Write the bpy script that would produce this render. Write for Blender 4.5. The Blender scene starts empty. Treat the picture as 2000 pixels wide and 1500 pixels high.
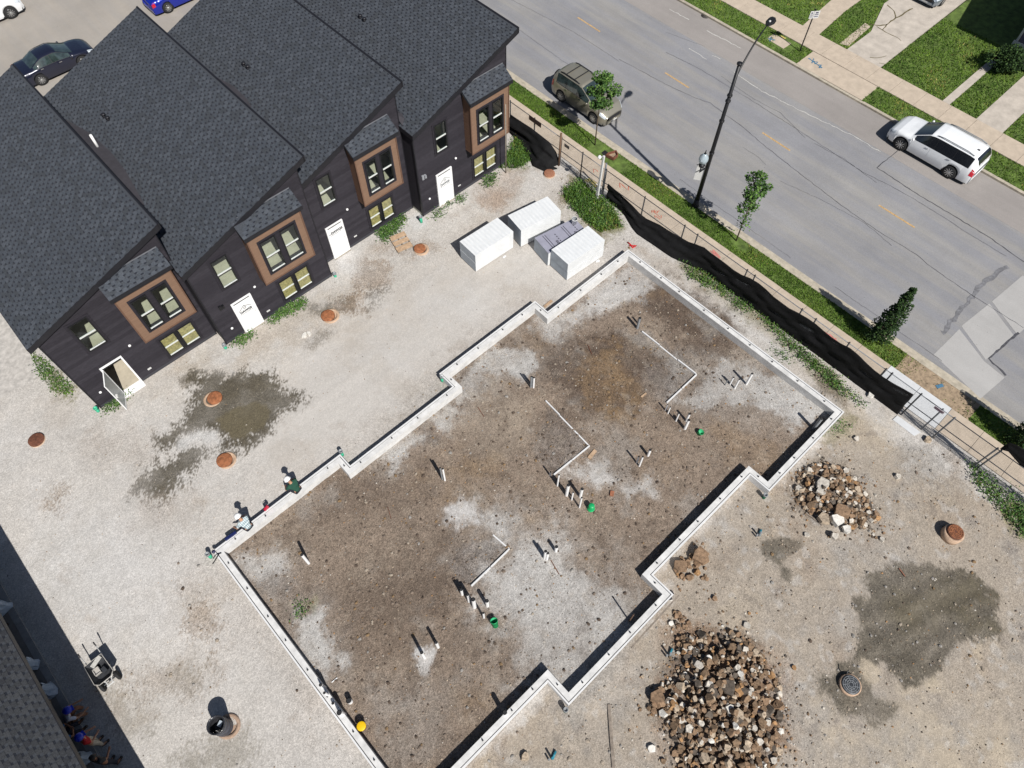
import bpy, bmesh, math, random
import numpy as np
from mathutils import Vector, Matrix
R = math.radians
random.seed(7)
rng = np.random.default_rng(11)
SC = bpy.context.scene
COL = SC.collection

# ------------------------------------------------------------------ camera
CAM_H = 28.0
FOCAL_PX, PITCH, ROLL, YAW = 1395.2, R(59.519), R(0.493), R(46.568)
_fw = np.array([math.cos(PITCH)*math.cos(YAW), math.cos(PITCH)*math.sin(YAW), -math.sin(PITCH)])
_rt = np.array([math.sin(YAW), -math.cos(YAW), 0.0])
_up = np.cross(_rt, _fw)
_c, _s = math.cos(ROLL), math.sin(ROLL)
_r2, _u2 = _c*_rt + _s*_up, -_s*_rt + _c*_up
CM = np.array([_r2, -_u2, _fw])
CPOS = np.array([0.0, 0.0, CAM_H])
cam_d = bpy.data.cameras.new('camera')
cam = bpy.data.objects.new('camera', cam_d)
COL.objects.link(cam)
SC.camera = cam
cam.matrix_world = Matrix(((_r2[0], _u2[0], -_fw[0], 0), (_r2[1], _u2[1], -_fw[1], 0),
                           (_r2[2], _u2[2], -_fw[2], CAM_H), (0, 0, 0, 1)))
cam_d.sensor_width = 36.0
cam_d.lens = FOCAL_PX/2000*36.0
cam_d.clip_end = 3000

# ------------------------------------------------------------------ sky, sun, exposure
SUN_TO = Vector((-0.175, -0.89, 1.0)).normalized()      # towards the sun
SUN_EL = math.asin(SUN_TO.z)
SUN_AZ = math.atan2(SUN_TO.x, SUN_TO.y)
world = bpy.data.worlds.new('World')
SC.world = world
world.use_nodes = True
_wn = world.node_tree.nodes
_sky = _wn.new('ShaderNodeTexSky')
_sky.sky_type = 'NISHITA'
_sky.sun_disc = False
_sky.sun_elevation = SUN_EL
_sky.sun_rotation = SUN_AZ
_wn['Background'].inputs['Strength'].default_value = 0.05
world.node_tree.links.new(_sky.outputs[0], _wn['Background'].inputs['Color'])
sun_d = bpy.data.lights.new('sun', 'SUN')
sun_d.energy = 5.0
sun_d.angle = R(0.53)
sun_d.color = (1.0, 0.968, 0.918)
sun = bpy.data.objects.new('sun', sun_d)
sun.rotation_euler = SUN_TO.to_track_quat('Z', 'Y').to_euler()
sun.location = (0, 0, 60)
COL.objects.link(sun)
SC.view_settings.view_transform = 'Standard'
SC.view_settings.look = 'None'
SC.view_settings.exposure = 0.24
SC.view_settings.gamma = 1.0
SC.view_settings.use_curve_mapping = False
SC.cycles.use_denoising = True
SC.cycles.max_bounces = 6
SC.cycles.transparent_max_bounces = 12

# ------------------------------------------------------------------ pixel -> place
def ray(x, y):
    return CM.T @ np.array([(x-1000)/FOCAL_PX, (y-750)/FOCAL_PX, 1.0])
def G(x, y, z=0.0):
    d = ray(x, y); t = (z-CPOS[2])/d[2]
    p = CPOS + d*t
    return Vector((p[0], p[1], z))
def onY(x, y, yv):
    d = ray(x, y); t = yv/d[1]; return Vector(CPOS + d*t)
def onX(x, y, xv):
    d = ray(x, y); t = xv/d[0]; return Vector(CPOS + d*t)
def upto(base, x, y):
    """height of the point seen at pixel (x, y) on the vertical line through base"""
    d = ray(x, y); b = np.array([base[0], base[1], 0.0]); o = CPOS
    best = 0; bd = 1e9
    for zz in np.arange(0.0, 14.0, 0.01):
        q = CM @ (np.array([b[0], b[1], zz]) - o)
        px, py = q[0]/q[2]*FOCAL_PX+1000, q[1]/q[2]*FOCAL_PX+750
        e = (px-x)**2+(py-y)**2
        if e < bd: bd, best = e, zz
    return best

# ------------------------------------------------------------------ materials
MATS = {}
def srgb(r, g, b):
    return tuple((c/255/12.92 if c/255 <= 0.04045 else ((c/255+0.055)/1.055)**2.4) for c in (r, g, b))
def mat(name, col, rough=0.7, var=0.12, scale=6.0, bump=0.0, bscale=40.0, metal=0.0, spec=0.4, coat=0.0, alpha=1.0, emit=None, dark=None, detail=5, stretch=None):
    if name in MATS: return MATS[name]
    m = bpy.data.materials.new(name); m.use_nodes = True
    nt = m.node_tree; N = nt.nodes; L = nt.links
    b = N['Principled BSDF']
    b.inputs['Roughness'].default_value = rough
    b.inputs['Metallic'].default_value = metal
    b.inputs['Specular IOR Level'].default_value = spec
    b.inputs['Coat Weight'].default_value = coat
    b.inputs['Alpha'].default_value = alpha
    geo = N.new('ShaderNodeNewGeometry')
    src = geo.outputs['Position']
    if stretch:
        mp = N.new('ShaderNodeMapping'); mp.inputs['Scale'].default_value = stretch
        L.new(src, mp.inputs['Vector']); src = mp.outputs[0]
    if var > 0:
        n = N.new('ShaderNodeTexNoise'); n.inputs['Scale'].default_value = scale; n.inputs['Detail'].default_value = detail
        n.inputs['Roughness'].default_value = 0.65
        L.new(src, n.inputs['Vector'])
        mx = N.new('ShaderNodeMix'); mx.data_type = 'RGBA'
        d = dark or tuple(c*(1-2.2*var) for c in col)
        l_ = tuple(min(1, c*(1+1.6*var)) for c in col)
        mx.inputs[6].default_value = (*[max(0, c) for c in d], 1); mx.inputs[7].default_value = (*l_, 1)
        mr = N.new('ShaderNodeMapRange'); mr.inputs[1].default_value = 0.3; mr.inputs[2].default_value = 0.7
        L.new(n.outputs[0], mr.inputs[0]); L.new(mr.outputs[0], mx.inputs[0])
        L.new(mx.outputs[2], b.inputs['Base Color'])
    else:
        b.inputs['Base Color'].default_value = (*col, 1)
    if bump > 0:
        n2 = N.new('ShaderNodeTexNoise'); n2.inputs['Scale'].default_value = bscale; n2.inputs['Detail'].default_value = 3
        L.new(src, n2.inputs['Vector'])
        bp = N.new('ShaderNodeBump'); bp.inputs['Strength'].default_value = bump; bp.inputs['Distance'].default_value = 0.02
        L.new(n2.outputs[0], bp.inputs['Height']); L.new(bp.outputs[0], b.inputs['Normal'])
    if emit:
        b.inputs['Emission Color'].default_value = (*emit[0], 1); b.inputs['Emission Strength'].default_value = emit[1]
    MATS[name] = m
    return m
def glass_mat(name, tint=(0.75, 0.82, 0.8), refl=0.12, clear=1.0):
    if name in MATS: return MATS[name]
    m = bpy.data.materials.new(name); m.use_nodes = True
    nt = m.node_tree; N = nt.nodes; L = nt.links
    for n in list(N):
        if n.type != 'OUTPUT_MATERIAL': N.remove(n)
    out = [n for n in N if n.type == 'OUTPUT_MATERIAL'][0]
    tr = N.new('ShaderNodeBsdfTransparent'); tr.inputs[0].default_value = (*[c*clear for c in tint], 1)
    gl = N.new('ShaderNodeBsdfGlossy'); gl.inputs['Roughness'].default_value = 0.03; gl.inputs[0].default_value = (0.9, 0.95, 1, 1)
    lw = N.new('ShaderNodeLayerWeight'); lw.inputs[0].default_value = .5
    fr = N.new('ShaderNodeMath'); fr.operation = 'POWER'; fr.inputs[1].default_value = 4.0; L.new(lw.outputs['Facing'], fr.inputs[0])
    ad = N.new('ShaderNodeMath'); ad.operation = 'ADD'; ad.inputs[1].default_value = refl; ad.use_clamp = True
    mx = N.new('ShaderNodeMixShader')
    L.new(fr.outputs[0], ad.inputs[0]); L.new(ad.outputs[0], mx.inputs[0])
    L.new(tr.outputs[0], mx.inputs[1]); L.new(gl.outputs[0], mx.inputs[2]); L.new(mx.outputs[0], out.inputs[0])
    MATS[name] = m
    return m

# ------------------------------------------------------------------ objects
ORG = {}
def tag(o, label=None, cat=None, group=None, kind=None):
    if label: o['label'] = label
    if cat: o['category'] = cat
    if group: o['group'] = group
    if kind: o['kind'] = kind
    return o
def thing(name, label, cat, loc, group=None, rz=0.0):
    o = bpy.data.objects.new(name, None); COL.objects.link(o)
    o.location = loc; o.rotation_euler = (0, 0, rz); o.empty_display_size = 0.2
    ORG[o.name] = Vector(loc)
    return tag(o, label, cat, group)
def link(name, me, parent=None, loc=(0, 0, 0), rot=None, scale=None):
    o = bpy.data.objects.new(name, me); COL.objects.link(o)
    if parent: o.parent = parent
    o.location = loc
    if rot: o.rotation_euler = rot
    if scale: o.scale = scale
    ORG[o.name] = ORG.get(parent.name, Vector((0, 0, 0))) if parent else Vector(loc)
    return o
def copy_tree(o, parent=None):
    c = o.copy(); COL.objects.link(c); c.parent = parent
    ORG[c.name] = ORG.get(o.name, Vector((0, 0, 0)))
    for ch in list(o.children): copy_tree(ch, c)
    return c

class MB:
    def __init__(s): s.v = []; s.f = []; s.m = []; s.sm = []; s.uv = None
    def add(s, vs, fs, mi=0, sm=False):
        o = len(s.v); s.v.extend([tuple(v) for v in vs])
        for f in fs:
            s.f.append(tuple(i+o for i in f)); s.m.append(mi); s.sm.append(sm)
        return s
    def box(s, x0, x1, y0, y1, z0, z1, mi=0):
        return s.add([(x0,y0,z0),(x1,y0,z0),(x1,y1,z0),(x0,y1,z0),(x0,y0,z1),(x1,y0,z1),(x1,y1,z1),(x0,y1,z1)],
                     [(0,3,2,1),(4,5,6,7),(0,1,5,4),(1,2,6,5),(2,3,7,6),(3,0,4,7)], mi)
    def obox(s, c, sx, sy, sz, rz=0.0, mi=0, M=None):
        M = M or Matrix.Rotation(rz, 3, 'Z'); c = Vector(c); vs = []
        for dz in (-.5, .5):
            for dx, dy in ((-.5,-.5),(.5,-.5),(.5,.5),(-.5,.5)):
                vs.append(c + M @ Vector((dx*sx, dy*sy, dz*sz)))
        return s.add(vs, [(0,3,2,1),(4,5,6,7),(0,1,5,4),(1,2,6,5),(2,3,7,6),(3,0,4,7)], mi)
    def beam(s, p0, p1, w, h, mi=0, up=(0, 0, 1)):
        p0, p1 = Vector(p0), Vector(p1); d = (p1-p0).normalized(); u = Vector(up)
        sd = d.cross(u)
        if sd.length < 1e-4: sd = d.cross(Vector((1, 0, 0)))
        sd.normalize(); u = sd.cross(d).normalized(); vs = []
        for p in (p0, p1):
            for a, b in ((-.5,-.5),(.5,-.5),(.5,.5),(-.5,.5)):
                vs.append(p + sd*a*w + u*b*h)
        return s.add(vs, [(0,1,2,3),(7,6,5,4),(0,4,5,1),(1,5,6,2),(2,6,7,3),(3,7,4,0)], mi)
    def tube(s, p0, p1, r0, r1=None, n=8, mi=0, cap=True, sm=True):
        return s.path([p0, p1], [r0, r0 if r1 is None else r1], n, mi, cap, sm)
    def path(s, pts, r, n=8, mi=0, cap=True, sm=True):
        pts = [Vector(p) for p in pts]
        if not isinstance(r, (list, tuple)): r = [r]*len(pts)
        vs = []; ref = None
        for i, p in enumerate(pts):
            d = (pts[min(i+1, len(pts)-1)] - pts[max(i-1, 0)]).normalized()
            if ref is None:
                ref = Vector((0, 0, 1)) if abs(d.z) < .9 else Vector((1, 0, 0))
            a = d.cross(ref)
            if a.length < 1e-5: a = d.cross(Vector((0, 1, 0)))
            a.normalize(); b = a.cross(d); ref = b
            for k in range(n):
                t = 2*math.pi*k/n; vs.append(p + (a*math.cos(t) + b*math.sin(t))*r[i])
        fs = []
        for i in range(len(pts)-1):
            for k in range(n):
                k2 = (k+1) % n; fs.append((i*n+k, i*n+k2, (i+1)*n+k2, (i+1)*n+k))
        s.add(vs, fs, mi, sm)
        if cap:
            o = len(s.v)-len(vs)
            s.f.append(tuple(o+k for k in reversed(range(n)))); s.m.append(mi); s.sm.append(False)
            s.f.append(tuple(o+(len(pts)-1)*n+k for k in range(n))); s.m.append(mi); s.sm.append(False)
        return s
    def prism(s, poly, z0, z1, mi=0):
        n = len(poly)
        vs = [(p[0], p[1], z0) for p in poly] + [(p[0], p[1], z1) for p in poly]
        a = sum(poly[i][0]*poly[(i+1) % n][1]-poly[(i+1) % n][0]*poly[i][1] for i in range(n))
        fs = [tuple(range(n-1, -1, -1)), tuple(range(n, 2*n))] + [(i, (i+1) % n, n+(i+1) % n, n+i) for i in range(n)]
        if a < 0: fs = [tuple(reversed(f)) for f in fs]
        return s.add(vs, fs, mi)
    def lathe(s, prof, n=16, c=(0, 0, 0), mi=0, sm=True, axis=None, cb=True, ct=True):
        vs = []; c = Vector(c); A = axis or Matrix.Identity(3)
        for r, z in prof:
            for k in range(n):
                t = 2*math.pi*k/n; vs.append(c + A @ Vector((r*math.cos(t), r*math.sin(t), z)))
        fs = []
        for i in range(len(prof)-1):
            for k in range(n):
                k2 = (k+1) % n; fs.append((i*n+k, i*n+k2, (i+1)*n+k2, (i+1)*n+k))
        s.add(vs, fs, mi, sm)
        o = len(s.v)-len(vs)
        if cb and prof[0][0] > 1e-6: s.f.append(tuple(o+k for k in reversed(range(n)))); s.m.append(mi); s.sm.append(False)
        if ct and prof[-1][0] > 1e-6: s.f.append(tuple(o+(len(prof)-1)*n+k for k in range(n))); s.m.append(mi); s.sm.append(False)
        return s
    def mesh(s, name, mats, org=Vector((0, 0, 0))):
        me = bpy.data.meshes.new(name)
        me.from_pydata([(v[0]-org[0], v[1]-org[1], v[2]-org[2]) for v in s.v], [], s.f)
        for m in (mats if isinstance(mats, (list, tuple)) else [mats]): me.materials.append(m)
        me.polygons.foreach_set('material_index', s.m)
        me.polygons.foreach_set('use_smooth', s.sm)
        me.validate(clean_customdata=False); me.update()
        return me
    def build(s, name, mats, parent=None, local=False):
        """world-space vertices unless local"""
        if parent:
            org = Vector((0, 0, 0)) if local else ORG.get(parent.name, Vector((0, 0, 0)))
            return link(name, s.mesh(name, mats, org), parent)
        v = np.array(s.v); org = Vector((v[:, 0].mean(), v[:, 1].mean(), v[:, 2].min()))
        return link(name, s.mesh(name, mats, org), None, org)

def np_mesh(name, V, F, mats, smooth=True, mi=None):
    """fast mesh from arrays: V (n,3), F (m,k) with one k"""
    me = bpy.data.meshes.new(name)
    k = F.shape[1]
    me.vertices.add(len(V)); me.vertices.foreach_set('co', np.asarray(V, np.float32).ravel())
    me.loops.add(F.size); me.loops.foreach_set('vertex_index', F.astype(np.int32).ravel())
    me.polygons.add(len(F))
    me.polygons.foreach_set('loop_start', np.arange(0, F.size, k, dtype=np.int32))
    if mi is not None: me.polygons.foreach_set('material_index', np.asarray(mi, np.int32))
    me.polygons.foreach_set('use_smooth', np.full(len(F), smooth))
    for m in (mats if isinstance(mats, (list, tuple)) else [mats]): me.materials.append(m)
    me.update(calc_edges=True)
    return me

# ------------------------------------------------------------------ value noise on a regular grid
def vnoise(nx, ny, sx, sy, seed, octaves=4, gain=0.5):
    """fBm over an (nx, ny) grid whose first octave has sx by sy cells; about -1..1"""
    r = np.random.default_rng(seed); out = np.zeros((nx, ny)); amp = 1.0; tot = 0
    for o in range(octaves):
        cx, cy = max(1, int(sx*2**o)), max(1, int(sy*2**o))
        if cx > nx or cy > ny: break
        g = r.uniform(-1, 1, (cx+2, cy+2))
        u = np.linspace(0, cx, nx, endpoint=False); w = np.linspace(0, cy, ny, endpoint=False)
        iu = u.astype(int); iw = w.astype(int); fu = u-iu; fw = w-iw
        fu = fu*fu*(3-2*fu); fw = fw*fw*(3-2*fw)
        a = g[iu][:, iw]; b = g[iu+1][:, iw]; c = g[iu][:, iw+1]; d = g[iu+1][:, iw+1]
        fu = fu[:, None]; fw = fw[None, :]
        out += amp*(a*(1-fu)*(1-fw)+b*fu*(1-fw)+c*(1-fu)*fw+d*fu*fw); tot += amp; amp *= gain
    return out/tot
def sdist(px, py, poly):
    """signed distance (positive inside) of points to a polygon"""
    n = len(poly); d = np.full(px.shape, 1e9); ins = np.zeros(px.shape, bool)
    for i in range(n):
        x0, y0 = poly[i]; x1, y1 = poly[(i+1) % n]
        ex, ey = x1-x0, y1-y0; L2 = ex*ex+ey*ey+1e-12
        t = np.clip(((px-x0)*ex+(py-y0)*ey)/L2, 0, 1)
        d = np.minimum(d, np.hypot(px-x0-t*ex, py-y0-t*ey))
        c = ((y0 > py) != (y1 > py))
        with np.errstate(divide='ignore', invalid='ignore'):
            xi = x0+(py-y0)*ex/(ey if abs(ey) > 1e-12 else 1e-12)
        ins ^= c & (px < xi)
    return np.where(ins, d, -d)
def sstep(a, b, x):
    t = np.clip((x-a)/(b-a), 0, 1); return t*t*(3-2*t)
# ================================================================== the site ground
KA = 0.72                                      # photographed tone -> base colour
def tone(r, g, b, k=KA):
    c = srgb(r, g, b); return np.array([x*k for x in c])
def Z(x0, y0, s):                              # coordinates read off an enlarged crop
    return lambda *p: [(x0+a*s, y0+b*s) for a, b in p]
zA, zB, zC = Z(0, 450, .35), Z(650, 450, .35), Z(1300, 450, .35)
zD, zE, zF = Z(0, 975, .35), Z(650, 975, .35), Z(1300, 975, .35)
zT = Z(600, 0, .35)
def gp(pts): return [tuple(G(*p)[:2]) for p in pts]

# foundation outline (outer face), counter-clockwise
FTOP, FIN, FT = 0.43, -0.02, 0.30
FO = [(-2.65, 1.82), (3.62, 1.82), (3.62, 0.76), (9.32, 0.76), (9.32, 1.80), (15.44, 1.80), (15.44, 0.82), (20.88, 0.82),
      (20.82, 13.56), (15.13, 13.56), (15.13, 14.42), (9.12, 14.42), (9.12, 13.50), (3.48, 13.50), (3.48, 14.22), (-2.65, 14.22)]

GX0, GX1, GY0, GY1, GS = -17.5, 23.4, -12.0, 27.0, 0.062
nx, ny = int((GX1-GX0)/GS)+1, int((GY1-GY0)/GS)+1
gx = np.linspace(GX0, GX1, nx); gy = np.linspace(GY0, GY1, ny)
PX, PY = np.meshgrid(gx, gy, indexing='ij')
Lx, Ly = GX1-GX0, GY1-GY0
n_big = vnoise(nx, ny, Lx/6, Ly/6, 1, 4)
n_mid = vnoise(nx, ny, Lx/1.6, Ly/1.6, 2, 4, .6)
n_fin = vnoise(nx, ny, Lx/.5, Ly/.5, 3, 3, .7)
n_edge = vnoise(nx, ny, Lx/1.2, Ly/1.2, 4, 5, .75)
n_wht = rng.uniform(-1, 1, (nx, ny))
C = np.zeros((nx, ny, 3)); GL = np.zeros((nx, ny)); HZ = np.zeros((nx, ny)); ST = np.zeros((nx, ny))
T = dict(gravel=tone(203, 198, 192), pale=tone(203, 201, 198), soil=tone(136, 121, 108), dark=tone(98, 84, 73), orange=tone(143, 118, 88),
         wet=tone(104, 97, 84, .60), olive=tone(118, 109, 88, .60), tan=tone(173, 160, 144), greyw=tone(110, 103, 91, .60), silt=tone(194, 180, 159), grey=tone(163, 158, 152),
         brown=tone(154, 138, 122), weed=tone(120, 118, 78), white=tone(210, 208, 206), greysoil=tone(132, 124, 118), rust=tone(160, 124, 92))
C[:] = T['gravel']; ST[:] = .55
GRAIN = dict(gravel=.5, pale=.6, soil=.95, dark=1.05, orange=1.1, wet=.9, olive=.6, tan=.62, greyw=.95, silt=.45, grey=.9, brown=1.1, weed=1.2, white=.5, greysoil=1.2, rust=1.2)
def blob(kind, pts, amp=.35, soft=.12, op=1.0, world=False, speck=0.0, gloss=None, dz=0.0, wide=None):
    """lay a patch of one soil over the ground, its rim broken up by noise"""
    poly = pts if world else gp(pts)
    a = np.array(poly); mg = amp*2+soft+(wide or 0)
    i0, i1 = np.searchsorted(gx, [a[:, 0].min()-mg, a[:, 0].max()+mg]); j0, j1 = np.searchsorted(gy, [a[:, 1].min()-mg, a[:, 1].max()+mg])
    if i1 <= i0 or j1 <= j0: return
    sl = (slice(i0, i1), slice(j0, j1))
    d = sdist(PX[sl], PY[sl], poly) + amp*n_edge[sl]*2.3 + amp*.8*n_fin[sl] + (speck+.10*min(1, amp*3))*n_wht[sl]
    m = np.clip(sstep(-soft*1.7, soft*1.7, d)*op*(1+.45*n_mid[sl]*min(1, amp*3)), 0, 1)
    if T.get(kind) is not None: C[sl] = C[sl]*(1-m[..., None]) + T[kind]*m[..., None]
    ST[sl] = ST[sl]*(1-m) + GRAIN.get(kind, .6)*m
    if gloss is not None: GL[sl] = GL[sl]*(1-m) + gloss*m
    if dz: HZ[sl] += dz*sstep(-(wide or soft), (wide or soft), d)
def rect(x0, x1, y0, y1): return [(x0, y0), (x1, y0), (x1, y1), (x0, y1)]

# --- yard between the houses and the foundation
blob('brown', zA((430,1180),(560,1120),(850,1130),(900,1230),(780,1330),(560,1300)), .6, .5, .30)
blob('tan', zA((900,800),(1250,600),(1900,280),(2000,420),(1700,620),(1300,800)), .6, .5, .55)
blob('tan', [(560,640),(900,440),(1100,330),(1160,420),(900,560),(700,700),(560,720)], .8, .8, .22)
mm_ = sstep(-1.2, 1.2, sdist(PX, PY, gp([(480,760),(700,600),(950,470),(1180,520),(1040,590),(860,720),(660,880),(520,960)])))
ST *= 1-.5*mm_
blob('brown', zT((360,1340),(600,1330),(900,1150),(1100,1020),(1180,930),(1300,920),(1120,1150),(900,1160),(760,1210),(560,1440),(300,1480)), .5, .35, .38)
blob('rust', [(930,345),(1000,320),(1010,360),(980,410),(930,400)], .4, .3, .30)
blob('wet', zA((1090,790),(1240,780),(1250,850),(1400,770),(1510,790),(1500,860),(1690,900),(1620,1010),(1480,1100),(1350,1180),(1300,1245),(1250,1200),(1200,1110),(1050,1140),(900,1230),(860,1160),(990,1080),(1060,960),(1100,880)), .42, .10, .92, speck=.18, gloss=.35)
blob('olive', zA((1210,1060),(1300,990),(1430,950),(1510,1010),(1470,1090),(1330,1170),(1270,1150)), .10, .06, .9, gloss=.6)
blob('wet', zA((990,840),(1060,800),(1120,830),(1100,870),(1000,850)), .3, .10, .5)
blob('wet', zA((760,1440),(830,1330),(960,1290),(1080,1200),(1150,1230),(1100,1310),(990,1400),(900,1480)), .40, .10, .82, speck=.25, gloss=.2)
blob('pale', zA((1000,1170),(1100,1120),(1210,1130),(1220,1180),(1100,1180),(1000,1210)), .2, .1, .8)
blob('wet', zA((1720,440),(1830,400),(1990,350),(1980,450),(1850,470),(1780,480)), .30, .10, .75, speck=.15)
blob('wet', zA((1710,650),(1790,560),(1850,560),(1760,650)), .25, .15, .5, speck=.2)
blob('brown', zB((130,170),(330,180),(340,250),(250,330),(150,320),(210,470),(60,480),(0,420),(130,330)), .45, .15, .62, speck=.2)
blob('wet', zB((190,410),(230,330),(310,330),(240,420),(180,470)), .3, .1, .5, speck=.2)
blob('brown', zT((420,1330),(480,1280),(560,1330),(700,1340),(740,1400),(600,1430),(420,1400)), .35, .15, .45, speck=.2)
blob('brown', zT((1420,1010),(1500,970),(1560,1060),(1480,1160),(1420,1120)), .35, .1, .75, speck=.25)
blob('white', zT((540,1200),(640,1190),(690,1260),(640,1300),(540,1260)), .22, .1, .75)
blob('white', zA((1150,640),(1260,600),(1330,680),(1290,780),(1150,760)), .35, .2, .7)
blob('white', zA((1860,150),(2000,120),(2000,220),(1880,250)), .3, .2, .6)
blob('brown', zA((300,1440),(350,1400),(390,1460),(330,1520),(270,1520)), .25, .1, .5, speck=.25)
# gravel to the left
blob('white', zD((200,250),(700,140),(1000,330),(880,720),(520,760),(260,540)), .9, 1.0, .55)
blob('brown', zD((1060,620),(1190,620),(1210,720),(1130,790),(1050,720)), .35, .15, .48, speck=.35)
blob('brown', zD((1010,480),(1080,470),(1130,560),(1110,630),(1030,580)), .3, .2, .25, speck=.3)
blob('brown', zD((720,990),(860,940),(1050,930),(1140,1020),(1060,1110),(830,1060),(700,1060)), .5, .25, .42, speck=.35)
blob('olive', zD((560,1060),(640,1050),(820,1290),(720,1320),(620,1180)), .35, .2, .35, speck=.3)
blob('olive', zD((990,940),(1080,910),(1090,1020),(1010,1030)), .3, .15, .4, speck=.35)
blob('olive', zD((1020,1450),(1250,1330),(1380,1290),(1420,1420),(1300,1520),(1000,1560)), .45, .25, .5, speck=.3)
blob('brown', zD((800,20),(1050,0),(1080,50),(950,140),(760,160)), .5, .4, .28)
blob('brown', zD((240,0),(380,0),(330,60),(250,60)), .3, .15, .5, speck=.25)
# strip by the side of the first house
blob('weed', zA((160,660),(230,700),(420,880),(400,940),(290,900),(180,720)), .25, .15, .75, speck=.25)
blob('tan', [(1230,485),(1330,520),(1480,610),(1560,690),(1690,800),(1660,810),(1420,620)], .3, .2, .4)
blob('pale', zC((320,420),(560,560),(720,680),(690,760),(560,680),(330,500)), .25, .15, .7)
blob('weed', zT((1480,1000),(1600,1090),(1780,1280),(1600,1330),(1440,1130)), .5, .3, .8)
blob('weed', [(1330,505),(1400,545),(1500,605),(1570,680),(1680,775),(1640,780),(1540,690),(1450,610),(1350,540)], .3, .25, .7)
blob('weed', zT((1140,780),(1260,800),(1230,930),(1080,940),(1100,860)), .4, .2, .7)

# --- inside the foundation
inner = [(p[0], p[1]) for p in FO]
blob('soil', inner, .02, .03, 1.0, world=True)
blob('brown', inner, .9, 1.5, .35, world=True)
blob('dark', zB((1360,600),(1560,560),(1900,640),(2000,760),(1760,860),(1680,960),(1560,1080),(1400,1020),(1240,960),(1150,840),(1140,680)), .7, .35, .9)
blob('dark', [(1235,560),(1300,545),(1400,610),(1460,670),(1450,700),(1370,690),(1290,630)], .6, .35, .85)
blob('orange', zB((1370,700),(1600,640),(1700,900),(1560,1040),(1400,990)), .8, .35, .55)
blob('orange', zB((1080,600),(1250,620),(1150,700),(1080,660)), .4, .2, .6)
blob('orange', zB((700,1260),(900,1280),(960,1370),(760,1370)), .5, .25, .5)
blob('orange', zE((1050,80),(1150,90),(1150,160),(1060,150)), .25, .12, .5)
blob('orange', zE((680,1090),(900,1100),(880,1160),(740,1190)), .35, .2, .45)
blob('dark', zB((470,1080),(560,1090),(600,1180),(500,1180)), .3, .2, .6)
blob('dark', zB((0,1350),(260,1300),(560,1390),(640,1500),(300,1600),(-200,1600)), .6, .4, .35)
blob('dark', zE((0,560),(250,330),(640,260),(960,260),(820,480),(640,620),(500,800),(300,860),(100,900)), .7, .5, .50)
blob('greysoil', zE((960,215),(985,280),(770,490),(640,380),(760,240)), .12, .08, .85)
blob('dark', zE((700,640),(900,760),(700,900),(560,840)), .5, .4, .35)
blob('greysoil', zB((1120,1240),(1190,960),(1430,1200),(1225,1365)), .2, .12, .7)
blob('greysoil', zB((1700,700),(1990,800),(1860,960),(1760,900)), .35, .2, .6)
blob('greysoil', zC((0,620),(170,800),(0,960)), .15, .1, .7)
blob('pale', [(1231,506),(1280,555),(1245,590),(1168,615),(1105,646),(1087,667),(1028,646),(1045,614),(1105,610)], .35, .2, .75)
blob('pale', zB((860,640),(1060,650),(1145,680),(1140,760),(1060,830),(900,800),(800,760)), .25, .12, .9)
blob('pale', zB((700,880),(790,790),(830,810),(800,900),(700,1000),(620,1130),(520,1100),(640,1010)), .4, .2, .75)
blob('pale', zB((290,1180),(500,1150),(420,1270),(330,1340),(270,1280)), .3, .15, .75)
blob('tan', zB((640,1060),(900,900),(1180,900),(1100,1180),(860,1250),(700,1200)), .7, .5, .40)
blob('pale', [(1398,716),(1430,709),(1457,730),(1510,740),(1566,758),(1608,786),(1629,803),(1590,828),(1545,831),(1510,800),(1482,793),(1430,790),(1415,765),(1363,793),(1335,786)], .40, .18, .92)
blob('grey', zB((1600,560),(1760,560),(2000,790),(1900,800),(1740,660)), .3, .15, .55)
blob('pale', zB((1280,1360),(1500,1290),(1580,1400),(1480,1440)), .35, .2, .7)
blob('pale', zB((1590,1430),(1750,1390),(1810,1470),(1650,1500)), .3, .2, .7)
blob('pale', zD((1270,320),(1560,310),(1580,400),(1450,460),(1350,420)), .35, .2, .8)
blob('greysoil', zD((1450,460),(1620,420),(1680,520),(1500,560)), .3, .2, .7)
blob('pale', zD((1640,600),(1780,640),(1830,800),(1870,900),(1800,960),(1700,900),(1620,780)), .4, .2, .85)
blob('pale', zE((900,90),(1000,160),(1200,170),(1290,290),(1400,360),(1500,480),(1640,560),(1690,640),(1560,860),(1300,1120),(1180,1000),(1080,960),(1000,820),(1010,760),(880,690),(820,600),(850,480),(990,290)), .6, .5, .85)
blob('grey', zE((700,-60),(1000,60),(1300,100),(1560,380),(1760,560),(1700,760),(1400,1180),(1060,1080),(860,820),(760,560),(840,300)), .8, .9, .40)
blob('grey', zB((640,760),(1000,560),(1250,640),(1180,800),(900,880),(560,1120),(280,1350),(200,1280)), .6, .7, .45)
blob('grey', [(1330,690),(1460,690),(1640,800),(1560,850),(1400,810),(1310,800)], .6, .6, .40)
blob('grey', zD((1250,300),(1650,300),(1900,760),(1900,1000),(1700,980)), .5, .6, .35)
blob('white', zE((600,60),(690,10),(800,40),(790,120),(700,130)), .35, .2, .8)
blob('white', zE((485,860),(590,820),(560,930),(510,960)), .2, .08, .9)
blob('grey', zE((200,1060),(420,1020),(430,1180),(260,1300),(180,1230)), .4, .3, .5)
blob('grey', zE((450,1080),(650,1060),(660,1300),(400,1500),(200,1500)), .6, .5, .40)
blob('weed', zE((-210,590),(-100,560),(-110,620)), .2, .1, .5)

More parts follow.
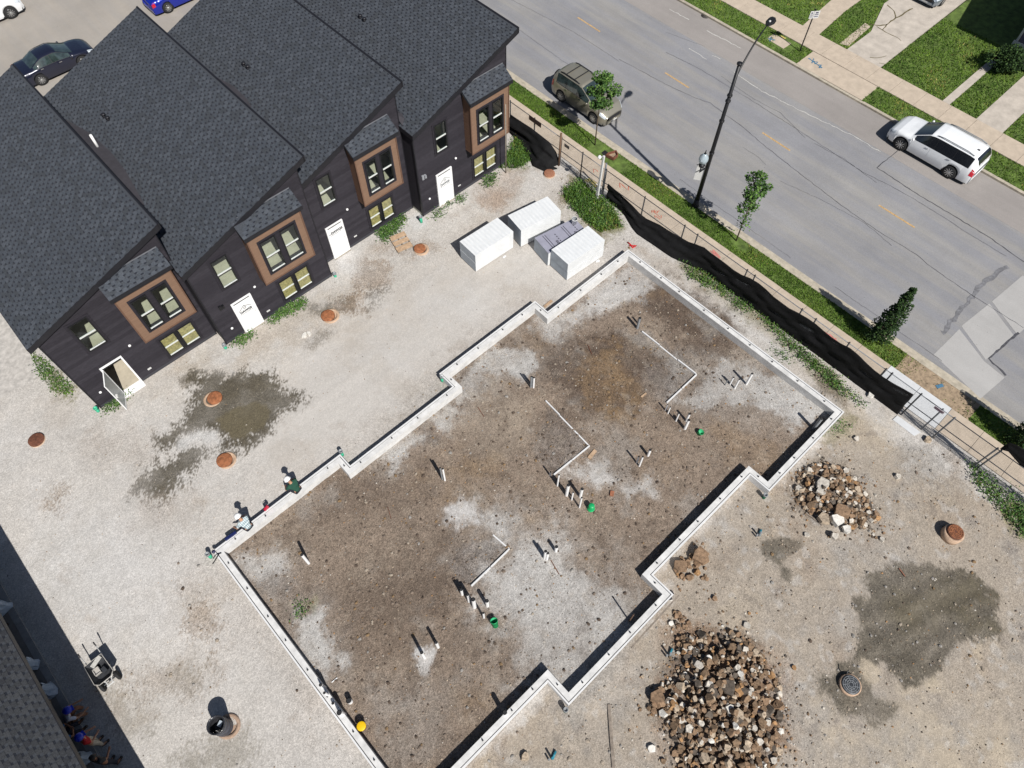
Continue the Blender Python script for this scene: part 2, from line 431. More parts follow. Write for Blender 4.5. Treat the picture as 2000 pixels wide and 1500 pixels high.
# --- the next plot
plot2 = [(1660,815),(1990,1010),(2300,1300),(2100,1700),(1000,1700),(920,1500),(1075,1345),(1110,1390),(1320,1165),(1280,1130),(1465,940),(1500,965)]
blob('tan', plot2, .25, .15, .95)
blob('grey', plot2, 1.4, 1.2, .22)
blob('grey', zE((1300,1120),(1540,820),(1660,860),(1560,1000),(1340,1200)), .3, .2, .65)
blob('silt', zF((900,1280),(1400,1080),(1900,1300),(2000,1500),(1500,1600),(1000,1500)), .8, .6, .65)
blob('silt', zC((1020,960),(1280,1060),(1300,1200),(1180,1330),(1000,1180)), .5, .4, .40)
blob('grey', zC((1290,1180),(1500,1160),(1640,1290),(1500,1440),(1300,1420)), .5, .3, .65)
blob('grey', zF((900,250),(1050,230),(1030,420),(940,420)), .35, .2, .6)
blob('greyw', zF((1120,420),(1300,380),(1560,360),(1700,420),(1810,500),(1820,560),(1900,740),(1800,810),(1650,820),(1500,980),(1330,1030),(1200,940),(1060,900),(1050,680),(1040,580),(1090,500)), .28, .08, .92, gloss=.25)
blob('olive', zF((1540,450),(1740,480),(1800,560),(1600,620),(1400,700),(1220,640),(1240,560),(1400,560)), .5, .3, .45)
blob('olive', zF((1640,640),(1820,660),(1880,760),(1700,760)), .3, .2, .45)
blob('greyw', zF((860,1000),(1000,930),(1100,940),(1160,1060),(1300,1160),(1250,1240),(1130,1250),(960,1180),(880,1080)), .28, .10, .88, gloss=.25)
blob('greyw', zF((530,230),(680,210),(800,250),(700,300),(650,350),(690,400),(690,470),(650,440),(620,380),(540,310)), .12, .06, .80, gloss=.15)
blob('greyw', zF((420,740),(520,800),(490,860),(380,800)), .2, .1, .6)
blob('dark', [(1318,1240),(1430,1232),(1475,1262),(1525,1340),(1532,1450),(1480,1560),(1330,1560),(1300,1420),(1262,1395),(1285,1340)], .25, .2, .8)
blob('rust', zF((40,760),(420,740),(620,960),(680,1340),(300,1480),(-60,1400)), .5, .4, .45)
blob('dark', [(1556,922),(1600,896),(1650,912),(1690,965),(1718,1012),(1660,1036),(1590,1012),(1552,990)], .25, .2, .7)
blob('silt', zF((1690,820),(1760,800),(1790,890),(1730,940)), .15, .08, .8)
blob('silt', zF((1460,1020),(1510,1000),(1540,1090),(1470,1100)), .15, .08, .8)
blob('silt', zF((1100,900),(1230,950),(1210,1060),(1120,1000)), .2, .08, .7)
blob('weed', zF((1860,0),(2060,0),(2060,260),(1960,220),(1900,120)), .3, .15, .8)
blob('brown', zC((1420,1130),(1560,1180),(1700,1330),(1620,1380)), .4, .2, .4)
blob('dark', zC((800,780),(960,860),(1000,960),(930,940)), .3, .15, .5)
blob('weed', zC((880,1080),(1040,1040),(1000,1130),(900,1180)), .3, .2, .4)

# --- churned mixtures: lumps of other soils at several sizes
n_l1 = vnoise(nx, ny, Lx/2.6, Ly/2.6, 31, 5, .7); n_l2 = vnoise(nx, ny, Lx/.9, Ly/.9, 32, 4, .7); n_l3 = vnoise(nx, ny, Lx/3.4, Ly/3.4, 33, 5, .7); n_l4 = vnoise(nx, ny, Lx/.35, Ly/.35, 34, 2, .7)
inm = sstep(-.05, .05, sdist(PX, PY, FO)); p2m = sstep(-.1, .1, sdist(PX, PY, gp(plot2)))
def stir(kind, mask, n, a, b, op):
    m = (sstep(a, b, n)*mask*op*(1-np.clip(GL*5, 0, .9)))[..., None]; C[:] = C*(1-m)+T[kind]*m
pale_ = np.clip((C.mean(-1)-.2)/.2, 0, 1)
stir('dark', inm*(1-.8*pale_), n_l2+.7*n_l1, .10, .6, .45); stir('orange', inm*(1-.8*pale_), n_l3-.3*n_l2, .2, .55, .28); stir('grey', inm, n_l1-.5*n_l2, .2, .65, .42); stir('tan', inm*(1-.5*pale_), -n_l3+.3*n_l4, .25, .65, .28); stir('dark', inm*(1-.6*pale_), n_l4, .35, .6, .30); stir('tan', inm, -n_l4, .35, .6, .22)
stir('grey', p2m, n_l1+.4*n_l2, .05, .5, .55); stir('brown', p2m, n_l3+.5*n_l2, .1, .6, .50); stir('silt', p2m, -n_l1+.5*n_l2, .15, .6, .35); stir('greysoil', p2m, n_l2+.3*n_l4, .30, .55, .40); stir('pale', p2m, -n_l4+.3*n_l3, .35, .6, .30)
outm = (1-inm)*(1-p2m)
stir('tan', outm, n_l1+.4*n_l3, .1, .6, .22); stir('brown', outm, n_l2+.6*n_l3, .35, .7, .20); stir('white', outm, -n_l3+.3*n_l2, .1, .6, .3)
ST += inm*.15*n_l2+p2m*.2*n_l2
# --- gentle relief
ins = sdist(PX, PY, FO)
HZ += np.where(ins > 0.02, FIN, 0)
rel = np.where(ins > 0.02, 1.0, np.where((PY < 2.5) & (PX > 3), .9, .42))
HZ += rel*(.022*n_mid + .018*n_fin + .030*n_big) + rel*.008*n_wht*(n_fin > .1)
clod = np.clip(ST-.9, 0, .5)*2
HZ += clod*(.030*np.abs(n_fin) + .022*np.abs(n_mid) + .012*n_wht*(n_mid > 0))
mud = gp(zF((1120,420),(1300,380),(1560,360),(1700,420),(1810,500),(1900,740),(1650,820),(1500,980),(1330,1030),(1060,900),(1040,580)))
HZ += sstep(0, .6, sdist(PX, PY, mud))*(.035*np.sin((PX*.35+PY*.94)*7.5+3.0*n_mid+2*n_edge)*(.5+.5*n_big)+.05*n_mid)
def hump(px, py, r, h, world=False):
    c = (px, py) if world else G(px, py)
    global HZ
    HZ += h*np.exp(-((PX-c[0])**2+(PY-c[1])**2)/(r*r))
for (x, y, r_, h_) in ((1380,1330,1.2,.32),(1420,1420,1.1,.28),(1345,1420,.9,.2),(1440,1310,.9,.22),(1610,960,1.0,.26),(1640,1000,.8,.2),(1180,1325,.5,.22),(1150,1360,.45,.2),(1215,1285,.45,.2),(1860,1048,.8,-.05),(1745,1180,2.5,-.05)):
    hump(x, y, r_, h_)
FLAT = (np.abs(ins) < .06) & (PX > -3)
HZ = np.where(FLAT & (HZ > .3), .2, HZ)
edge = np.minimum.reduce([sstep(0, .5, PX-GX0), sstep(0, .4, GX1-PX), sstep(0, .5, PY-GY0), sstep(0, .5, GY1-PY)])
HZ *= edge
# the yard stays low under what is poured on it
HZ = np.where((PX > GX1-.5), np.minimum(HZ, 0), HZ)
n_trk = vnoise(nx, ny, Lx/9, Ly/.55, 8, 3, .6)*np.where(ins < 0, 1.0, .4)
C *= (1 + .07*n_trk + .10*n_mid*np.clip(ST, .3, 1.2) + .09*n_fin*ST + .05*n_big)[..., None]
C = np.clip(C, .01, .9)
def ground_z(x, y):
    i = int(round((x-GX0)/GS)); j = int(round((y-GY0)/GS))
    return float(HZ[i, j]) if 0 <= i < nx and 0 <= j < ny else 0.0

def ground_material():
    m = bpy.data.materials.new('site_soil'); m.use_nodes = True
    nt = m.node_tree; N = nt.nodes; L = nt.links; b = N['Principled BSDF']
    at = N.new('ShaderNodeVertexColor'); at.layer_name = 'soil'
    geo = N.new('ShaderNodeNewGeometry')
    # stones: two scales of cells, each with its own grey
    def cells(scale, lo, hi):
        v = N.new('ShaderNodeTexVoronoi'); v.inputs['Scale'].default_value = scale
        L.new(geo.outputs['Position'], v.inputs['Vector'])
        s = N.new('ShaderNodeSeparateColor'); L.new(v.outputs['Color'], s.inputs[0])
        r = N.new('ShaderNodeMapRange'); r.inputs[3].default_value = lo; r.inputs[4].default_value = hi
        L.new(s.outputs[0], r.inputs[0]); return v, s, r.outputs[0]
    v1, s1, a1 = cells(25, .66, 1.30)
    v2, s2, a2 = cells(55, .70, 1.28)
    v3, s3, _ = cells(6.5, 0, 1)
    n = N.new('ShaderNodeTexNoise'); n.inputs['Scale'].default_value = 3.0; n.inputs['Detail'].default_value = 9; n.inputs['Roughness'].default_value = .78
    L.new(geo.outputs['Position'], n.inputs['Vector'])
    nr = N.new('ShaderNodeMapRange'); nr.inputs[1].default_value = .3; nr.inputs[2].default_value = .7; nr.inputs[3].default_value = .80; nr.inputs[4].default_value = 1.18
    L.new(n.outputs[0], nr.inputs[0])
    def mul(a, b_):
        x = N.new('ShaderNodeMath'); x.operation = 'MULTIPLY'; L.new(a, x.inputs[0]); L.new(b_, x.inputs[1]); return x.outputs[0]
    k = mul(mul(a1, a2), nr.outputs[0])
    ga = N.new('ShaderNodeAttribute'); ga.attribute_name = 'grain'
    k1 = N.new('ShaderNodeMath'); k1.operation = 'SUBTRACT'; L.new(k, k1.inputs[0]); k1.inputs[1].default_value = 1.0
    k2 = N.new('ShaderNodeMath'); k2.operation = 'MULTIPLY_ADD'; L.new(k1.outputs[0], k2.inputs[0]); L.new(ga.outputs['Fac'], k2.inputs[1]); k2.inputs[2].default_value = 1.0
    k = k2.outputs[0]
    # sparse dark and pale chips
    ch = N.new('ShaderNodeMath'); ch.operation = 'LESS_THAN'; ch.inputs[1].default_value = .10; L.new(v3.outputs['Distance'], ch.inputs[0])
    pick = N.new('ShaderNodeMath'); pick.operation = 'GREATER_THAN'; pick.inputs[1].default_value = .72; L.new(s3.outputs[0], pick.inputs[0])
    chip = mul(ch.outputs[0], pick.outputs[0])
    cr = N.new('ShaderNodeMapRange'); cr.inputs[3].default_value = .55; cr.inputs[4].default_value = 1.5; L.new(s3.outputs[1], cr.inputs[0])
    mxk = N.new('ShaderNodeMix'); mxk.data_type = 'FLOAT'
    L.new(chip, mxk.inputs[0]); L.new(k, mxk.inputs[2]); L.new(cr.outputs[0], mxk.inputs[3])
    vm = N.new('ShaderNodeVectorMath'); vm.operation = 'SCALE'
    L.new(at.outputs['Color'], vm.inputs[0]); L.new(mxk.outputs[0], vm.inputs['Scale'])
    L.new(vm.outputs[0], b.inputs['Base Color'])
    wr = N.new('ShaderNodeMapRange'); wr.inputs[3].default_value = .95; wr.inputs[4].default_value = .38
    L.new(at.outputs['Alpha'], wr.inputs[0]); L.new(wr.outputs[0], b.inputs['Roughness'])
    b.inputs['Specular IOR Level'].default_value = .25
    hs = N.new('ShaderNodeMath'); hs.operation = 'ADD'; L.new(v1.outputs['Distance'], hs.inputs[0]); L.new(n.outputs[0], hs.inputs[1])
    bp = N.new('ShaderNodeBump'); bp.inputs['Distance'].default_value = .022; gs = N.new('ShaderNodeMath'); gs.operation = 'MULTIPLY'; gs.inputs[1].default_value = .42; gs.use_clamp = True; L.new(ga.outputs['Fac'], gs.inputs[0]); L.new(gs.outputs[0], bp.inputs['Strength'])
    L.new(hs.outputs[0], bp.inputs['Height']); L.new(bp.outputs[0], b.inputs['Normal'])
    return m
GM = ground_material()
idx = np.arange(nx*ny).reshape(nx, ny)
F = np.stack([idx[:-1, :-1], idx[1:, :-1], idx[1:, 1:], idx[:-1, 1:]], -1)
keep = ~((PX[:-1, :-1] > -2.2) & (PX[:-1, :-1] < 20.2) & (PY[:-1, :-1] > 24.2))
F = F[keep]
V = np.stack([PX, PY, HZ], -1).reshape(-1, 3)
me = np_mesh('ground', V, F, GM, True)
ca = me.color_attributes.new('soil', 'FLOAT_COLOR', 'POINT')
ca.data.foreach_set('color', np.concatenate([C.reshape(-1, 3), GL.reshape(-1, 1)], 1).astype(np.float32).ravel())
cg = me.attributes.new('grain', 'FLOAT', 'POINT'); cg.data.foreach_set('value', np.clip(ST, 0, 1.5).astype(np.float32).ravel())
ground = link('ground', me); tag(ground, kind='structure')
# the land further out, in flat sheets that butt against the detailed yard
mb = MB(); E_ = 900
mb.box(-E_, GX0, -E_, E_, -.6, -.004); mb.box(GX0, GX1, -E_, GY0, -.6, -.004); mb.box(GX0, 6.0, GY1, 38.4, -.6, -.004)
mb.box(6.0, GX1, GY1, 38.4, -.6, -.006)
yard = mb.build('yard_ground', mat('yard_gravel', tuple(T['gravel']), .95, .14, 4, .5, 60)); tag(yard, kind='structure')

# loose stones lying about: too many to count
def rock_shape(seed, n=1):
    r = random.Random(seed); bm = bmesh.new()
    bmesh.ops.create_icosphere(bm, subdivisions=n, radius=.5)
    sx, sy, sz = r.uniform(.8, 1.25), r.uniform(.65, 1.0), r.uniform(.4, .75)
    for v in bm.verts:
        k = r.uniform(.72, 1.18); v.co = Vector((v.co.x*sx*k, v.co.y*sy*k, v.co.z*sz*k))
    return bm
def np_rock(seed):
    bm = rock_shape(seed); bm.verts.index_update()
    V_ = np.array([v.co[:] for v in bm.verts]); F_ = np.array([[v.index for v in f.verts] for f in bm.faces]); bm.free(); return V_, F_
ROCKS = [np_rock(s) for s in range(10)]
def scatter(name, pts, sizes, mats, mi, label=None, cat=None, parent=None):
    Vs, Fs, Ms = [], [], []; o = 0
    for (x, y), s, m_ in zip(pts, sizes, mi):
        V_, F_ = ROCKS[random.randrange(10)]
        a = random.uniform(0, 6.28); c_, s_ = math.cos(a), math.sin(a)
        W = V_*s; W = np.stack([W[:, 0]*c_-W[:, 1]*s_+x, W[:, 0]*s_+W[:, 1]*c_+y, W[:, 2]+ground_z(x, y)+s*.12], 1)
        Vs.append(W); Fs.append(F_+o); Ms.append(np.full(len(F_), m_)); o += len(V_)
    me_ = np_mesh(name, np.concatenate(Vs), np.concatenate(Fs), mats, False, np.concatenate(Ms))
    ob = link(name, me_); tag(ob, label, cat, kind='stuff'); return ob
STM = [mat('stone_pale', tuple(tone(214, 206, 194)), .9, .2, 12), mat('stone_tan', tuple(tone(190, 172, 150)), .9, .25, 12), mat('stone_brown', tuple(tone(140, 116, 92)), .9, .25, 12),
       mat('stone_dark', tuple(tone(104, 94, 84)), .9, .25, 12), mat('stone_orange', tuple(tone(180, 140, 98)), .9, .25, 12)]
pts, sz, mi = [], [], []
inbb = lambda x, y: GX0+.3 < x < GX1-.4 and GY0+.3 < y < 23.2
def inpoly(x, y, poly):
    r = False; n = len(poly)
    for i in range(n):
        x0, y0 = poly[i]; x1, y1 = poly[(i+1) % n]
        if (y0 > y) != (y1 > y) and x < x0+(y-y0)*(x1-x0)/(y1-y0): r = not r
    return r
P2 = gp(plot2)
while len(pts) < 9000:
    x, y = random.uniform(-11, 23), random.uniform(-11.5, 23.2)
    q = random.random(); s = .02+.05*random.random()**3
    if inpoly(x, y, FO):
        if q < .25: continue
        w = (.2, .3, .25, .1, .15); s *= 1.15
    elif inpoly(x, y, P2):
        w = (.22, .33, .15, .24, .06); s *= 1.3
    else:
        if q < .45: continue
        w = (.3, .3, .12, .26, .02); s *= .8
    if abs(float(sdist(np.array([x]), np.array([y]), FO)[0])) < .36: continue
    pts.append((x, y)); sz.append(s); mi.append(random.choices(range(5), w)[0])
scatter('gravel_stones', pts, sz, STM, mi)
# clods of the dug soil itself
CLM = [mat('clod_a', tuple(T['soil']), .95, .2, 9, .5, 40), mat('clod_b', tuple(T['dark']), .95, .2, 9, .5, 40), mat('clod_c', tuple(T['tan']), .95, .2, 9, .5, 40), mat('clod_d', tuple(T['orange']), .95, .2, 9, .5, 40), mat('clod_e', tuple(T['grey']), .95, .2, 9, .5, 40)]
pts, sz, mi = [], [], []
while len(pts) < 6500:
    x, y = random.uniform(-11, 23), random.uniform(-11.5, 15)
    i_, j_ = int((x-GX0)/GS), int((y-GY0)/GS); gr_ = ST[i_, j_]
    if random.random() > max(0, gr_-.55)*1.1: continue
    ii = inpoly(x, y, FO)
    if abs(ins[i_, j_]) < .36: continue
    pts.append((x, y)); sz.append(.035+.13*random.random()**4); mi.append(random.choices(range(5), (4, 3, 1.2, 1.2, .8) if ii else (1, 1, 3, .5, 3))[0])
scatter('soil_clods', pts, sz, CLM, mi)
# ================================================================== streets, pavements, lawns
ROADZ = -0.12
def road_material(name, col, streak=.10, warm=None, grain=1.0):
    m = bpy.data.materials.new(name); m.use_nodes = True
    nt = m.node_tree; N = nt.nodes; L = nt.links; b = N['Principled BSDF']; b.inputs['Roughness'].default_value = .88; b.inputs['Specular IOR Level'].default_value = .3
    geo = N.new('ShaderNodeNewGeometry')
    def noise(sc, det, mp=None, lo=.3, hi=.7, a=0., z=1.):
        n = N.new('ShaderNodeTexNoise'); n.inputs['Scale'].default_value = sc; n.inputs['Detail'].default_value = det; n.inputs['Roughness'].default_value = .7
        if mp:
            g = N.new('ShaderNodeMapping'); g.inputs['Scale'].default_value = mp; L.new(geo.outputs['Position'], g.inputs['Vector']); L.new(g.outputs[0], n.inputs['Vector'])
        else: L.new(geo.outputs['Position'], n.inputs['Vector'])
        r = N.new('ShaderNodeMapRange'); r.inputs[1].default_value = lo; r.inputs[2].default_value = hi; r.inputs[3].default_value = a; r.inputs[4].default_value = z
        L.new(n.outputs[0], r.inputs[0]); return r.outputs[0]
    def mul(a, b_):
        x = N.new('ShaderNodeMath'); x.operation = 'MULTIPLY'; L.new(a, x.inputs[0]); L.new(b_, x.inputs[1]); return x.outputs[0]
    k = mul(noise(1.0, 5, (1.1, .07, 1), .3, .7, 1-streak, 1+streak), noise(.25, 5, None, .3, .7, .90, 1.08))
    k = mul(k, noise(28, 6, None, .25, .75, 1-.22*grain, 1+.2*grain))
    v = N.new('ShaderNodeTexVoronoi'); v.inputs['Scale'].default_value = 2.4; L.new(geo.outputs['Position'], v.inputs['Vector'])
    lt = N.new('ShaderNodeMath'); lt.operation = 'LESS_THAN'; lt.inputs[1].default_value = .05; L.new(v.outputs['Distance'], lt.inputs[0])
    sp = N.new('ShaderNodeMapRange'); sp.inputs[3].default_value = 1; sp.inputs[4].default_value = .62; L.new(lt.outputs[0], sp.inputs[0])
    k = mul(k, sp.outputs[0])
    src = None
    if warm is not None:
        mx = N.new('ShaderNodeMix'); mx.data_type = 'RGBA'; mx.inputs[6].default_value = (*col, 1); mx.inputs[7].default_value = (*warm, 1)
        L.new(noise(.8, 4, (1.0, .1, 1), .42, .62, 0, .8), mx.inputs[0]); src = mx.outputs[2]
    vm = N.new('ShaderNodeVectorMath'); vm.operation = 'SCALE'
    if src: L.new(src, vm.inputs[0])
    else: vm.inputs[0].default_value = col
    L.new(k, vm.inputs['Scale']); L.new(vm.outputs[0], b.inputs['Base Color'])
    bp = N.new('ShaderNodeBump'); bp.inputs['Strength'].default_value = .25; bp.inputs['Distance'].default_value = .01
    n2 = N.new('ShaderNodeTexNoise'); n2.inputs['Scale'].default_value = 60; L.new(geo.outputs['Position'], n2.inputs['Vector'])
    L.new(n2.outputs[0], bp.inputs['Height']); L.new(bp.outputs[0], b.inputs['Normal'])
    return m
M_road = road_material('asphalt', tuple(tone(150, 150, 154)), .08, tuple(tone(163, 160, 156)))
M_lane = road_material('lane_concrete', tuple(tone(163, 157, 153)), .06, None, .8)
M_patch = road_material('patch_concrete', tuple(tone(186, 184, 182)), .05, None, .7)
M_lot = road_material('lot_concrete', tuple(tone(171, 165, 158)), .05, tuple(tone(176, 168, 158)), .7)
M_walk = mat('sidewalk_concrete', tuple(tone(205, 189, 170)), .9, .07, 2.2, .25, 70)
M_walkn = mat('new_concrete', tuple(tone(222, 224, 226)), .9, .04, 2.2, .2, 70)
M_kerb = mat('kerb_concrete', tuple(tone(196, 186, 168)), .9, .12, 3.5, .3, 60)
M_drive = mat('drive_concrete', tuple(tone(204, 194, 182)), .9, .10, 1.3, .3, 60)
M_turf = mat('turf_soil', tuple(tone(100, 122, 56)), .95, .28, 2.2, .4, 50)
M_crack = mat('crack_tar', tuple(tone(84, 84, 90)), .8, .2, 8)
M_paintw = mat('worn_white_paint', tuple(tone(214, 212, 206)), .8, .15, 9)
M_painty = mat('yellow_paint', tuple(tone(208, 172, 122)), .8, .2, 14)
M_clear = mat('bare_dirt', tuple(tone(172, 151, 126)), .95, .22, 5.0, .6, 40, detail=9)

KX0, KX1 = 26.0, 26.2          # near kerb
FX0, FX1 = 39.78, 39.98        # far kerb
def sheet(name, x0, x1, y0, y1, z, m, th=.25):
    return tag(MB().box(x0, x1, y0, y1, z-th, z).build(name, m), kind='structure')
road = sheet('road', KX1, FX0, -900, 900, ROADZ, M_road, .5)
lane = MB(); lane.box(37.2, FX0-.004, -60, 90, ROADZ, ROADZ+.004)
tag(lane.build('parking_lane', M_lane), kind='structure')
back = tag(MB().box(-200, KX0-.0, 38.4, 900, -.5, -.03).build('back_street', M_lot), kind='structure')
# painted dashes, each its own piece of the road
def strip(pts, w, z, mb_=None, jitter=0.0, name=None, m=None, parent=None, th=.004, px=True):
    """a thin ribbon through ground points"""
    P = [G(*p, z) if px else Vector((p[0], p[1], z)) for p in pts]
    if jitter:
        Q = [P[0]]
        for a, b in zip(P, P[1:]):
            n = max(1, int((b-a).length/.22))
            for k in range(1, n+1):
                q = a.lerp(b, k/n); q.x += random.uniform(-jitter, jitter); q.y += random.uniform(-jitter, jitter); Q.append(q)
        P = Q
    mb = mb_ or MB(); vs = []; fs = []
    for i, p in enumerate(P):
        d = (P[min(i+1, len(P)-1)]-P[max(i-1, 0)]); d.z = 0; d.normalize(); s = Vector((-d.y, d.x, 0))
        ww = w*(1 if not jitter else random.uniform(.55, 1.3))/2
        vs += [p+s*ww+Vector((0, 0, th)), p-s*ww+Vector((0, 0, th))]
    for i in range(len(P)-1): fs.append((2*i+1, 2*i+3, 2*i+2, 2*i))
    mb.add(vs, fs)
    if mb_ is None: return mb.build(name, m, parent)
DASH = [((1128.5,34),(1172,62)),((1299,142),(1345.5,171.5)),((1489,259),(1543,294)),((1716.5,400.7),(1786.5,444.5))]
ORG['road'] = ORG.get('road', Vector((0, 0, 0)))
for a, b in DASH: strip([a, b], .11, ROADZ, None, 0, 'lane_dash', M_painty, road)
y0_, y1_ = G(*DASH[3][0]).y, G(*DASH[3][1]).y
for k in (1, 2): strip([(G(*DASH[3][0]).x, y0_-7.6*k), (G(*DASH[3][0]).x, y1_-7.6*k)], .13, ROADZ, None, 0, 'lane_dash', M_painty, road, px=False)
zR = Z(1300, 0, .35)
cr = MB()
for pts, w in ((zR((-260,330),(0,470),(150,540),(250,575),(320,630),(440,715),(560,820),(700,930),(830,1030),(1000,1160),(1200,1300),(1400,1420),(1480,1490),(1700,1640),(2000,1830)), .045),
               (zR((0,290),(200,390),(480,560),(700,700),(900,830),(1100,960),(1300,1060),(1500,1180),(1700,1310),(1900,1430)), .035),
               (zR((1310,830),(1180,935),(1400,1080),(1600,1200),(1800,1320),(2000,1460)), .075),
               (zR((310,425),(480,545),(640,630),(780,770)), .03), (zR((830,800),(1000,890),(1180,1020)), .025), (zR((0,180),(220,260)), .02),
               (zR((430,820),(520,880),(560,920)), .02), (zR((640,1010),(900,1130),(1120,1250),(1260,1370)), .022), (zR((80,1000),(260,1130),(500,1300),(700,1440)), .022),
               ([(1000,0),(1120,62),(1210,120)], .03), ([(1010,55),(1100,120),(1180,170)], .022),
               ([(1630,560),(1760,650),(1840,705)], .03)):
    strip(pts, w*.62, ROADZ+.004+.0006*len(cr.v) % .003, cr, .025)
tag(cr.build('crack_lines', M_crack, road), kind='stuff')
wl = MB()
for pts in (zR((380,400),(540,510),(760,620),(1050,760),(1200,850)), zR((720,340),(900,450),(1050,550),(1230,640)), zR((885,450),(1010,520)), zR((20,50),(130,110)), zR((230,170),(420,270)), zR((130,270),(230,330)), zR((260,310),(310,330))):
    strip(pts, .05, ROADZ+.004, wl, .05)
tag(wl.build('worn_paint_lines', M_paintw, road), kind='stuff')
# concrete repair patch with its own slabs
pg = MB(); pa = gp([(1828,690),(1890,625),(1990,540),(2080,590),(2000,650),(1925,700),(1960,728),(1915,775)])
for poly in (gp([(1826,690),(1876,640),(1925,703),(1965,735),(1918,776)]), gp([(1880,634),(1935,590),(1985,655),(1928,700)]), gp([(1940,586),(2000,535),(2080,575),(1990,651)])):
    MB().prism(poly, ROADZ-.05, ROADZ+.006).build('concrete_patch', M_patch, road)
strip([(1990,650),(1930,700),(1965,733)], .10, ROADZ+.006, None, .03, 'crack_line', M_crack, road)
strip([(1840,650),(1880,600),(1930,545),(1965,520)], .22, ROADZ+.004, None, .09, 'tar_patch', mat('tar_stain', tuple(tone(128, 128, 132)), .9, .2, 6), road)
o = MB().lathe([(0, 0), (.30, 0), (.30, .012), (0, .012)], 20, G(1378, 31, ROADZ)).build('drain_cover', mat('dark_iron', (.05, .045, .042), .7, .3, 14), road)

# kerbs with lighter cap, in 3 m lengths
def kerb_run(name, x0, x1, y0, y1, z, drop=()):
    st = tag(MB().box(x0+.01, x1-.01, y0, y1, -.4, z-.02).build(name, M_kerb), kind='structure')
    y = y0
    while y < y1:
        zz = z
        for a, b in drop:
            if y+1.5 > a and y+1.5 < b: zz = ROADZ+.03
        if -12 < y < 34:
            MB().box(x0, x1, y+.006, y+2.994, z-.3, zz).build('kerb_stone', M_kerb, st)
        else:
            pass
        y += 3.0
    return st
kerb_run('kerb_near', KX0, KX1, -60, 90, .0, ((-3.8, 1.2),))
kerb_run('kerb_far', FX0, FX1, -60, 90, .0, ((11.9, 16.5),))
gut = MB().box(KX1+.002, KX1+.34, -60, 90, ROADZ, ROADZ+.004).build('gutter', M_kerb); tag(gut, kind='structure')

# sidewalks made of slabs
def walk(name, x0, x1, y0, y1, z, step, m, new=None, off=0.0):
    st = tag(MB().box(x0+.02, x1-.02, y0, y1, -.3, z-.03).build(name, mat('joint_dirt', tuple(tone(120, 106, 86)), .95, .2, 9)), kind='structure')
    y = y0+off; k = 0
    while y < y1-.1:
        mm = m
        if new and new[0] < y+step/2 < new[1]: mm = M_walkn
        MB().box(x0, x1, y+.008, min(y1, y+step)-.008, z-.12, z+random.uniform(-.006, .006)).build('sidewalk_slab', mm, st)
        y += step; k += 1
    tag(MB().box(x0, x1, y1, 900, -.3, z).build(name+'_far', m), kind='structure'); tag(MB().box(x0, x1, -900, y0, -.3, z).build(name+'_beyond', m), kind='structure')
    return st
SWX0, SWX1 = 23.42, 24.86
NEWA, NEWB = G(1855, 795).y, G(1760, 722).y
walk_near = walk('sidewalk_near', SWX0, SWX1, -12, 34, .02, 1.55, M_walk, (NEWA-.6, NEWB+.9), .35)
walk_far = walk('sidewalk_far', 41.78, 43.45, -8, 34, .02, 1.62, M_walk)
# fresh concrete pieces by the gate
MB().prism(gp([(1743,820),(1752,812),(1798,845),(1785,852)]), -.1, .03).build('threshold_slab', M_walkn, walk_near)

# lawns: soil sheets carrying real blades
GRASSM = [mat('grass_a', tuple(tone(98, 132, 44)), .85, .25, 5, spec=.2), mat('grass_b', tuple(tone(124, 152, 58)), .85, .25, 5, spec=.2), mat('grass_c', tuple(tone(72, 106, 38)), .85, .2, 5, spec=.2), mat('grass_dry', tuple(tone(176, 164, 96)), .9, .2, 5, spec=.2)]
def blades(name, polys, dens, h0, h1, z, label=None, w=(.4, .25, .28, .07), holes=(), parent=None, wid=.016):
    P = []
    for poly in polys:
        a = np.array(poly); A = abs(sum(poly[i][0]*poly[(i+1) % len(poly)][1]-poly[(i+1) % len(poly)][0]*poly[i][1] for i in range(len(poly))))/2
        n = int(A*dens); bb = a.min(0), a.max(0)
        q = rng.uniform(bb[0], bb[1], (int(n*((bb[1]-bb[0]).prod()/max(A, 1e-3))), 2))
        keep_ = sdist(q[:, 0], q[:, 1], poly) > .0
        for hc, hr in holes: keep_ &= np.hypot(q[:, 0]-hc[0], q[:, 1]-hc[1]) > hr*rng.uniform(.7, 1.3, len(q))
        P.append(q[keep_])
    P = np.concatenate(P); n = len(P)
    ang = rng.uniform(0, 2*np.pi, n); h = rng.uniform(h0, h1, n); ln = rng.uniform(.2, .8, n)*h; la = rng.uniform(0, 2*np.pi, n); ww = rng.uniform(.7, 1.5, n)*wid
    dx, dy = np.cos(ang)*ww, np.sin(ang)*ww
    zz = np.full(n, z) if not callable(z) else np.array([z(*p) for p in P])
    a = np.stack([P[:, 0]-dx, P[:, 1]-dy, zz], 1); b = np.stack([P[:, 0]+dx, P[:, 1]+dy, zz], 1)
    t = np.stack([P[:, 0]+np.cos(la)*ln, P[:, 1]+np.sin(la)*ln, zz+h], 1)
    V_ = np.stack([a, b, t], 1).reshape(-1, 3); F_ = np.arange(3*n).reshape(-1, 3)
    # broad patches of one tone
    ph = np.sin(P[:, 0]*1.7+np.sin(P[:, 1]*.9)*2)+np.sin(P[:, 1]*1.3+1)*.8+rng.normal(0, .9, n)
    mi_ = np.digitize(ph, [-1.2, .6, 2.3]); mi_ = np.array([2, 0, 1, 3])[mi_]
    me_ = np_mesh(name, V_, F_, GRASSM, False, mi_)
    return tag(link(name, me_, parent), kind='stuff')
PGX0, PGX1 = SWX1+.02, KX0-.005
GA = G(1775, 690).y; GBt = G(1895, 815).y
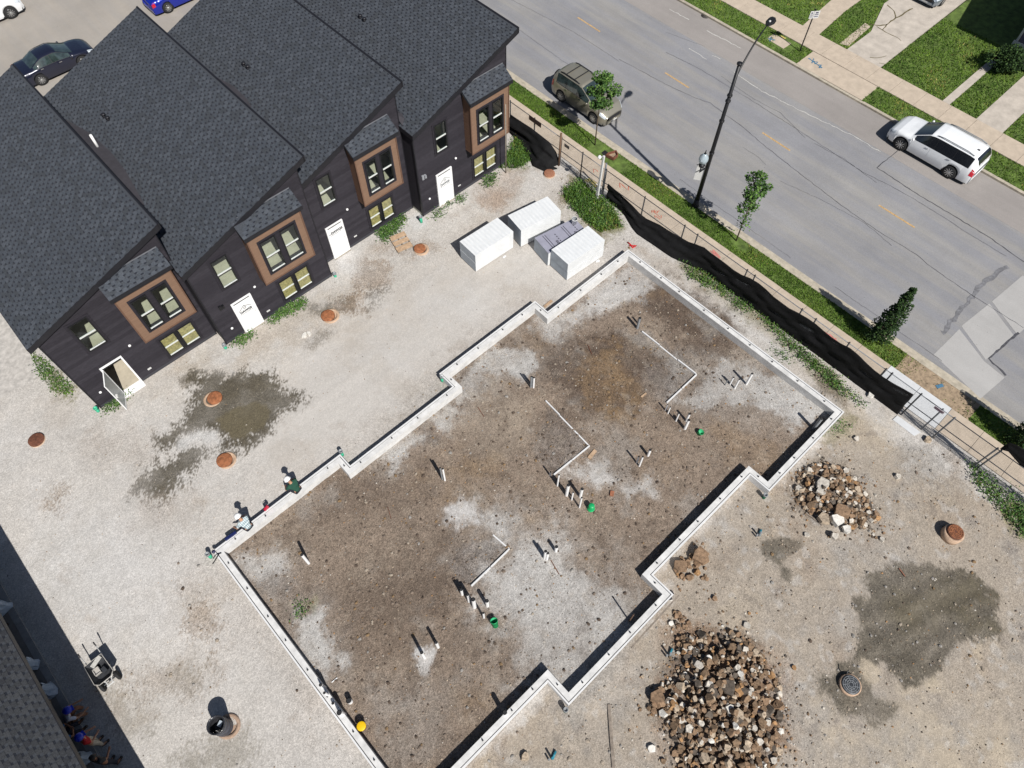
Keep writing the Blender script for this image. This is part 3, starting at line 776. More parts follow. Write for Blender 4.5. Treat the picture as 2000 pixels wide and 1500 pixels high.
def turf(name, poly, dens, h0=.05, h1=.11, z=-.015, holes=(), wid=.017):
    tag(MB().prism(poly, -.3, z).build(name, M_turf), kind='structure')
    blades('grass', [poly], dens, h0, h1, z, holes=holes, wid=wid)
tb = G(1215, 320)
turf('near_verge', rect(PGX0, PGX1, GA, 33), 620, holes=(((25.4, 19.3), .75), ((25.3, 18.3), .7), ((25.6, 20.2), .45), ((25.1, 19.9), .5), ((25.7, 10.3), .4), ((25.6, 9.9), .35), ((26.0, 13.4), .2)))
turf('verge_by_gate', rect(PGX0, PGX1, -9, GBt), 520)
tag(MB().box(PGX0, PGX1, GBt, GA, -.3, -.012).build('bare_verge', M_clear), kind='structure')
blades('grass', [rect(PGX0, PGX1, GA-.7, GA), rect(PGX0, PGX1, GBt, GBt+.6)], 130, .04, .1, -.012)
blades('grass', [rect(PGX0, PGX1, GBt, GA)], 22, .03, .08, -.012)
tag(MB().box(PGX0, PGX1, 33, 900, -.3, -.015).build('verge_up_street', M_turf), kind='structure')
tag(MB().box(PGX0, PGX1, -900, -9, -.3, -.015).build('verge_down_street', M_turf), kind='structure')
# far side of the street
FG0, FG1 = FX1+.005, 41.76
ay0, ay1 = G(1690, 190).y, G(1568, 115).y       # driveway apron
turf('far_verge', rect(FG0, FG1, -7, ay0), 240, wid=.024)
turf('far_verge_end', rect(FG0, FG1, ay1, 34), 230, wid=.024, holes=((G(1530, 85), .8),))
tag(MB().box(FG0, FG1, ay0, ay1, -.3, .0).build('driveway_apron', M_walk), kind='structure')
tag(MB().prism(gp([(1497,75),(1512,66),(1545,85),(1530,95)]), -.2, .004).build('service_pad', M_walk), kind='structure')
LX = 43.47
dw = [(LX, G(1728,124).y), (LX, G(1657,93).y), (48.0, 16.4), (60, 16.6), (60, 13.2), (53.7, 13.26)]
drv = tag(MB().prism([(LX, 13.08), (60, 13.2), (60, 16.6), (49.5, 16.6), (46.2, 15.5), (LX, 15.5)], -.3, .006).build('driveway', M_drive), kind='structure')
cd = MB()
zH = Z(1680, 0, .16)
for pts, w in ((zH((90,290),(200,310),(320,300),(440,220),(640,100)), .09), (zH((330,60),(420,140),(440,220)), .07), (zH((200,320),(270,370),(340,410),(430,450),(510,500)), .06), (zH((270,370),(330,300)), .06), (zH((120,700),(220,710),(310,680)), .05), (zH((230,770),(300,780)), .05)):
    strip(pts, w, .006, cd, .05)
tag(cd.build('crack_lines', mat('crack_soil', tuple(tone(110, 100, 70)), .95, .2, 8), drv), kind='stuff')
w1 = (8.85, 8.40)
path1 = tag(MB().box(LX, 49.2, 8.38, 8.84, -.3, .006).build('garden_path', M_drive), kind='structure')
drv2 = tag(MB().box(LX, 60, 5.02, 6.66, -.3, .006).build('side_driveway', M_drive), kind='structure')
pad = tag(MB().prism([(LX, 17.6), (LX, 18.85), (47, 19.2), (60, 19.2), (60, 17.9), (47, 17.9)], -.3, .008).build('neighbour_path', M_walk), kind='structure')
MB().prism(gp([(1640,85),(1690,45),(1700,52),(1657,90)]), -.1, .012).build('path_slab', M_walk, pad)
turf('lawn_middle', rect(LX+.02, 51, 8.86, 13.05), 230, .05, .12, wid=.026)
turf('lawn_right', rect(LX+.02, 49.6, 6.68, 8.36), 240, .05, .12, wid=.026)
turf('lawn_corner', rect(LX+.02, 50, .5, 5.0), 200, .05, .12, wid=.026)
turf('lawn_drive_side', [(LX+.02, 15.52), (46.2, 15.52), (49.4, 16.62), (58, 16.62), (58, 17.88), (47, 17.88), (LX+.02, 17.58)], 230, wid=.026)
turf('lawn_upper', [(LX+.02, 18.87), (47, 19.22), (56, 19.22), (56, 27), (LX+.02, 27)], 200, wid=.026)
for nm, a in (('lawn_under_house', (51, 900, -900, 5.0)), ('lawn_beside_house', (51, 900, 6.68, 13.05)), ('lawn_beyond', (60, 900, 13.05, 900))):
    tag(MB().box(a[0], a[1], a[2], a[3], -.4, -.02).build(nm, M_turf), kind='structure')
tag(MB().box(LX+.02, 60, 27, 900, -.4, -.02).build('lawn_up_street', M_turf), kind='structure')
tag(MB().box(LX+.02, 51, -900, .5, -.4, -.02).build('lawn_down_street', M_turf), kind='structure')

# sprayed survey marks
M_sprayo = mat('orange_spray', tuple(tone(226, 122, 92)), .85, .15, 20); M_sprayb = mat('blue_spray', tuple(tone(84, 130, 160)), .85, .15, 20)
M_sprayy = mat('yellow_spray', tuple(tone(226, 206, 120)), .85, .2, 12); M_sprayp = mat('pink_spray', tuple(tone(222, 140, 130)), .85, .2, 12)
zN = Z(1080, 280, .16)
def marks(name, strokes, m, z, parent, w=.045):
    b_ = MB()
    for k_, s in enumerate(strokes): strip(s, w, z+.0012*k_, b_, .006)
    return tag(b_.build(name, m, parent), kind='stuff')
marks('spray_mark', [zN((820,540),(815,480),(920,575),(925,520)), zN((500,355),(495,310),(540,330),(545,345))], M_sprayo, .028, walk_near)
marks('spray_mark', [zN((1210,845),(1205,815),(1325,915),(1320,880)), zN((1235,815),(1250,850),(1262,822)), zN((1270,850),(1285,825),(1300,825)), zN((1245,880),(1250,905)), zN((1262,890),(1280,905),(1295,900)), zN((1290,915),(1310,925))], M_sprayo, .028, walk_near)
zM = Z(1380, 600, .16)
marks('spray_mark', [zM((1430,300),(1480,330),(1560,400),(1580,380)), zM((1500,330),(1560,390),(1600,430))], M_sprayp, .028, walk_near, .09)
marks('spray_mark', [zN((1920,1310),(1990,1370)), zN((1950,1300),(2040,1400))], M_sprayp, .028, walk_near, .12)
zS = Z(1340, 0, .16)
marks('spray_mark', [zS((1495,710),(1660,830)), zS((1560,715),(1535,770)), zS((1590,750),(1610,760),(1570,780)), zS((1620,790),(1650,790),(1625,830)), zS((1540,740),(1580,755))], M_sprayb, .006, walk_far, .09)
marks('spray_mark', [zS((1000,470),(1090,490)), zS((1040,455),(1020,505))], M_sprayb, .01, walk_far, .08)
marks('spray_mark', [zS((1155,440),(1215,470)), zS((1205,400),(1250,425))], M_sprayy, .012, walk_far, .2)
marks('spray_mark', [zN((400,440),(460,480),(540,530)), zN((430,430),(520,500))], M_sprayy, .03, walk_near, .22)
marks('spray_mark', [[(1834,751),(1838,756)], [(1829,756),(1842,752)]], M_sprayb, .002, walk_near, .16)
# ================================================================== the row of dark houses
M_sid = mat('dark_siding', tuple(tone(48, 45, 52)), .75, .14, 5, .15, 90, spec=.25, stretch=(1, 1, 4))
M_sidv = [mat('dark_siding_%d' % i, tuple(tone(*c)), .7, .12, 5, .15, 90, spec=.3, stretch=(1, 1, 4)) for i, c in enumerate(((46, 43, 50), (50, 47, 54), (55, 52, 59)))]
M_sid2 = mat('dark_siding_base', tuple(tone(66, 67, 74)), .6, .08, 3)
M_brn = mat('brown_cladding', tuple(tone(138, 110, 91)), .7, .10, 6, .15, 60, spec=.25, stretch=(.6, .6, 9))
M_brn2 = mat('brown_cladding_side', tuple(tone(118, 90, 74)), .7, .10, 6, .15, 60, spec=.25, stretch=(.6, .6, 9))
M_trim = mat('black_trim', tuple(tone(34, 34, 40)), .5, .1, 5)
M_frame = mat('black_frame', tuple(tone(26, 27, 31)), .45, .1, 5)
M_white = mat('white_steel', tuple(tone(246, 246, 246, .82)), .45, .03, 3)
M_rail = mat('white_rail', tuple(tone(228, 228, 226)), .5, .03, 4)
M_glass = glass_mat('window_glass', (.93, .97, .95), .04)
M_room = mat('room_plaster', tuple(tone(196, 196, 184)), .9, .08, 1.2)
M_floor = mat('room_floor', tuple(tone(206, 196, 176)), .9, .08, 2.2)
M_board = mat('yellow_board', tuple(tone(186, 166, 112)), .75, .22, 9)
M_deck = mat('roof_felt', tuple(tone(68, 72, 79)), .95, .14, 20, .3, 120)
M_shg = [mat('shingle_a', tuple(tone(79, 84, 92)), .95, .16, 26, .4, 160, spec=.2), mat('shingle_b', tuple(tone(75, 80, 88)), .95, .16, 26, .4, 160, spec=.2), mat('shingle_c', tuple(tone(85, 90, 98)), .95, .16, 26, .4, 160, spec=.2), mat('shingle_d', tuple(tone(71, 75, 81)), .95, .16, 26, .4, 160, spec=.2)]
M_slotshade = mat('shingle_butt_shade', tuple(tone(34, 38, 48)), .95, .1, 20)  # dark colour standing in for the shadow under each shingle butt
M_memb = mat('roof_membrane', tuple(tone(62, 60, 66)), .8, .1, 5)
M_conc = mat('footing_concrete', tuple(tone(178, 170, 158)), .9, .1, 4, .3, 50)

def shingles(parent, O, U, W, e=.145, tabw=(.185, .215), gap=(.095, .115), th=.016, single=300, clip=None, seed=1):
    """laminated tabs laid in courses: U along the eave, W up the slope"""
    O, U, W = Vector(O), Vector(U), Vector(W); lu, lw = U.length, W.length; u, w = U/lu, W/lw; n = u.cross(w)
    if n.z < 0: n = -n
    r = random.Random(seed); tabs = []
    for c in range(int(lw/e)):
        per = (tabw[0]+tabw[1]+gap[0]+gap[1])/2; st_ = -((c*.5+.13*(c % 3)) % 1)*per; kk = -1; v0 = c*e; v1 = min(lw, v0+e*1.02); a = st_
        while a < lu:
            kk += 1; a = st_+kk*per+r.uniform(-.018, .018); t = r.uniform(*tabw); b = min(lu, a+t); a0 = max(0, a)
            if b-a0 > .03:
                p = O+u*((a0+b)/2)+w*((v0+v1)/2)
                if clip is None or clip(p): tabs.append((a0, b, v0, v1, r.choices(range(4), (4, 3, 2, 2))[0], (p-Vector(CPOS)).length))
    tabs.sort(key=lambda t: t[5])
    org = ORG.get(parent.name, Vector((0, 0, 0)))
    def geo(a, b, v0, v1, o_):
        q = lambda s, t, h: O+u*s+w*t+n*h-o_
        return [q(a, v0, .001), q(b, v0, .001), q(b, v0, th), q(a, v0, th), q(b, v1, .003), q(a, v1, .003)]
    FS = [(3, 2, 4, 5), (0, 1, 2, 3), (0, 3, 5), (1, 4, 2)]
    if (u.cross(w)).z < 0: FS = [tuple(reversed(f)) for f in FS]
    kit = {}
    for (a, b, v0, v1, m, d) in tabs[:single]:
        k = (round((b-a)*25)/25 or .04, m)
        if k not in kit:
            x = MB(); hw = k[0]/2
            q = lambda s, t, h: u*s+w*t+n*h
            x.add([q(-hw, -e/2, .001), q(hw, -e/2, .001), q(hw, -e/2, th), q(-hw, -e/2, th), q(hw, e/2, .003), q(-hw, e/2, .003)], FS)
            kit[k] = x.mesh('shingle', M_shg[m])
        link('shingle', kit[k], parent, O+u*((a+b)/2)+w*((v0+v1)/2)-org)
    x = MB()
    for (a, b, v0, v1, m, d) in tabs[single:]: x.add(geo(a, b, v0, v1, Vector((0, 0, 0))), FS, m)
    q = lambda s, t, h: O+u*s+w*t+n*h
    for (a, b, v0, v1, m, d) in tabs:            # butt shadow painted as dark quads in the gap beside each tab
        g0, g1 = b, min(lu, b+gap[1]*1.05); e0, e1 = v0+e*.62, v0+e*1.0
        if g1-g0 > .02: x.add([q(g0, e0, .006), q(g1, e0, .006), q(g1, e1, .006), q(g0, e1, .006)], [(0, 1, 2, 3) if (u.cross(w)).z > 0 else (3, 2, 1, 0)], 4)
    if x.v: tag(x.build('shingle_field', M_shg+[M_slotshade], parent), kind='stuff')

def on_plane(px, py, P, n):
    d = Vector(ray(px, py)); t = (Vector(P)-Vector(CPOS)).dot(n)/d.dot(n); return Vector(CPOS)+d*t

def siding(parent, name, m, x0, x1, z0, z1, y, openings, top=None, e=.2, face='y', out=-1, th=.030):
    """lap boards on a wall; top(x) cuts the upper end; openings are (x0,x1,z0,z1)"""
    nrow = int(math.ceil((z1-z0)/e-1e-6)); kit = {}
    for k in range(nrow):
        a, b = z0+k*e, min(z1, z0+(k+1)*e); cuts = []
        for (ox0, ox1, oz0, oz1) in openings:
            if oz0 < b-.06 and oz1 > a+.06: cuts.append((ox0, ox1))
        segs = [(x0, x1)]
        for c0, c1 in cuts:
            ns = []
            for s0, s1 in segs:
                if c1 <= s0 or c0 >= s1: ns.append((s0, s1)); continue
                if c0-s0 > .02: ns.append((s0, c0))
                if s1-c1 > .02: ns.append((c1, s1))
            segs = ns
        for s0, s1 in segs:
            t0, t1 = s0, s0
            if top:
                xl, zl, sl = top
                t0 = max(s0, xl+(a-zl)/sl); t1 = max(s0, xl+(b-zl)/sl)
                if t0 > s1-.03: continue
            t1 = min(t1, s1-.01)
            yb, yt = y+out*th, y+out*th*.12
            def P(x, yy, z): return (x, yy, z) if face == 'y' else (yy, x, z)
            vs = [P(t0, y, a), P(s1, y, a), P(s1, yb, a), P(t0, yb, a), P(t1, y, b), P(s1, y, b), P(s1, yt, b), P(t1, yt, b)]
            fs = [(0,1,2,3),(4,7,6,5),(3,2,6,7),(0,4,5,1),(1,5,6,2),(0,3,7,4)]
            MB().add(vs, fs).build(name, random.choice(m) if isinstance(m, list) else m, parent)

def ring(mb_, x0, x1, z0, z1, y0, y1, w):
    mb_.box(x0, x1, y0, y1, z1-w, z1); mb_.box(x0, x1, y0, y1, z0, z0+w); mb_.box(x0, x0+w, y0, y1, z0+w, z1-w); mb_.box(x1-w, x1, y0, y1, z0+w, z1-w)
def window(parent, x0, x1, z0, z1, y, board=None, trim=.06):
    f = MB(); ring(f, x0, x1, z0, z1, y-.055, y+.07, .05)
    w = f.build('window', M_frame, parent)
    zm = (z0+z1)/2
    MB().box(x0+.05, x1-.05, y-.02, y+.03, zm-.025, zm+.03).build('sash_rail', M_rail, w)
    MB().box(x0+.05, x1-.05, y-.02, y+.04, z0+.05, z0+.075).build('sash_rail', M_rail, w)
    MB().box(x0+.05, x1-.05, y+.012, y+.018, z0+.075, zm-.025).build('pane', M_glass, w)
    MB().box(x0+.05, x1-.05, y-.006, y+.0, zm+.03, z1-.05).build('pane', M_glass, w)
    if board: MB().box(x0+.052, x1-.052, y+.05, y+.065, z0+.05, z1-.05).build('board', board, w)
    return w
def text(parent, s, size, loc, rot, m, name='lettering', ext=.002, bold=.0, squeeze=1.0, align='CENTER'):
    cu = bpy.data.curves.new(name, 'FONT'); cu.body = s; cu.size = size; cu.extrude = ext; cu.align_x = align; cu.align_y = 'CENTER'; cu.offset = bold
    tmp = bpy.data.objects.new('tmp', cu); me_ = bpy.data.meshes.new_from_object(tmp); bpy.data.objects.remove(tmp); me_.name = name; me_.materials.clear(); me_.materials.append(m)
    o = bpy.data.objects.new(name, me_); COL.objects.link(o); o.parent = parent
    o.location = Vector(loc)-ORG.get(parent.name, Vector((0, 0, 0))); o.rotation_euler = rot; o.scale = (squeeze, 1, 1); ORG[o.name] = ORG.get(parent.name)
    return o
M_ink = mat('dark_ink', tuple(tone(30, 34, 36)), .7, .1, 8); M_inkp = mat('faded_ink', tuple(tone(112, 118, 120)), .7, .1, 8)

YA, YB, YR = 23.5, 22.65, 36.1
UNITS = [
 dict(x0=-2.92, x1=2.98, y=YA, r=(-3.25, 5.25, 3.21, 7.38), door=(-1.87, -.87), win=(-1.68, -.90, 3.32, 5.08), bay=(.22, 2.66), low=(.70, 2.29), which='first from the open end, its white door swung open'),
 dict(x0=2.98, x1=9.02, y=YB, r=(2.82, 5.27, 9.39, 7.52), door=(4.0, 5.01), win=(4.08, 4.84, 3.26, 4.98), bay=(5.70, 8.34), low=(6.36, 7.98), which='with a roof logo above the letters on its white door'),
 dict(x0=9.02, x1=14.87, y=YA, r=(9.30, 5.45, 15.2, 7.62), door=(9.75, 10.73), win=(9.99, 10.74, 3.43, 5.12), bay=(11.84, 14.2), low=(12.2, 13.7), which='set back beside the wooden pallet'),
 dict(x0=14.87, x1=20.85, y=YB, r=(14.80, 5.40, 21.45, 7.80), door=(15.96, 16.98), win=(16.15, 16.89, 3.46, 5.13), bay=(18.0, 20.52), low=(18.45, 20.06), which='at the street end of the row by the fence')]
RT = .24
for ui, u in enumerate(UNITS):
    x0, x1, y = u['x0'], u['x1'], u['y']; xl, zl, xh, zh = u['r']; sl = (zh-zl)/(xh-xl); yf = y-.2
    ang = math.atan(sl)
    h = thing('row_house', 'black sided row house '+u['which'], 'house', ((x0+x1)/2, y, 0), 'attached black row houses')
    ztop = lambda x: zl+(x-xl)*sl-RT-.02
    # --- roof: deck, fascia, shingle tabs
    d = MB()
    def slab(xa, xb, ya, yb, t0, t1):
        za, zb = zl+(xa-xl)*sl, zl+(xb-xl)*sl
        d.add([(xa,ya,za-t1),(xb,ya,zb-t1),(xb,yb,zb-t1),(xa,yb,za-t1),(xa,ya,za-t0),(xb,ya,zb-t0),(xb,yb,zb-t0),(xa,yb,za-t0)], [(0,3,2,1),(4,5,6,7),(0,1,5,4),(1,2,6,5),(2,3,7,6),(3,0,4,7)])
    slab(xl+.02, xh-.02, yf+.02, YR+.3, 0, RT)
    rf = d.build('roof', M_deck, h)
    d = MB(); slab(xl, xh, yf-.012, yf+.018, -.006, RT+.03); d.build('rake_board', M_trim, rf)
    d = MB(); slab(xh-.018, xh+.06, yf-.012, YR+.32, -.018, RT+.03); d.build('ridge_cap', M_trim, rf)
    d = MB(); slab(xl-.012, xl+.018, yf, YR+.3, -.0, RT+.02); d.build('eave_board', M_trim, rf)
    # tabs stop where the higher neighbour's roof covers this one
    cov = UNITS[ui-1]['r'][2] if ui else -99
    shingles(rf, (xl, yf, zl), (0, YR+.3-yf, 0), (xh-xl, 0, zh-zl), single=300, seed=20+ui, clip=lambda p: p.x > min(cov, xl+.9)-.35)
    # twin vents
    pn = Vector((-sl, 0, 1)).normalized()
    vx = {0: None, 1: (207, 231), 2: (480, 131), 3: (707, 38)}[ui]
    if vx:
        for dxp, dyp in ((-3, -3), (5, 3)):
            c = on_plane(vx[0]+dxp, vx[1]+dyp, (xl, yf, zl), pn)
            MB().tube(c-pn*.05, c+pn*.10, .075, .075, 10).lathe([(.10, .10), (.10, .16), (.05, .19), (0, .19)], 10, c).build('roof_vent', M_trim, rf)
    # --- front wall
    dx0, dx1 = u['door']; wx0, wx1, wz0, wz1 = u['win']; bx0, bx1 = u['bay']; lx0, lx1 = u['low']; B0, B1 = 2.62, 5.80
    sn = lambda z: round((z-.0)/.2)*.2
    ops = [(dx0, dx1, 0, 2.2), (wx0+.02, wx1-.02, sn(wz0), sn(wz1)), (lx0+.02, lx1-.02, .4, 1.8), (bx0+.1, bx1-.1, 2.8, 5.6)]
    siding(h, 'siding_board', M_sidv, x0+.02, x1-.02, .2, 7.6, y, ops, (xl, zl-RT-.02, sl), th=.042)
    MB().box(x0, dx0-.02, y-.035, y+.02, .03, .2).box(dx1+.02, x1, y-.035, y+.02, .03, .2).build('base_flashing', M_sid2, h)
    MB().box(x0+.02, x1-.02, y-.015, y+.2, -.2, .03).build('footing', M_conc, h)
    # corner and side walls
    siding(h, 'side_board', M_sid, y+.01, YR, .2, ztop(x0)-.0 if ztop(x0) > 0 else 5, x0+.03, [], None, .2, 'x', -1, .02)
    MB().box(x0+.03, x0+.16, y+.04, YR, -.1, ztop(x0+.03)).build('side_wall', M_room, h)
    MB().box(x1-.16, x1-.02, y+.04, YR, -.1, ztop(x1-.16)).build('party_wall', M_sid, h)
    MB().box(x0+.16, x1-.16, YR-.15, YR, -.1, ztop(x0+.16)).build('back_wall', M_sid, h)
    MB().box(x0-.012, x0+.05, y-.045, y+.05, .03, ztop(x0+.05)).build('corner_trim', M_trim, h)
    MB().box(x1-.05, x1-.004, y-.045, y-.001, .03, ztop(x1-.05)).build('corner_trim', M_trim, h)
    # rooms behind the glass
    MB().box(x0+.16, x1-.16, y+.04, YR-.15, -.05, .06).build('ground_floor', M_floor, h)
    MB().box(x0+.16, x1-.16, y+.04, YR-.15, 2.5, 2.80).build('upper_floor', M_floor, h)
    MB().box(x0+.16, x1-.16, y+4.4, y+4.5, .06, 2.5).box(x0+.16, x1-.16, y+3.4, y+3.5, 2.8, 5.0).box((dx1+bx0)/2, (dx1+bx0)/2+.1, y+1.2, y+3.4, 2.8, 5.0).build('room_partition', M_room, h)
    # --- windows
    window(h, wx0, wx1, wz0, wz1, y-.03)
    mid = (lx0+lx1)/2
    window(h, lx0, mid-.06, .43, 1.74, y-.03, M_board); window(h, mid+.06, lx1, .43, 1.74, y-.03, M_board)
    MB().box(mid-.06, mid+.06, y-.05, y+.03, .43, 1.74).build('mullion', M_frame, h)
    tr = MB()
    for a in ((wx0-.1, wx1+.1, wz0-.1, wz1+.1), (lx0-.1, lx1+.1, .33, 1.84)):
        tr = MB(); ring(tr, *a, y-.058, y+.0, .11); tr.build('window_trim', M_sid, h)
    # --- bay
    PJ = .58; yb = y-PJ
    bay = MB().box(bx0+.02, bx1-.02, yb+.04, y, B0+.0, B0+.06).build('bay', M_trim, h)
    bw0, bw1, bz0, bz1 = bx0+.38, bx1-.36, 3.12, 5.04
    siding(bay, 'bay_board', M_brn, bx0+.02, bx1-.02, B0+.02, B1, yb+.03, [(bw0, bw1, 3.03, 5.03)], None, .2014, 'y', -1, .018)
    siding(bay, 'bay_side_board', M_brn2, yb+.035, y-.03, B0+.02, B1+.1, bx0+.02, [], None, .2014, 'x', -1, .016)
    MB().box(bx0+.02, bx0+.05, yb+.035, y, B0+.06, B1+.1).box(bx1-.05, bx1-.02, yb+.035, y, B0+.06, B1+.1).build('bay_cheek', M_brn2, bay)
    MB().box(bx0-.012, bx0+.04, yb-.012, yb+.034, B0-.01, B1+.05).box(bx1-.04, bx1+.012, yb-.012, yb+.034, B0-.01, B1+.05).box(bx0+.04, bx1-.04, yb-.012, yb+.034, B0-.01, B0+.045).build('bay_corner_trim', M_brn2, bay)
    bm_ = (bw0+bw1)/2
    window(bay, bw0+.08, bm_-.11, bz0, bz1, yb+.01); window(bay, bm_+.11, bw1-.08, bz0, bz1, yb+.01)
    t = MB(); ring(t, bw0-.01, bw1+.01, bz0-.1, bz1+.1, yb-.01, yb+.03, .09); t.box(bm_-.11, bm_+.11, yb-.02, yb+.04, bz0-.01, bz1+.01); t.build('bay_window_trim', M_sid, bay)
    # bay roof
    e0, e1 = bx0-.10, bx1+.10; ye, ze, zw = yb-.16, 5.80, 6.30
    t = MB(); t.add([(e0,ye,ze-.16),(e1,ye,ze-.16),(e1,y-.02,zw-.16),(e0,y-.02,zw-.16),(e0,ye,ze),(e1,ye,ze),(e1,y-.02,zw),(e0,y-.02,zw)], [(0,3,2,1),(4,5,6,7),(0,1,5,4),(1,2,6,5),(2,3,7,6),(3,0,4,7)])
    br = t.build('bay_roof', M_deck, bay)
    MB().box(e0-.012, e1+.012, ye-.02, ye-.002, ze-.19, ze+.004).build('bay_fascia', M_trim, br)
    shingles(br, (e0, ye, ze+.002), (e1-e0, 0, 0), (0, y-.02-ye, zw-ze), single=40, seed=90+ui, clip=lambda p: p.z < zl+(p.x-xl)*sl-RT)
    MB().box(e0+.3, e1-.02, y-.05, y-.03, zw+.0, zw+.05).build('flashing', mat('grey_flashing', tuple(tone(120, 122, 128)), .5, .1, 4), br)
    # --- small fittings on the wall
    def cap(px, py, r, nm='vent_cap', m=M_white):
        c = onY(px, py, y-.04)
        MB().lathe([(r, -.03), (r, .03), (r*.6, .05), (0, .05)], 12, c, axis=Matrix.Rotation(R(90), 3, 'X')).build(nm, m, h)
    for px, py in {0: ((253, 675), (196, 766)), 1: ((497, 560), (453, 641)), 2: ((678, 409), (672, 466)), 3: ((890, 309), (839, 388))}[ui]: cap(px, py, .06)
    p = {0: (292, 720), 1: (524, 607), 2: (694, 461), 3: (897, 362)}[ui]; c = onY(*p, y-.04)
    MB().obox(c, .17, .05, .06).build('outlet_box', M_rail, h)
    if ui in (1, 3):
        c = onY(*((430, 602) if ui == 1 else (826, 347)), y-.06)
        MB().obox(c, .12, .08, .26).obox(c+Vector((.13, -.03, .02)), .10, .12, .18).build('wall_lantern', M_frame if ui == 1 else mat('grey_metal', (.25, .26, .28), .5, .1, 5), h)
    # --- doors
    zd = 2.17
    if ui == 0:
        fr = MB(); ring(fr, dx0, dx1, .0, zd, y-.07, y+.10, .07); fr.box(dx0, dx1, y-.30, y-.07, -.05, .035); dr = fr.build('door_frame', M_white, h)
        MB().box(dx0+.07, dx1-.07, y-.06, y-.045, zd-.16, zd-.12).build('door_slot', M_frame, dr)
        hinge = Vector((dx0+.08, y-.08, .05)); A = Matrix.Rotation(R(-112), 3, 'Z')
        leaf = MB(); leaf.obox(hinge+A @ Vector((.43, 0, 0))+Vector((0, 0, 1.0)), .86, .02, 2.0, M=A)
        dl = leaf.build('door', mat('door_grey', tuple(tone(176, 182, 182)), .35, .08, 4, spec=.6), h)
        e_ = MB()
        for (cx_, cz_, sx_, sz_) in ((.43, .02, .88, .05), (.43, 1.98, .88, .05), (.02, 1.0, .05, 2.02), (.84, 1.0, .05, 2.02)):
            e_.obox(hinge+A @ Vector((cx_, 0, 0))+Vector((0, 0, cz_)), sx_, .04, sz_, M=A)
        e_.build('door_rim', M_white, dl)
        c = hinge+A @ Vector((.76, .05, 0))+Vector((0, 0, 1.0)); MB().obox(c, .14, .09, .10, M=A).build('handle', M_rail, dl)
    else:
        fr = MB(); ring(fr, dx0, dx1, .02, zd, y-.09, y+.05, .05); dr = fr.build('door_frame', M_white, h)
        dl = MB().box(dx0+.05, dx1-.05, y-.075, y-.035, .04, zd-.05).build('door', M_white, h)
        MB().box(dx0+.10, dx1-.10, y-.094, y-.075, zd-.10, zd-.06).build('door_slot', M_frame, dl)
        MB().box(dx1-.16, dx1-.08, y-.10, y-.075, 1.0, 1.10).build('handle', M_rail, dl)
        cx_ = (dx0+dx1)/2; ink = M_inkp if ui == 3 else M_ink; yy = y-.078
        if ui in (1, 3):
            text(dl, 'DAWGS', .19, (cx_, yy, 1.37), (R(90), 0, 0), ink, ext=.001, bold=.010, squeeze=.86)
            rfm = MB(); z_ = 1.55
            rfm.add([(cx_-.33, yy-.002, z_-.08), (cx_-.02, yy-.002, z_+.17), (cx_-.02, yy-.002, z_+.21), (cx_-.36, yy-.002, z_-.08)], [(0, 1, 2, 3)])
            rfm.add([(cx_-.02, yy-.002, z_+.17), (cx_+.32, yy-.002, z_-.02), (cx_+.36, yy-.002, z_-.02), (cx_-.02, yy-.002, z_+.21)], [(0, 1, 2, 3)])
            rfm.lathe([(.045, 0), (.07, 0), (.07, .001), (.045, .001)], 12, (cx_, yy, z_+.03), axis=Matrix.Rotation(R(90), 3, 'X'), sm=False, cb=False, ct=False)
            rfm.build('logo', ink, dl)
        else:
            text(dl, 'DAWGS', .20, (cx_+.06, yy, 1.70), (R(90), 0, 0), ink, ext=.001, bold=.010, squeeze=.92)
            MB().add([(dx0+.1, yy, 1.62), (dx0+.14, yy, 1.72), (dx0+.20, yy, 1.64), (dx0+.16, yy, 1.66)], [(0, 1, 2, 3)]).build('logo', ink, dl)
        ln = MB(); zz = 1.24 if ui != 2 else 1.56
        for k in range(9): ln.box(cx_-.3+k*.07, cx_-.3+k*.07+random.uniform(.03, .055), yy-.001, yy+.001, zz-.016, zz+.016)
        ln.build('small_print', M_inkp, dl)
        MB().box(dx0, dx1, y-.16, y-.02, -.1, .025).build('door_sill', M_conc, dl)
# low places where a roof dies into the taller wall next to it
def cricket(i, pxs, nm='roof_membrane'):
    u = UNITS[i]; xl, zl, xh, zh = u['r']; sl = (zh-zl)/(xh-xl); n = Vector((-sl, 0, 1)).normalized(); hs = [o for o in COL.objects if o.name.startswith('row_house')][i]
    P = [on_plane(a, b, (xl, u['y'], zl+.022), n) for a, b in pxs]
    P = [p+n*.012 for p in P]
    xw = UNITS[i-1]['x1']+.02
    y0, y1 = min(p.y for p in P)-.2, max(p.y for p in P)+.2
    apex = Vector((xw, (y0+y1)/2, zl+(xw-xl)*sl+.42))
    vs = [apex, Vector((xw, y0, zl+(xw-xl)*sl+.03))]+sorted(P, key=lambda p: p.y)+[Vector((xw, y1, zl+(xw-xl)*sl+.03))]
    MB().add(vs, [(0, k, k+1) for k in range(1, len(vs)-1)]).build(nm, M_memb, hs)
cricket(1, ((118,228),(175,259),(217,297),(245,332),(282,398)))
cricket(2, ((418,148),(455,167),(480,190),(492,208)))
cricket(3, ((773,215),(786,222),(790,232)))
c = on_plane(193, 290, (UNITS[1]['r'][0], YB, UNITS[1]['r'][1]), Vector((-.34, 0, 1)).normalized())
MB().tube(c-Vector((0, 0, .1)), c+Vector((0, 0, .75)), .06, .06, 10).build('vent_pipe', M_white, [o for o in COL.objects if o.name.startswith('row_house')][1])
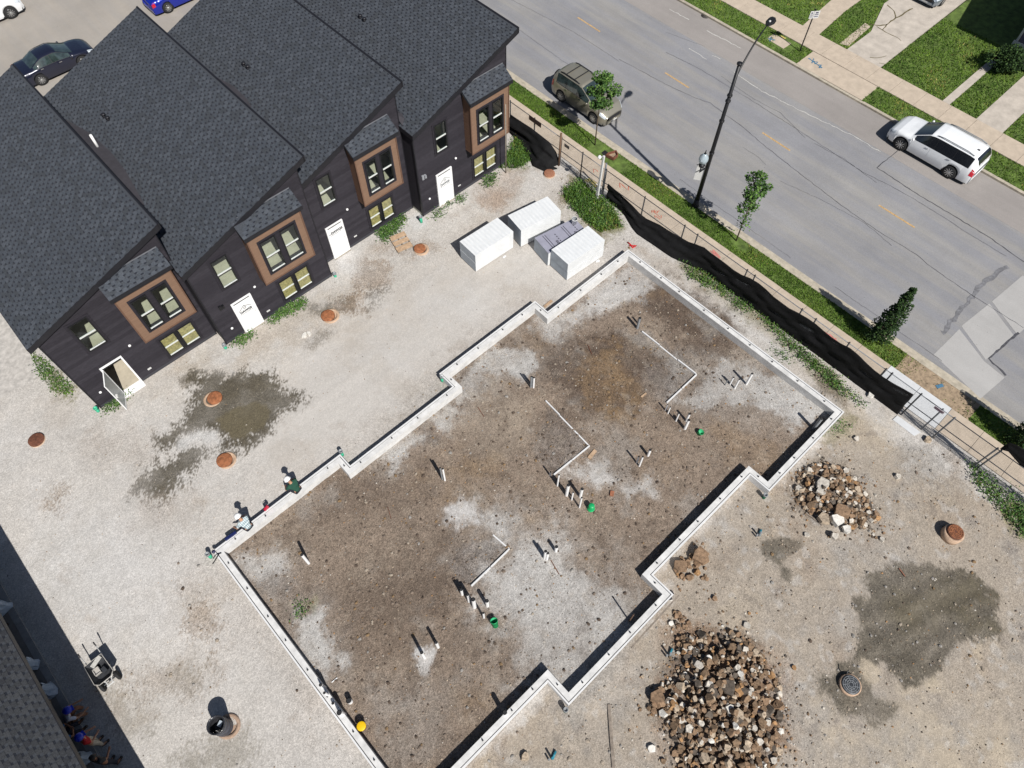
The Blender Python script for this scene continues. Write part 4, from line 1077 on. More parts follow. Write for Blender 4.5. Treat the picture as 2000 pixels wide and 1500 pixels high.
# ================================================================== foundation
def offset_poly(P, t):
    n = len(P); out = []
    for i in range(n):
        a, b, c = Vector(P[i-1]), Vector(P[i]), Vector(P[(i+1) % n])
        d0, d1 = (b-a).normalized(), (c-b).normalized(); n0, n1 = Vector((-d0.y, d0.x)), Vector((-d1.y, d1.x))
        k = t/(1+n0.dot(n1)); out.append(tuple(b+(n0+n1)*k))
    return out
def ring_walls(parent, name, P, Q, z0, z1, m, skip=()):
    for i in range(len(P)):
        if i in skip: continue
        j = (i+1) % len(P)
        MB().prism([P[i], P[j], Q[j], Q[i]], z0, z1).build(name, m, parent)
M_fc = mat('foundation_concrete', tuple(tone(230, 229, 227)), .85, .10, 2.5, .15, 60)
M_foam = mat('form_foam', tuple(tone(236, 236, 236)), .8, .03, 3)
fnd = thing('house_foundation', 'pale concrete foundation wall stepping round the brown dirt plot', 'foundation', (9.1, 7.5, 0))
ring_walls(fnd, 'foundation_wall', offset_poly(FO, .085), offset_poly(FO, .30), FIN-.3, FTOP-.012, M_fc)
ring_walls(fnd, 'foam_form', FO, offset_poly(FO, .058), -.35, FTOP, M_foam)
ring_walls(fnd, 'form_gap', offset_poly(FO, .058), offset_poly(FO, .085), -.35, FTOP-.07, mat('gap_dark', (.03, .03, .03), .9, 0))
bolt = MB(); bolt.lathe([(.010, 0), (.010, .04), (.024, .04), (.024, .065), (.011, .065), (.011, .11), (0, .11)], 8).obox((0, 0, .02), .055, .055, .010)
bolt_me = bolt.mesh('anchor_bolt', mat('bolt_steel', (.05, .05, .055), .5, .2, 20, metal=.3))
mid = offset_poly(FO, .19)
for i in range(len(mid)):
    a, b = Vector(mid[i]), Vector(mid[(i+1) % len(mid)]); L_ = (b-a).length; k = max(1, int(round(L_/1.35)))
    for q in range(k):
        p = a.lerp(b, (q+.5+random.uniform(-.12, .12))/k)
        link('anchor_bolt', bolt_me, fnd, Vector((p.x, p.y, FTOP-.014))-ORG[fnd.name])

# ================================================================== drain risers, stub pipes, edging
M_pvc = mat('white_pvc', tuple(tone(250, 250, 250, .82)), .4, .03, 8); M_grn = mat('green_pvc', tuple(tone(70, 190, 150)), .5, .06, 8); M_gpipe = mat('grey_pipe', tuple(tone(150, 154, 158)), .5, .1, 8)
M_bucket = mat('green_plastic', tuple(tone(24, 178, 104)), .45, .06, 6); M_bdark = mat('bore_shade', (.02, .02, .022), .9, 0)  # the black one paints the shade inside pipe ends
def pipe_mesh(c, r, h, m, n=12, name='pvc_pipe', label=None, group=None, lean=(0, 0)):
    z = ground_z(c[0], c[1]); b = Vector((c[0], c[1], z-.08)); t = Vector((c[0]+lean[0], c[1]+lean[1], z+h))
    o = MB().path([b, t], r, n, 0, False).path([t, b+Vector((0, 0, h*.5))], r*.82, n, 1, False).add([], []).build(name, [m, M_bdark])
    # rim
    return tag(o, label, 'pipe', group)
corner_lab = {0: 'green drain riser at the outer corner of the open-door house', 1: 'green drain riser where the logo-door house steps forward', 2: 'green drain riser at the wall joint beside the second house', 3: 'green drain riser at the corner of the street-end house'}
for k, (x, y, h_) in enumerate(((192, 803, .26), (441, 680, .26), (655, 540, .22), (823, 434, .45))):
    g = G(x, y); t = thing('drain_riser', corner_lab[k], 'pipe', (g.x, g.y, 0), 'green drain risers')
    MB().path([(g.x, g.y, -.1), (g.x, g.y, h_*.8)], .075, 12).build('pipe', M_grn, t); MB().lathe([(.09, 0), (.09, .10), (.07, .10), (.06, .02)], 12, (g.x, g.y, h_*.8)).build('socket', M_gpipe if k else M_grn, t)
for k, (x, y, lab) in enumerate(((864, 744, 'green drain riser in the second notch of the foundation'), (669, 889, 'green drain riser in the notch nearest the crouching workers'), (412, 1088, 'green drain riser at the near left foundation corner'))):
    g = G(x, y); g = Vector((min(g.x, -2.78) if k == 2 else g.x, g.y, 0)); t = thing('drain_riser', lab, 'pipe', (g.x, g.y, 0), 'green drain risers')
    MB().path([(g.x, g.y, -.1), (g.x, g.y, .32)], .075, 12).build('pipe', M_grn, t); MB().lathe([(.09, 0), (.09, .12), (.07, .12), (.06, .02)], 12, (g.x, g.y, .32)).build('socket', M_gpipe, t)

def px_pipe(b, t, r, m, lab, name='stub_pipe', grp='white stub pipes inside the foundation', cap=False, hmax=1.2):
    g = G(*b, FIN if inpoly(*G(*b)[:2], FO) else 0); h_ = min(hmax, max(.12, upto(g, *t)-g.z)); z = ground_z(g.x, g.y)
    th_ = thing(name, lab, 'pipe', (g.x, g.y, z), grp)
    r *= 1.22
    MB().path([(g.x, g.y, z-.1), (g.x, g.y, z+h_)], r, 10, 0, cap).build('pipe', m, th_)
    if cap: MB().lathe([(r*1.15, -.03), (r*1.15, .06), (r*.9, .075), (0, .08)], 10, (g.x, g.y, z+h_-.02)).build('cap', m, th_)
    else: MB().lathe([(r, 0), (r*.8, 0), (r*.8, -.12), (0, -.12)], 10, (g.x, g.y, z+h_), 0, True).build('bore_disc', M_bdark, th_)  # near-black disc over the pipe top, shade of the opening put in as colour
    return th_
q1, q2, q3 = Z(1270, 740, .08), Z(1040, 890, .08), Z(880, 1110, .147)
P1 = lambda f, b: f(b)[0]
where = {'A': 'by the far white edging bend', 'B': 'by the middle white edging bend', 'C': 'by the near white edging bend'}
specs = [
 (q1, (430, 840), (495, 690), .028, 'thin white stub pipe nearest the end of the far edging strip'),
 (q1, (370, 770), (410, 630), .03, 'grey-white stub pipe touching the end of the far edging strip'),
 (q1, (625, 1030), (715, 850), .028, 'lone thin white stub pipe between the far edging and the thick pair'),
 (q1, (845, 1215), (945, 1000), .055, 'thickest white stub pipe above the far green bucket'),
 (q1, (880, 1030), (970, 860), .045, 'white stub pipe just behind the thickest far pipe'),
 (q2, (605, 740), (655, 470), .03, 'tall thin white stub pipe past the end of the middle edging'),
 (q2, (430, 490), (440, 400), .03, 'short white stub pipe at the very end of the middle edging'),
 (q2, (830, 965), (880, 720), .06, 'thick white stub pipe in the middle cluster'),
 (q2, (955, 1080), (990, 895), .03, 'thin white stub pipe between two thick ones in the middle cluster'),
 (q2, (1165, 1010), (1220, 820), .055, 'thick white stub pipe nearest the upturned green bucket'),
 (q2, (1145, 1265), (1200, 1030), .032, 'thin white stub pipe beside the upturned green bucket'),
 (q3, (155, 345), (145, 280), .05, 'white stub pipe farthest up the near cluster'),
 (q3, (245, 440), (225, 350), .045, 'second white stub pipe of the near cluster'),
 (q3, (318, 515), (300, 380), .065, 'thick tall white stub pipe of the near cluster'),
 (q3, (490, 495), (485, 430), .06, 'short wide white stub pipe right of the near cluster'),
 (q3, (443, 655), (447, 590), .035, 'thin white stub pipe above the tipped green bucket'),
]
for f, b, t, r_, lab in specs: px_pipe(P1(f, b), P1(f, t), r_, M_pvc, lab)
z7, z5_, z8_ = Z(1200, 560, .16), Z(1000, 680, .16), Z(650, 975, .35)
more = [
 (z7, (1412, 1190), (1445, 1100), .035, 'shorter white stub pipe of the trio on the pale patch', M_pvc), (z7, (1468, 1240), (1530, 1130), .035, 'front white stub pipe of the trio on the pale patch', M_pvc),
 (z7, (1610, 1190), (1675, 1055), .045, 'tallest white stub pipe of the trio on the pale patch', M_pvc),
 (z7, (278, 505), (270, 370), .055, 'grey conduit standing at the top end of the far edging', M_gpipe), (z7, (290, 450), (303, 375), .035, 'white conduit beside the grey one at the top of the far edging', M_pvc),
 (z5_, (1520, 1400), (1545, 1320), .03, 'short white stub pipe left of the pair right of the middle edging', M_pvc), (z5_, (1553, 1440), (1595, 1325), .035, 'front white stub pipe right of the middle edging', M_pvc), (z5_, (1660, 1310), (1690, 1240), .05, 'thick short white stub pipe right of the middle edging', M_pvc),
 (z5_, (228, 480), (205, 345), .03, 'left silver conduit of the trio near the long wall', M_gpipe), (z5_, (245, 470), (235, 350), .03, 'middle silver conduit of the trio near the long wall', M_gpipe), (z5_, (262, 480), (255, 360), .035, 'pale conduit of the trio near the long wall', M_pvc),
 (z8_, (1182, 330), (1178, 290), .05, 'left white stub pipe on the large pale patch', M_pvc), (z8_, (1194, 335), (1194, 300), .05, 'right white stub pipe on the large pale patch', M_pvc), (z8_, (1244, 290), (1242, 265), .055, 'single thick white stub pipe above the large pale patch', M_pvc),
 (z8_, (512, 885), (497, 855), .05, 'left white stub pipe in the small white gravel spill', M_pvc), (z8_, (588, 825), (572, 800), .05, 'right white stub pipe in the small white gravel spill', M_pvc),
 (z8_, (960, 1205), (950, 1190), .07, 'short capped white stub pipe near the lower foundation wall', M_pvc), (z8_, (98, 1130), (92, 1118), .08, 'short white stub pipe near the orange topped cone', M_pvc),
]
for f, b, t, r_, lab, m in more: px_pipe(P1(f, b), P1(f, t), r_, m, lab, grp='stub pipes inside the foundation')
z_w = Z(560, 1280, .1466)
for b, t, r_, lab in (((515, 435), (455, 385), .05, 'uppermost white stub pipe along the near left wall'), ((585, 550), (505, 490), .04, 'second white stub pipe along the near left wall'), ((665, 665), (610, 645), .045, 'third white stub pipe along the near left wall'), ((770, 800), (700, 760), .075, 'thickest white stub pipe along the near left wall')):
    b0 = z_w(b)[0]; g = G(*b0, FIN)
    px_pipe(b0, z_w(t)[0], r_, M_pvc, lab, grp='stub pipes along the near left wall')
for b, t, r_, m, lab in (((864, 936), (866, 905), .03, M_gpipe, 'left silver conduit standing alone by the third foundation segment'), ((869, 938), (869, 912), .035, M_pvc, 'white conduit next to the silver one by the third segment'), ((603, 1100), (596, 1078), .05, M_pvc, 'white pipe standing alone in the near left dirt'), ((1229, 1213), (1243, 1192), .025, mat('rebar_rust', tuple(tone(120, 92, 76)), .8, .2, 20), 'rusty stake by the lower notch of the foundation'), ((1416, 752), (1422, 742), .02, M_gpipe, 'thin grey stake on the pale patch by the street wall'), ((1588, 838), (1606, 818), .06, M_gpipe, 'grey pipe leaning by the street-side foundation corner')):
    px_pipe(b, t, r_, m, lab, grp='stub pipes inside the foundation')

def edging(pxs, lab, gaps=()):
    P = [G(*p, FIN) for p in pxs]; t = thing('edging_strip', lab, 'edging', (P[1].x, P[1].y, FIN), 'white edging strips in the dirt')
    for i, (a, b) in enumerate(zip(P, P[1:])):
        n = max(1, int((b-a).length/.85))
        for k in range(n):
            p, q = a.lerp(b, k/n), a.lerp(b, (k+.97)/n); zp, zq = FIN+.035+random.uniform(-.02, .015), FIN+.035+random.uniform(-.02, .015)
            if (i, k) in gaps: zp -= .05; zq -= .05
            MB().beam((p.x, p.y, zp), (q.x, q.y, zq), .055, .12).build('strip_length', M_foam, t)
edging([(1253.6,648.8),(1360,732.8),(1300.8,788.8)], 'white edging strip bent round the far dirt bay', ((0, 1), (0, 4)))
edging([(1065.6,784),(1151.2,872),(1080.5,929.5)], 'white edging strip bent round the middle dirt bay', ((0, 1), (0, 2), (0, 3)))
edging([(963,1045),(995,1073),(919.5,1146.5)], 'white edging strip bent round the near dirt bay', ((0, 0), (1, 4)))

# ================================================================== buckets and cone
def bucket(name, lab, c, r, h, m, tilt=(0, 0), group='green buckets in the dirt', lid=None, inm=None):
    t = thing(name, lab, 'bucket', c, group); z = Vector((0, 0, 1)); A = Matrix.Rotation(tilt[1], 3, 'Z') @ Matrix.Rotation(tilt[0], 3, 'X')
    b = MB().lathe([(r*.82, 0), (r, h), (r*1.06, h), (r*1.06, h-.03), (r*1.0, h-.04)], 16, Vector(c), 0, True, A, True, False); b.build('shell', m, t)
    if lid: MB().lathe([(r*1.09, h-.02), (r*1.09, h+.02), (r*.95, h+.03), (0, h+.03)], 16, Vector(c), 0, True, A).build('lid', lid, t)
    else: MB().lathe([(r*.98, h-.002), (r*.80, .03), (0, .03)], 16, Vector(c), 0, True, A, False, True).build('inside', inm or mat('green_inside', tuple(tone(60, 190, 130)), .6, .05, 5), t)
    hd = [Vector(c)+A @ Vector((math.cos(a)*r*1.1, math.sin(a)*.02, h*.8+math.sin(a)*-r*.7)) for a in np.linspace(0, math.pi, 9)]
    MB().path(hd, .006, 5).build('handle', M_gpipe, t)
    return t
g = G(1154, 994, FIN); t = thing('bucket', 'upturned green bucket beside the middle pipe cluster', 'bucket', (g.x, g.y, FIN), 'green buckets in the dirt')
MB().lathe([(.155, 0), (.155, .03), (.145, .04), (.12, .37), (.115, .38), (0, .38)], 18, (g.x, g.y, FIN)).build('shell', M_bucket, t); MB().lathe([(.158, .05), (.162, .065), (.158, .08), (.14, .08)], 18, (g.x, g.y, FIN), cb=False, ct=False).build('rib', M_bucket, t)
g = G(974, 1226, FIN); bucket('bucket', 'tipped green bucket by the near pipe cluster', (g.x-.05, g.y+.12, FIN+.05), .14, .32, M_bucket, (R(28), R(160)))
g = G(1365, 847, FIN); bucket('bucket', 'broken green bucket by the far pipe cluster', (g.x, g.y, FIN), .13, .20, M_bucket, (R(20), R(40)))
g = G(709, 1420, FIN); bucket('bucket', 'bucket with a bright yellow lid by the near left wall', (g.x, g.y, FIN), .15, .34, mat('orange_plastic', tuple(tone(236, 130, 70)), .45, .05, 6), group=None, lid=mat('yellow_plastic', tuple(tone(255, 206, 20)), .45, .04, 6))

# ================================================================== wrapped foam sheets
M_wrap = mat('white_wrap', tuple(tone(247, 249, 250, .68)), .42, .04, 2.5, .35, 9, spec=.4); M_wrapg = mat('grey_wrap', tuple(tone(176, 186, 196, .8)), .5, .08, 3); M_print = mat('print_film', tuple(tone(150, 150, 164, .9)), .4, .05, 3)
M_strap = mat('strap_print', tuple(tone(243, 246, 248, .66)), .45, .03, 3)
def bale(lab, L_, F_, Rr, h, printed=False, layers=2):
    """L_, F_, Rr: ground corners left, front, right (px)"""
    l, f, r = [G(*p) for p in (L_, F_, Rr)]; ux = (r-f); uy = (l-f); ln, wd = 2.44, 1.22
    ux = ux.normalized()*ln; uy = (uy-ux.normalized()*uy.dot(ux.normalized())).normalized()*wd
    t = thing('foam_bale', lab, 'foam sheets', f+(ux+uy)/2, 'wrapped bales of foam board')
    for i in (0, 1, 2): MB().obox(f+ux*(.12+.38*i)+uy*.5+Vector((0, 0, .03)), .12, wd*.9, .06, math.atan2(ux.y, ux.x)).build('skid', mat('skid_foam', tuple(tone(120, 120, 118)), .8, .1, 5), t)
    zb = .06; hh = (h-zb)/layers
    for k in range(layers):
        o_ = Vector((random.uniform(-.015, .015), random.uniform(-.015, .015), 0))
        P = [f+o_, f+ux+o_, f+ux+uy+o_, f+uy+o_]; n0 = len(P); b = MB(); z0, z1 = zb+k*hh+.004, zb+(k+1)*hh
        b.add([(p.x, p.y, z0) for p in P]+[(p.x, p.y, z1) for p in P], [(0,3,2,1)], 0); b.m[-1] = 0
        b.add([(p.x, p.y, z0) for p in P]+[(p.x, p.y, z1) for p in P], [(4,5,6,7)], 2 if (printed and k == layers-1) else 0)
        b.add([(p.x, p.y, z0) for p in P]+[(p.x, p.y, z1) for p in P], [(0,1,5,4),(2,3,7,6)], 0)
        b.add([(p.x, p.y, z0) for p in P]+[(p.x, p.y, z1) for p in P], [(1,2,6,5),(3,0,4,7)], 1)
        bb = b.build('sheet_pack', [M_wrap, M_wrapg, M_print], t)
    # faint bands across the top
    if not printed:
        for i in range(11):
            c = f+ux*(.06+.085*i)+uy*.5; MB().obox(c+Vector((0, 0, zb+2*hh+.0015)), .10, wd*.98, .003, math.atan2(ux.y, ux.x)).build('wrap_band', M_strap, t)
    else:
        a = math.atan2(ux.y, ux.x); ink = mat('print_ink', tuple(tone(52, 50, 62)), .6, .05, 4); zt = zb+layers*hh+.003
        for base in (.16, .62):
            for dd in (0, .05): MB().obox(f+ux*(base+dd)+uy*.5+Vector((0, 0, zt)), .03, wd*.8, .004, a).build('print_stripe', ink, t)
            for k in range(3): MB().lathe([(.035, 0), (.065, 0), (.065, .004), (.035, .004)], 12, f+ux*(base+.17+.0*k)+uy*(.12+.11*k)+Vector((0, 0, zt)), sm=False, cb=False, ct=False).build('print_ring', ink, t)
            for k, sx in ((0, .10), (1, .08)): MB().obox(f+ux*(base+.10+.24*k*.5)+uy*(.08+.0*k)+Vector((0, 0, zt)), sx, .09, .004, a).build('print_block', ink, t)
            for k in range(4): MB().obox(f+ux*(base+.24)+uy*(.30+.13*k)+Vector((0, 0, zt)), .045, .08, .004, a).build('print_block', ink, t)
    return t, f, ux, uy, zb+layers*hh
zP = lambda x, y: (880+x*.16, 360+y*.16)
bale('white wrapped foam bale nearest the houses, set apart on its own', zP(135,905), zP(315,1075), zP(767,780), 1.24)
bale('white wrapped foam bale at the back, nearest the fence opening', zP(660,610), zP(855,770), zP(1275,560), 1.24)
tb_, f_, ux_, uy_, zt_ = bale('grey printed foam bale with a white bucket on top', zP(1000,830), zP(1185,1005), zP(1640,770), 1.0, True)
bale('white wrapped foam bale nearest the foundation corner', zP(1228,1010), zP(1415,1180), zP(1860,880), 1.26)
c = f_+ux_*.90+uy_*.74; bucket('paint_bucket', 'white bucket standing on the grey printed foam bale', (c.x, c.y, zt_), .14, .36, M_pvc, group=None, inm=M_gpipe)
MB().obox((c.x-.02, c.y+.42, zt_+.05), .3, .22, .10, .3).build('x', M_wrap) if False else None
# spilled film scraps
for k, (x, y, lab) in enumerate(((985, 502, 'scrap of white film by the bale nearest the houses'), (1168, 510, 'scrap of white film by the bale nearest the foundation'))):
    g = G(x, y); P = [(g.x+.14*math.cos(a)*random.uniform(.4, 1.2), g.y+.09*math.sin(a)*random.uniform(.4, 1.2)) for a in np.linspace(0, 6.28, 9)[:-1]]
    tag(MB().prism(P, .0, .03).build('film_scrap', M_wrap), lab, 'scrap', 'film scraps')

# ================================================================== manholes
M_rust = mat('rust_iron', tuple(tone(168, 108, 72)), .85, .22, 7, .4, 40); M_rustd = mat('dark_rust', tuple(tone(118, 74, 56)), .85, .25, 7, .4, 40); M_mring = mat('manhole_concrete', tuple(tone(206, 176, 150)), .9, .12, 6, .3, 40); M_iron = mat('wet_iron', (.03, .033, .038), .35, .2, 10, spec=.6)
def manhole(px, py, r, h, lab, m, ringr=1.28, off=(0, 0), rise=.06, ringm=None, pattern=0):
    g = G(px, py, h*.5); t = thing('manhole', lab, 'manhole', (g.x, g.y, 0), 'manholes in the yard')
    MB().lathe([(r*ringr, -.1), (r*ringr, h), (r*.9, h), (r*.9, h-.05)], 24, (g.x+off[0], g.y+off[1], 0)).build('collar', ringm or M_mring, t)
    MB().lathe([(r, h-.05), (r, h+rise), (r*.94, h+rise+.01), (0, h+rise+.01)], 24, (g.x, g.y, 0)).build('cover', m, t)
    zt = h+rise+.012; pb = MB()
    if pattern == 1:
        for k in range(5): pb.box(g.x-.2, g.x+.2, g.y-.2+.1*k-.015, g.y-.2+.1*k+.015, zt, zt+.008)
    elif pattern == 2:
        for rr_ in (.25, .45, .66, .86): pb.lathe([(r*rr_-.012, 0), (r*rr_+.012, 0), (r*rr_+.012, .012), (r*rr_-.012, .012)], 24, (g.x, g.y, zt), sm=False, cb=False, ct=False)
        for k in range(9):
            a = k*2*math.pi/9; pb.beam((g.x+math.cos(a)*r*.25, g.y+math.sin(a)*r*.25, zt+.004), (g.x+math.cos(a+.3)*r*.86, g.y+math.sin(a+.3)*r*.86, zt+.004), .022, .014)
    elif pattern == 4:
        for k in range(3):
            a = k*2.1; pb.beam((g.x, g.y, zt), (g.x+math.cos(a)*r*.8, g.y+math.sin(a)*r*.8, zt), .03, .012)
            pb.lathe([(.05, 0), (.075, 0), (.075, .01), (.05, .01)], 10, (g.x+math.cos(a+1)*r*.4, g.y+math.sin(a+1)*r*.4, zt), sm=False)
        pb.lathe([(r*.62, 0), (r*.68, 0), (r*.68, .01), (r*.62, .01)], 20, (g.x, g.y, zt), sm=False)
    else:
        for i in range(-3, 4):
            for j in range(-3, 4):
                if math.hypot(i, j) < 3.4: pb.obox((g.x+i*r*.24, g.y+j*r*.24, zt), .035, .035, .008)
    tag(pb.build('tread', (M_rust if m is M_rustd else MATS.get('grate_edge') or mat('grate_edge', (.16, .17, .18), .35, .2, 10, spec=.6)) if pattern == 2 else m, t), kind='stuff')
    return t
manhole(72, 860, .33, .05, 'dark rusty manhole alone on the gravel left of the open door', M_rustd, 1.02, pattern=1)
manhole(420, 778, .33, .03, 'rusty manhole half under mud in the wet patch', M_rust, 1.22, (-.1, .05))
manhole(439, 900, .33, .06, 'bright orange manhole at the tip of the wet patch', M_rust, 1.18, (.08, -.04))
manhole(641, 618, .33, .08, 'bright orange manhole with a pale collar by the logo-door house', M_rust, 1.26, (.1, -.06))
manhole(820, 487, .30, .08, 'orange manhole with a broken collar beside the pallet', M_rust, 1.28, (.06, -.05))
manhole(1073, 340, .30, .06, 'dull rusty manhole by the crumpled fence fabric', mat('dull_rust', tuple(tone(170, 118, 92)), .85, .15, 7, .4, 40), 1.06)
manhole(1861, 1042, .32, .32, 'raised manhole with dark rusty cover near the fence corner', M_rustd, 1.22, (-.04, 0), pattern=2)
manhole(1660, 1338, .34, .16, 'black wet manhole grate in the grey mud', M_iron, 1.12, (.0, .0), .02, pattern=2)
# exposed bars next to the grate
g = G(1648, 1318); b = thing('steel_handle', 'bent dark bar beside the black manhole grate', 'bar', (g.x, g.y, 0)); MB().path([(g.x, g.y, 0), (g.x, g.y, .3), (g.x+.12, g.y+.05, .36)], .02, 6).build('bar', M_iron, b)

# ================================================================== rubble
PAL = [('stone_brown', 8), ('stone_clay', 6), ('stone_pale', 2), ('stone_dark', 3.5), ('stone_orange', 1.2), ('stone_tan', 3.5), ('stone_white', .9)]
mat('stone_clay', tuple(tone(156, 128, 102)), .9, .25, 9, .5, 30); mat('stone_white', tuple(tone(232, 228, 220)), .9, .1, 9, .5, 30)
def slab_rock(seed):
    r = random.Random(seed); bm = bmesh.new(); n = r.randint(5, 7); a0 = r.uniform(0, 6)
    ang = sorted(a0+k*6.283/n+r.uniform(-.3, .3) for k in range(n)); rad = [r.uniform(.36, .58) for _ in range(n)]; h = r.uniform(.14, .34)
    top = [bm.verts.new((math.cos(a)*q*.94, math.sin(a)*q*.94, h+r.uniform(-.05, .05))) for a, q in zip(ang, rad)]; bot = [bm.verts.new((math.cos(a)*q, math.sin(a)*q, -h+r.uniform(-.05, .05))) for a, q in zip(ang, rad)]
    bm.faces.new(top); bm.faces.new(list(reversed(bot)))
    for k in range(n): bm.faces.new((bot[k], bot[(k+1) % n], top[(k+1) % n], top[k]))
    return bm
RK = {}
def np_slab(seed):
    bm = slab_rock(seed); bmesh.ops.rotate(bm, verts=bm.verts, cent=(0, 0, 0), matrix=Matrix.Rotation(random.Random(seed).uniform(-.7, .7), 3, 'X')); bmesh.ops.triangulate(bm, faces=bm.faces); bm.verts.index_update()
    V_ = np.array([v.co[:] for v in bm.verts]); F_ = np.array([[v.index for v in f.verts] for f in bm.faces]); bm.free(); return V_, F_
ROCKS2 = [np_slab(300+k) for k in range(9)]+ROCKS[:3]
def rock_mesh(kind, mname):
    k = (kind, mname)
    if k not in RK:
        bm = slab_rock(kind) if kind >= 6 else rock_shape(100+kind); me_ = bpy.data.meshes.new('stone'); bm.to_mesh(me_); bm.free(); me_.materials.append(MATS[mname]); RK[k] = me_
    return RK[k]
def pile(lab, poly_px, n, smin, smax, pal, centre, big=(), hmax=.5, seed=1, lift=None):
    r = random.Random(seed); poly = gp(poly_px); a = np.array(poly); c = G(*centre); t = thing('rubble_pile', lab, 'rubble', (c.x, c.y, 0), 'piles of broken stone')
    lo, hi = a.min(0), a.max(0); k = 0; pts_ = []
    while k < n:
        x, y = r.uniform(lo[0], hi[0]), r.uniform(lo[1], hi[1])
        d = float(sdist(np.array([x]), np.array([y]), poly)[0])
        if d < 0: continue
        pts_.append((x, y, d)); k += 1
    one = []
    for (x, y, d) in pts_: one.append((r.uniform(smin, smax)*(.7+.7*r.random()**2), x, y, d))
    one.sort(key=lambda q: -q[0]); small = one[270:]
    for (s, x, y, d) in one[:270]:
        layer = r.random()*min(1, d/.9)*hmax
        kind = r.choices([p[0] for p in pal], [p[1] for p in pal])[0]
        link('stone', rock_mesh(r.choice((0, 1, 2, 6, 7, 8, 9, 10, 11, 12, 13)), kind), t, Vector((x, y, ground_z(x, y)+layer*.55+s*.15))-ORG[t.name], (r.uniform(-.6, .6), r.uniform(-.6, .6), r.uniform(0, 6.28)), (s, s, s*r.uniform(.8, 1.1)))
    if small:
        Vs, Fs, Ms, o_ = [], [], [], 0; mats_ = [MATS[p[0]] for p in pal]
        for (s, x, y, d) in small:
            V_, F_ = ROCKS2[r.randrange(12)]; a_ = r.uniform(0, 6.28); c_, s_ = math.cos(a_), math.sin(a_); W_ = V_*s
            Vs.append(np.stack([W_[:, 0]*c_-W_[:, 1]*s_+x, W_[:, 0]*s_+W_[:, 1]*c_+y, W_[:, 2]+ground_z(x, y)+r.random()*min(1, d/.9)*hmax*.55+s*.15], 1)-np.array(ORG[t.name]))
            Fs.append(F_+o_); Ms.append(np.full(len(F_), r.choices(range(len(pal)), [p[1] for p in pal])[0])); o_ += len(V_)
        tag(link('small_stones', np_mesh('small_stones', np.concatenate(Vs), np.concatenate(Fs), mats_, False, np.concatenate(Ms)), t), kind='stuff')
    skirt = n//4; o2 = []
    while len(o2) < skirt:
        x, y = r.uniform(lo[0]-.9, hi[0]+.9), r.uniform(lo[1]-.9, hi[1]+.9); d = float(sdist(np.array([x]), np.array([y]), poly)[0])
        if d < .1 and r.random() < math.exp(d*3.2) and not inpoly(x, y, offset_poly(FO, -.1)): o2.append((x, y))
    Vs, Fs, Ms, o_ = [], [], [], 0; mats_ = [MATS[p[0]] for p in pal]
    for (x, y) in o2:
        s = r.uniform(.04, .13); V_, F_ = ROCKS2[r.randrange(12)]; a_ = r.uniform(0, 6.28); c_, s_ = math.cos(a_), math.sin(a_); W_ = V_*s
        Vs.append(np.stack([W_[:, 0]*c_-W_[:, 1]*s_+x, W_[:, 0]*s_+W_[:, 1]*c_+y, W_[:, 2]+ground_z(x, y)+s*.15], 1)-np.array(ORG[t.name])); Fs.append(F_+o_); Ms.append(np.full(len(F_), r.choices(range(len(pal)), [p[1] for p in pal])[0])); o_ += len(V_)
    tag(link('stone_crumbs', np_mesh('stone_crumbs', np.concatenate(Vs), np.concatenate(Fs), mats_, False, np.concatenate(Ms)), t), kind='stuff')
    for (px, py, s, kind, mn) in big:
        g = G(px, py, .3); link('stone', rock_mesh(kind, mn), t, Vector((g.x, g.y, max(ground_z(g.x, g.y), .05)+.20))-ORG[t.name], (r.uniform(-.15, .15), r.uniform(-.15, .15), r.uniform(0, 6.28)), (s, s, s*.6))
    return t
pile('large brown and white rubble heap at the lower edge', [(1320,1245),(1370,1240),(1430,1236),(1470,1262),(1500,1300),(1520,1340),(1530,1390),(1525,1450),(1520,1490),(1470,1560),(1330,1560),(1310,1480),(1305,1420),(1290,1400),(1260,1390),(1285,1340),(1320,1310),(1318,1275)], 1150, .12, .29, PAL, (1400,1360),
     ((1388,1352,.55,8,'stone_dark'), (1417,1345,.6,9,'stone_dark'), (1440,1350,.5,10,'stone_orange'), (1310,1372,.45,7,'stone_pale'), (1437,1398,.5,11,'stone_tan'), (1484,1388,.42,7,'stone_white'), (1285,1362,.55,9,'stone_clay'), (1345,1425,.4,8,'stone_pale'), (1422,1387,.4,7,'stone_white')), .62, 5)
pile('smaller rubble heap with flat pale slabs beside the foundation', [(1558,925),(1600,900),(1650,915),(1680,950),(1695,980),(1715,1010),(1700,1030),(1660,1035),(1620,1010),(1590,1010),(1560,1000),(1552,965)], 560, .11, .28, [('stone_brown', 5), ('stone_clay', 4), ('stone_tan', 3), ('stone_dark', 3), ('stone_pale', 2), ('stone_orange', 1)], (1620,970),
     ((1605,950,.62,12,'stone_pale'), (1601,962,.5,7,'stone_pale'), (1609,1014,.6,8,'stone_tan'), (1634,1016,.55,9,'stone_white'), (1640,1000,.7,10,'stone_clay'), (1655,1033,.45,7,'stone_white'), (1632,1046,.36,8,'stone_pale')), .42, 6)
pile('scatter of brown slabs beside the foundation notch', [(1335,1075),(1375,1060),(1385,1100),(1390,1130),(1330,1140),(1318,1110)], 40, .12, .3, [('stone_clay', 4), ('stone_orange', 1), ('stone_brown', 2), ('stone_tan', 1)], (1352,1105), ((1370,1085,.7,9,'stone_clay'), (1332,1105,.6,10,'stone_clay')), .2, 8)
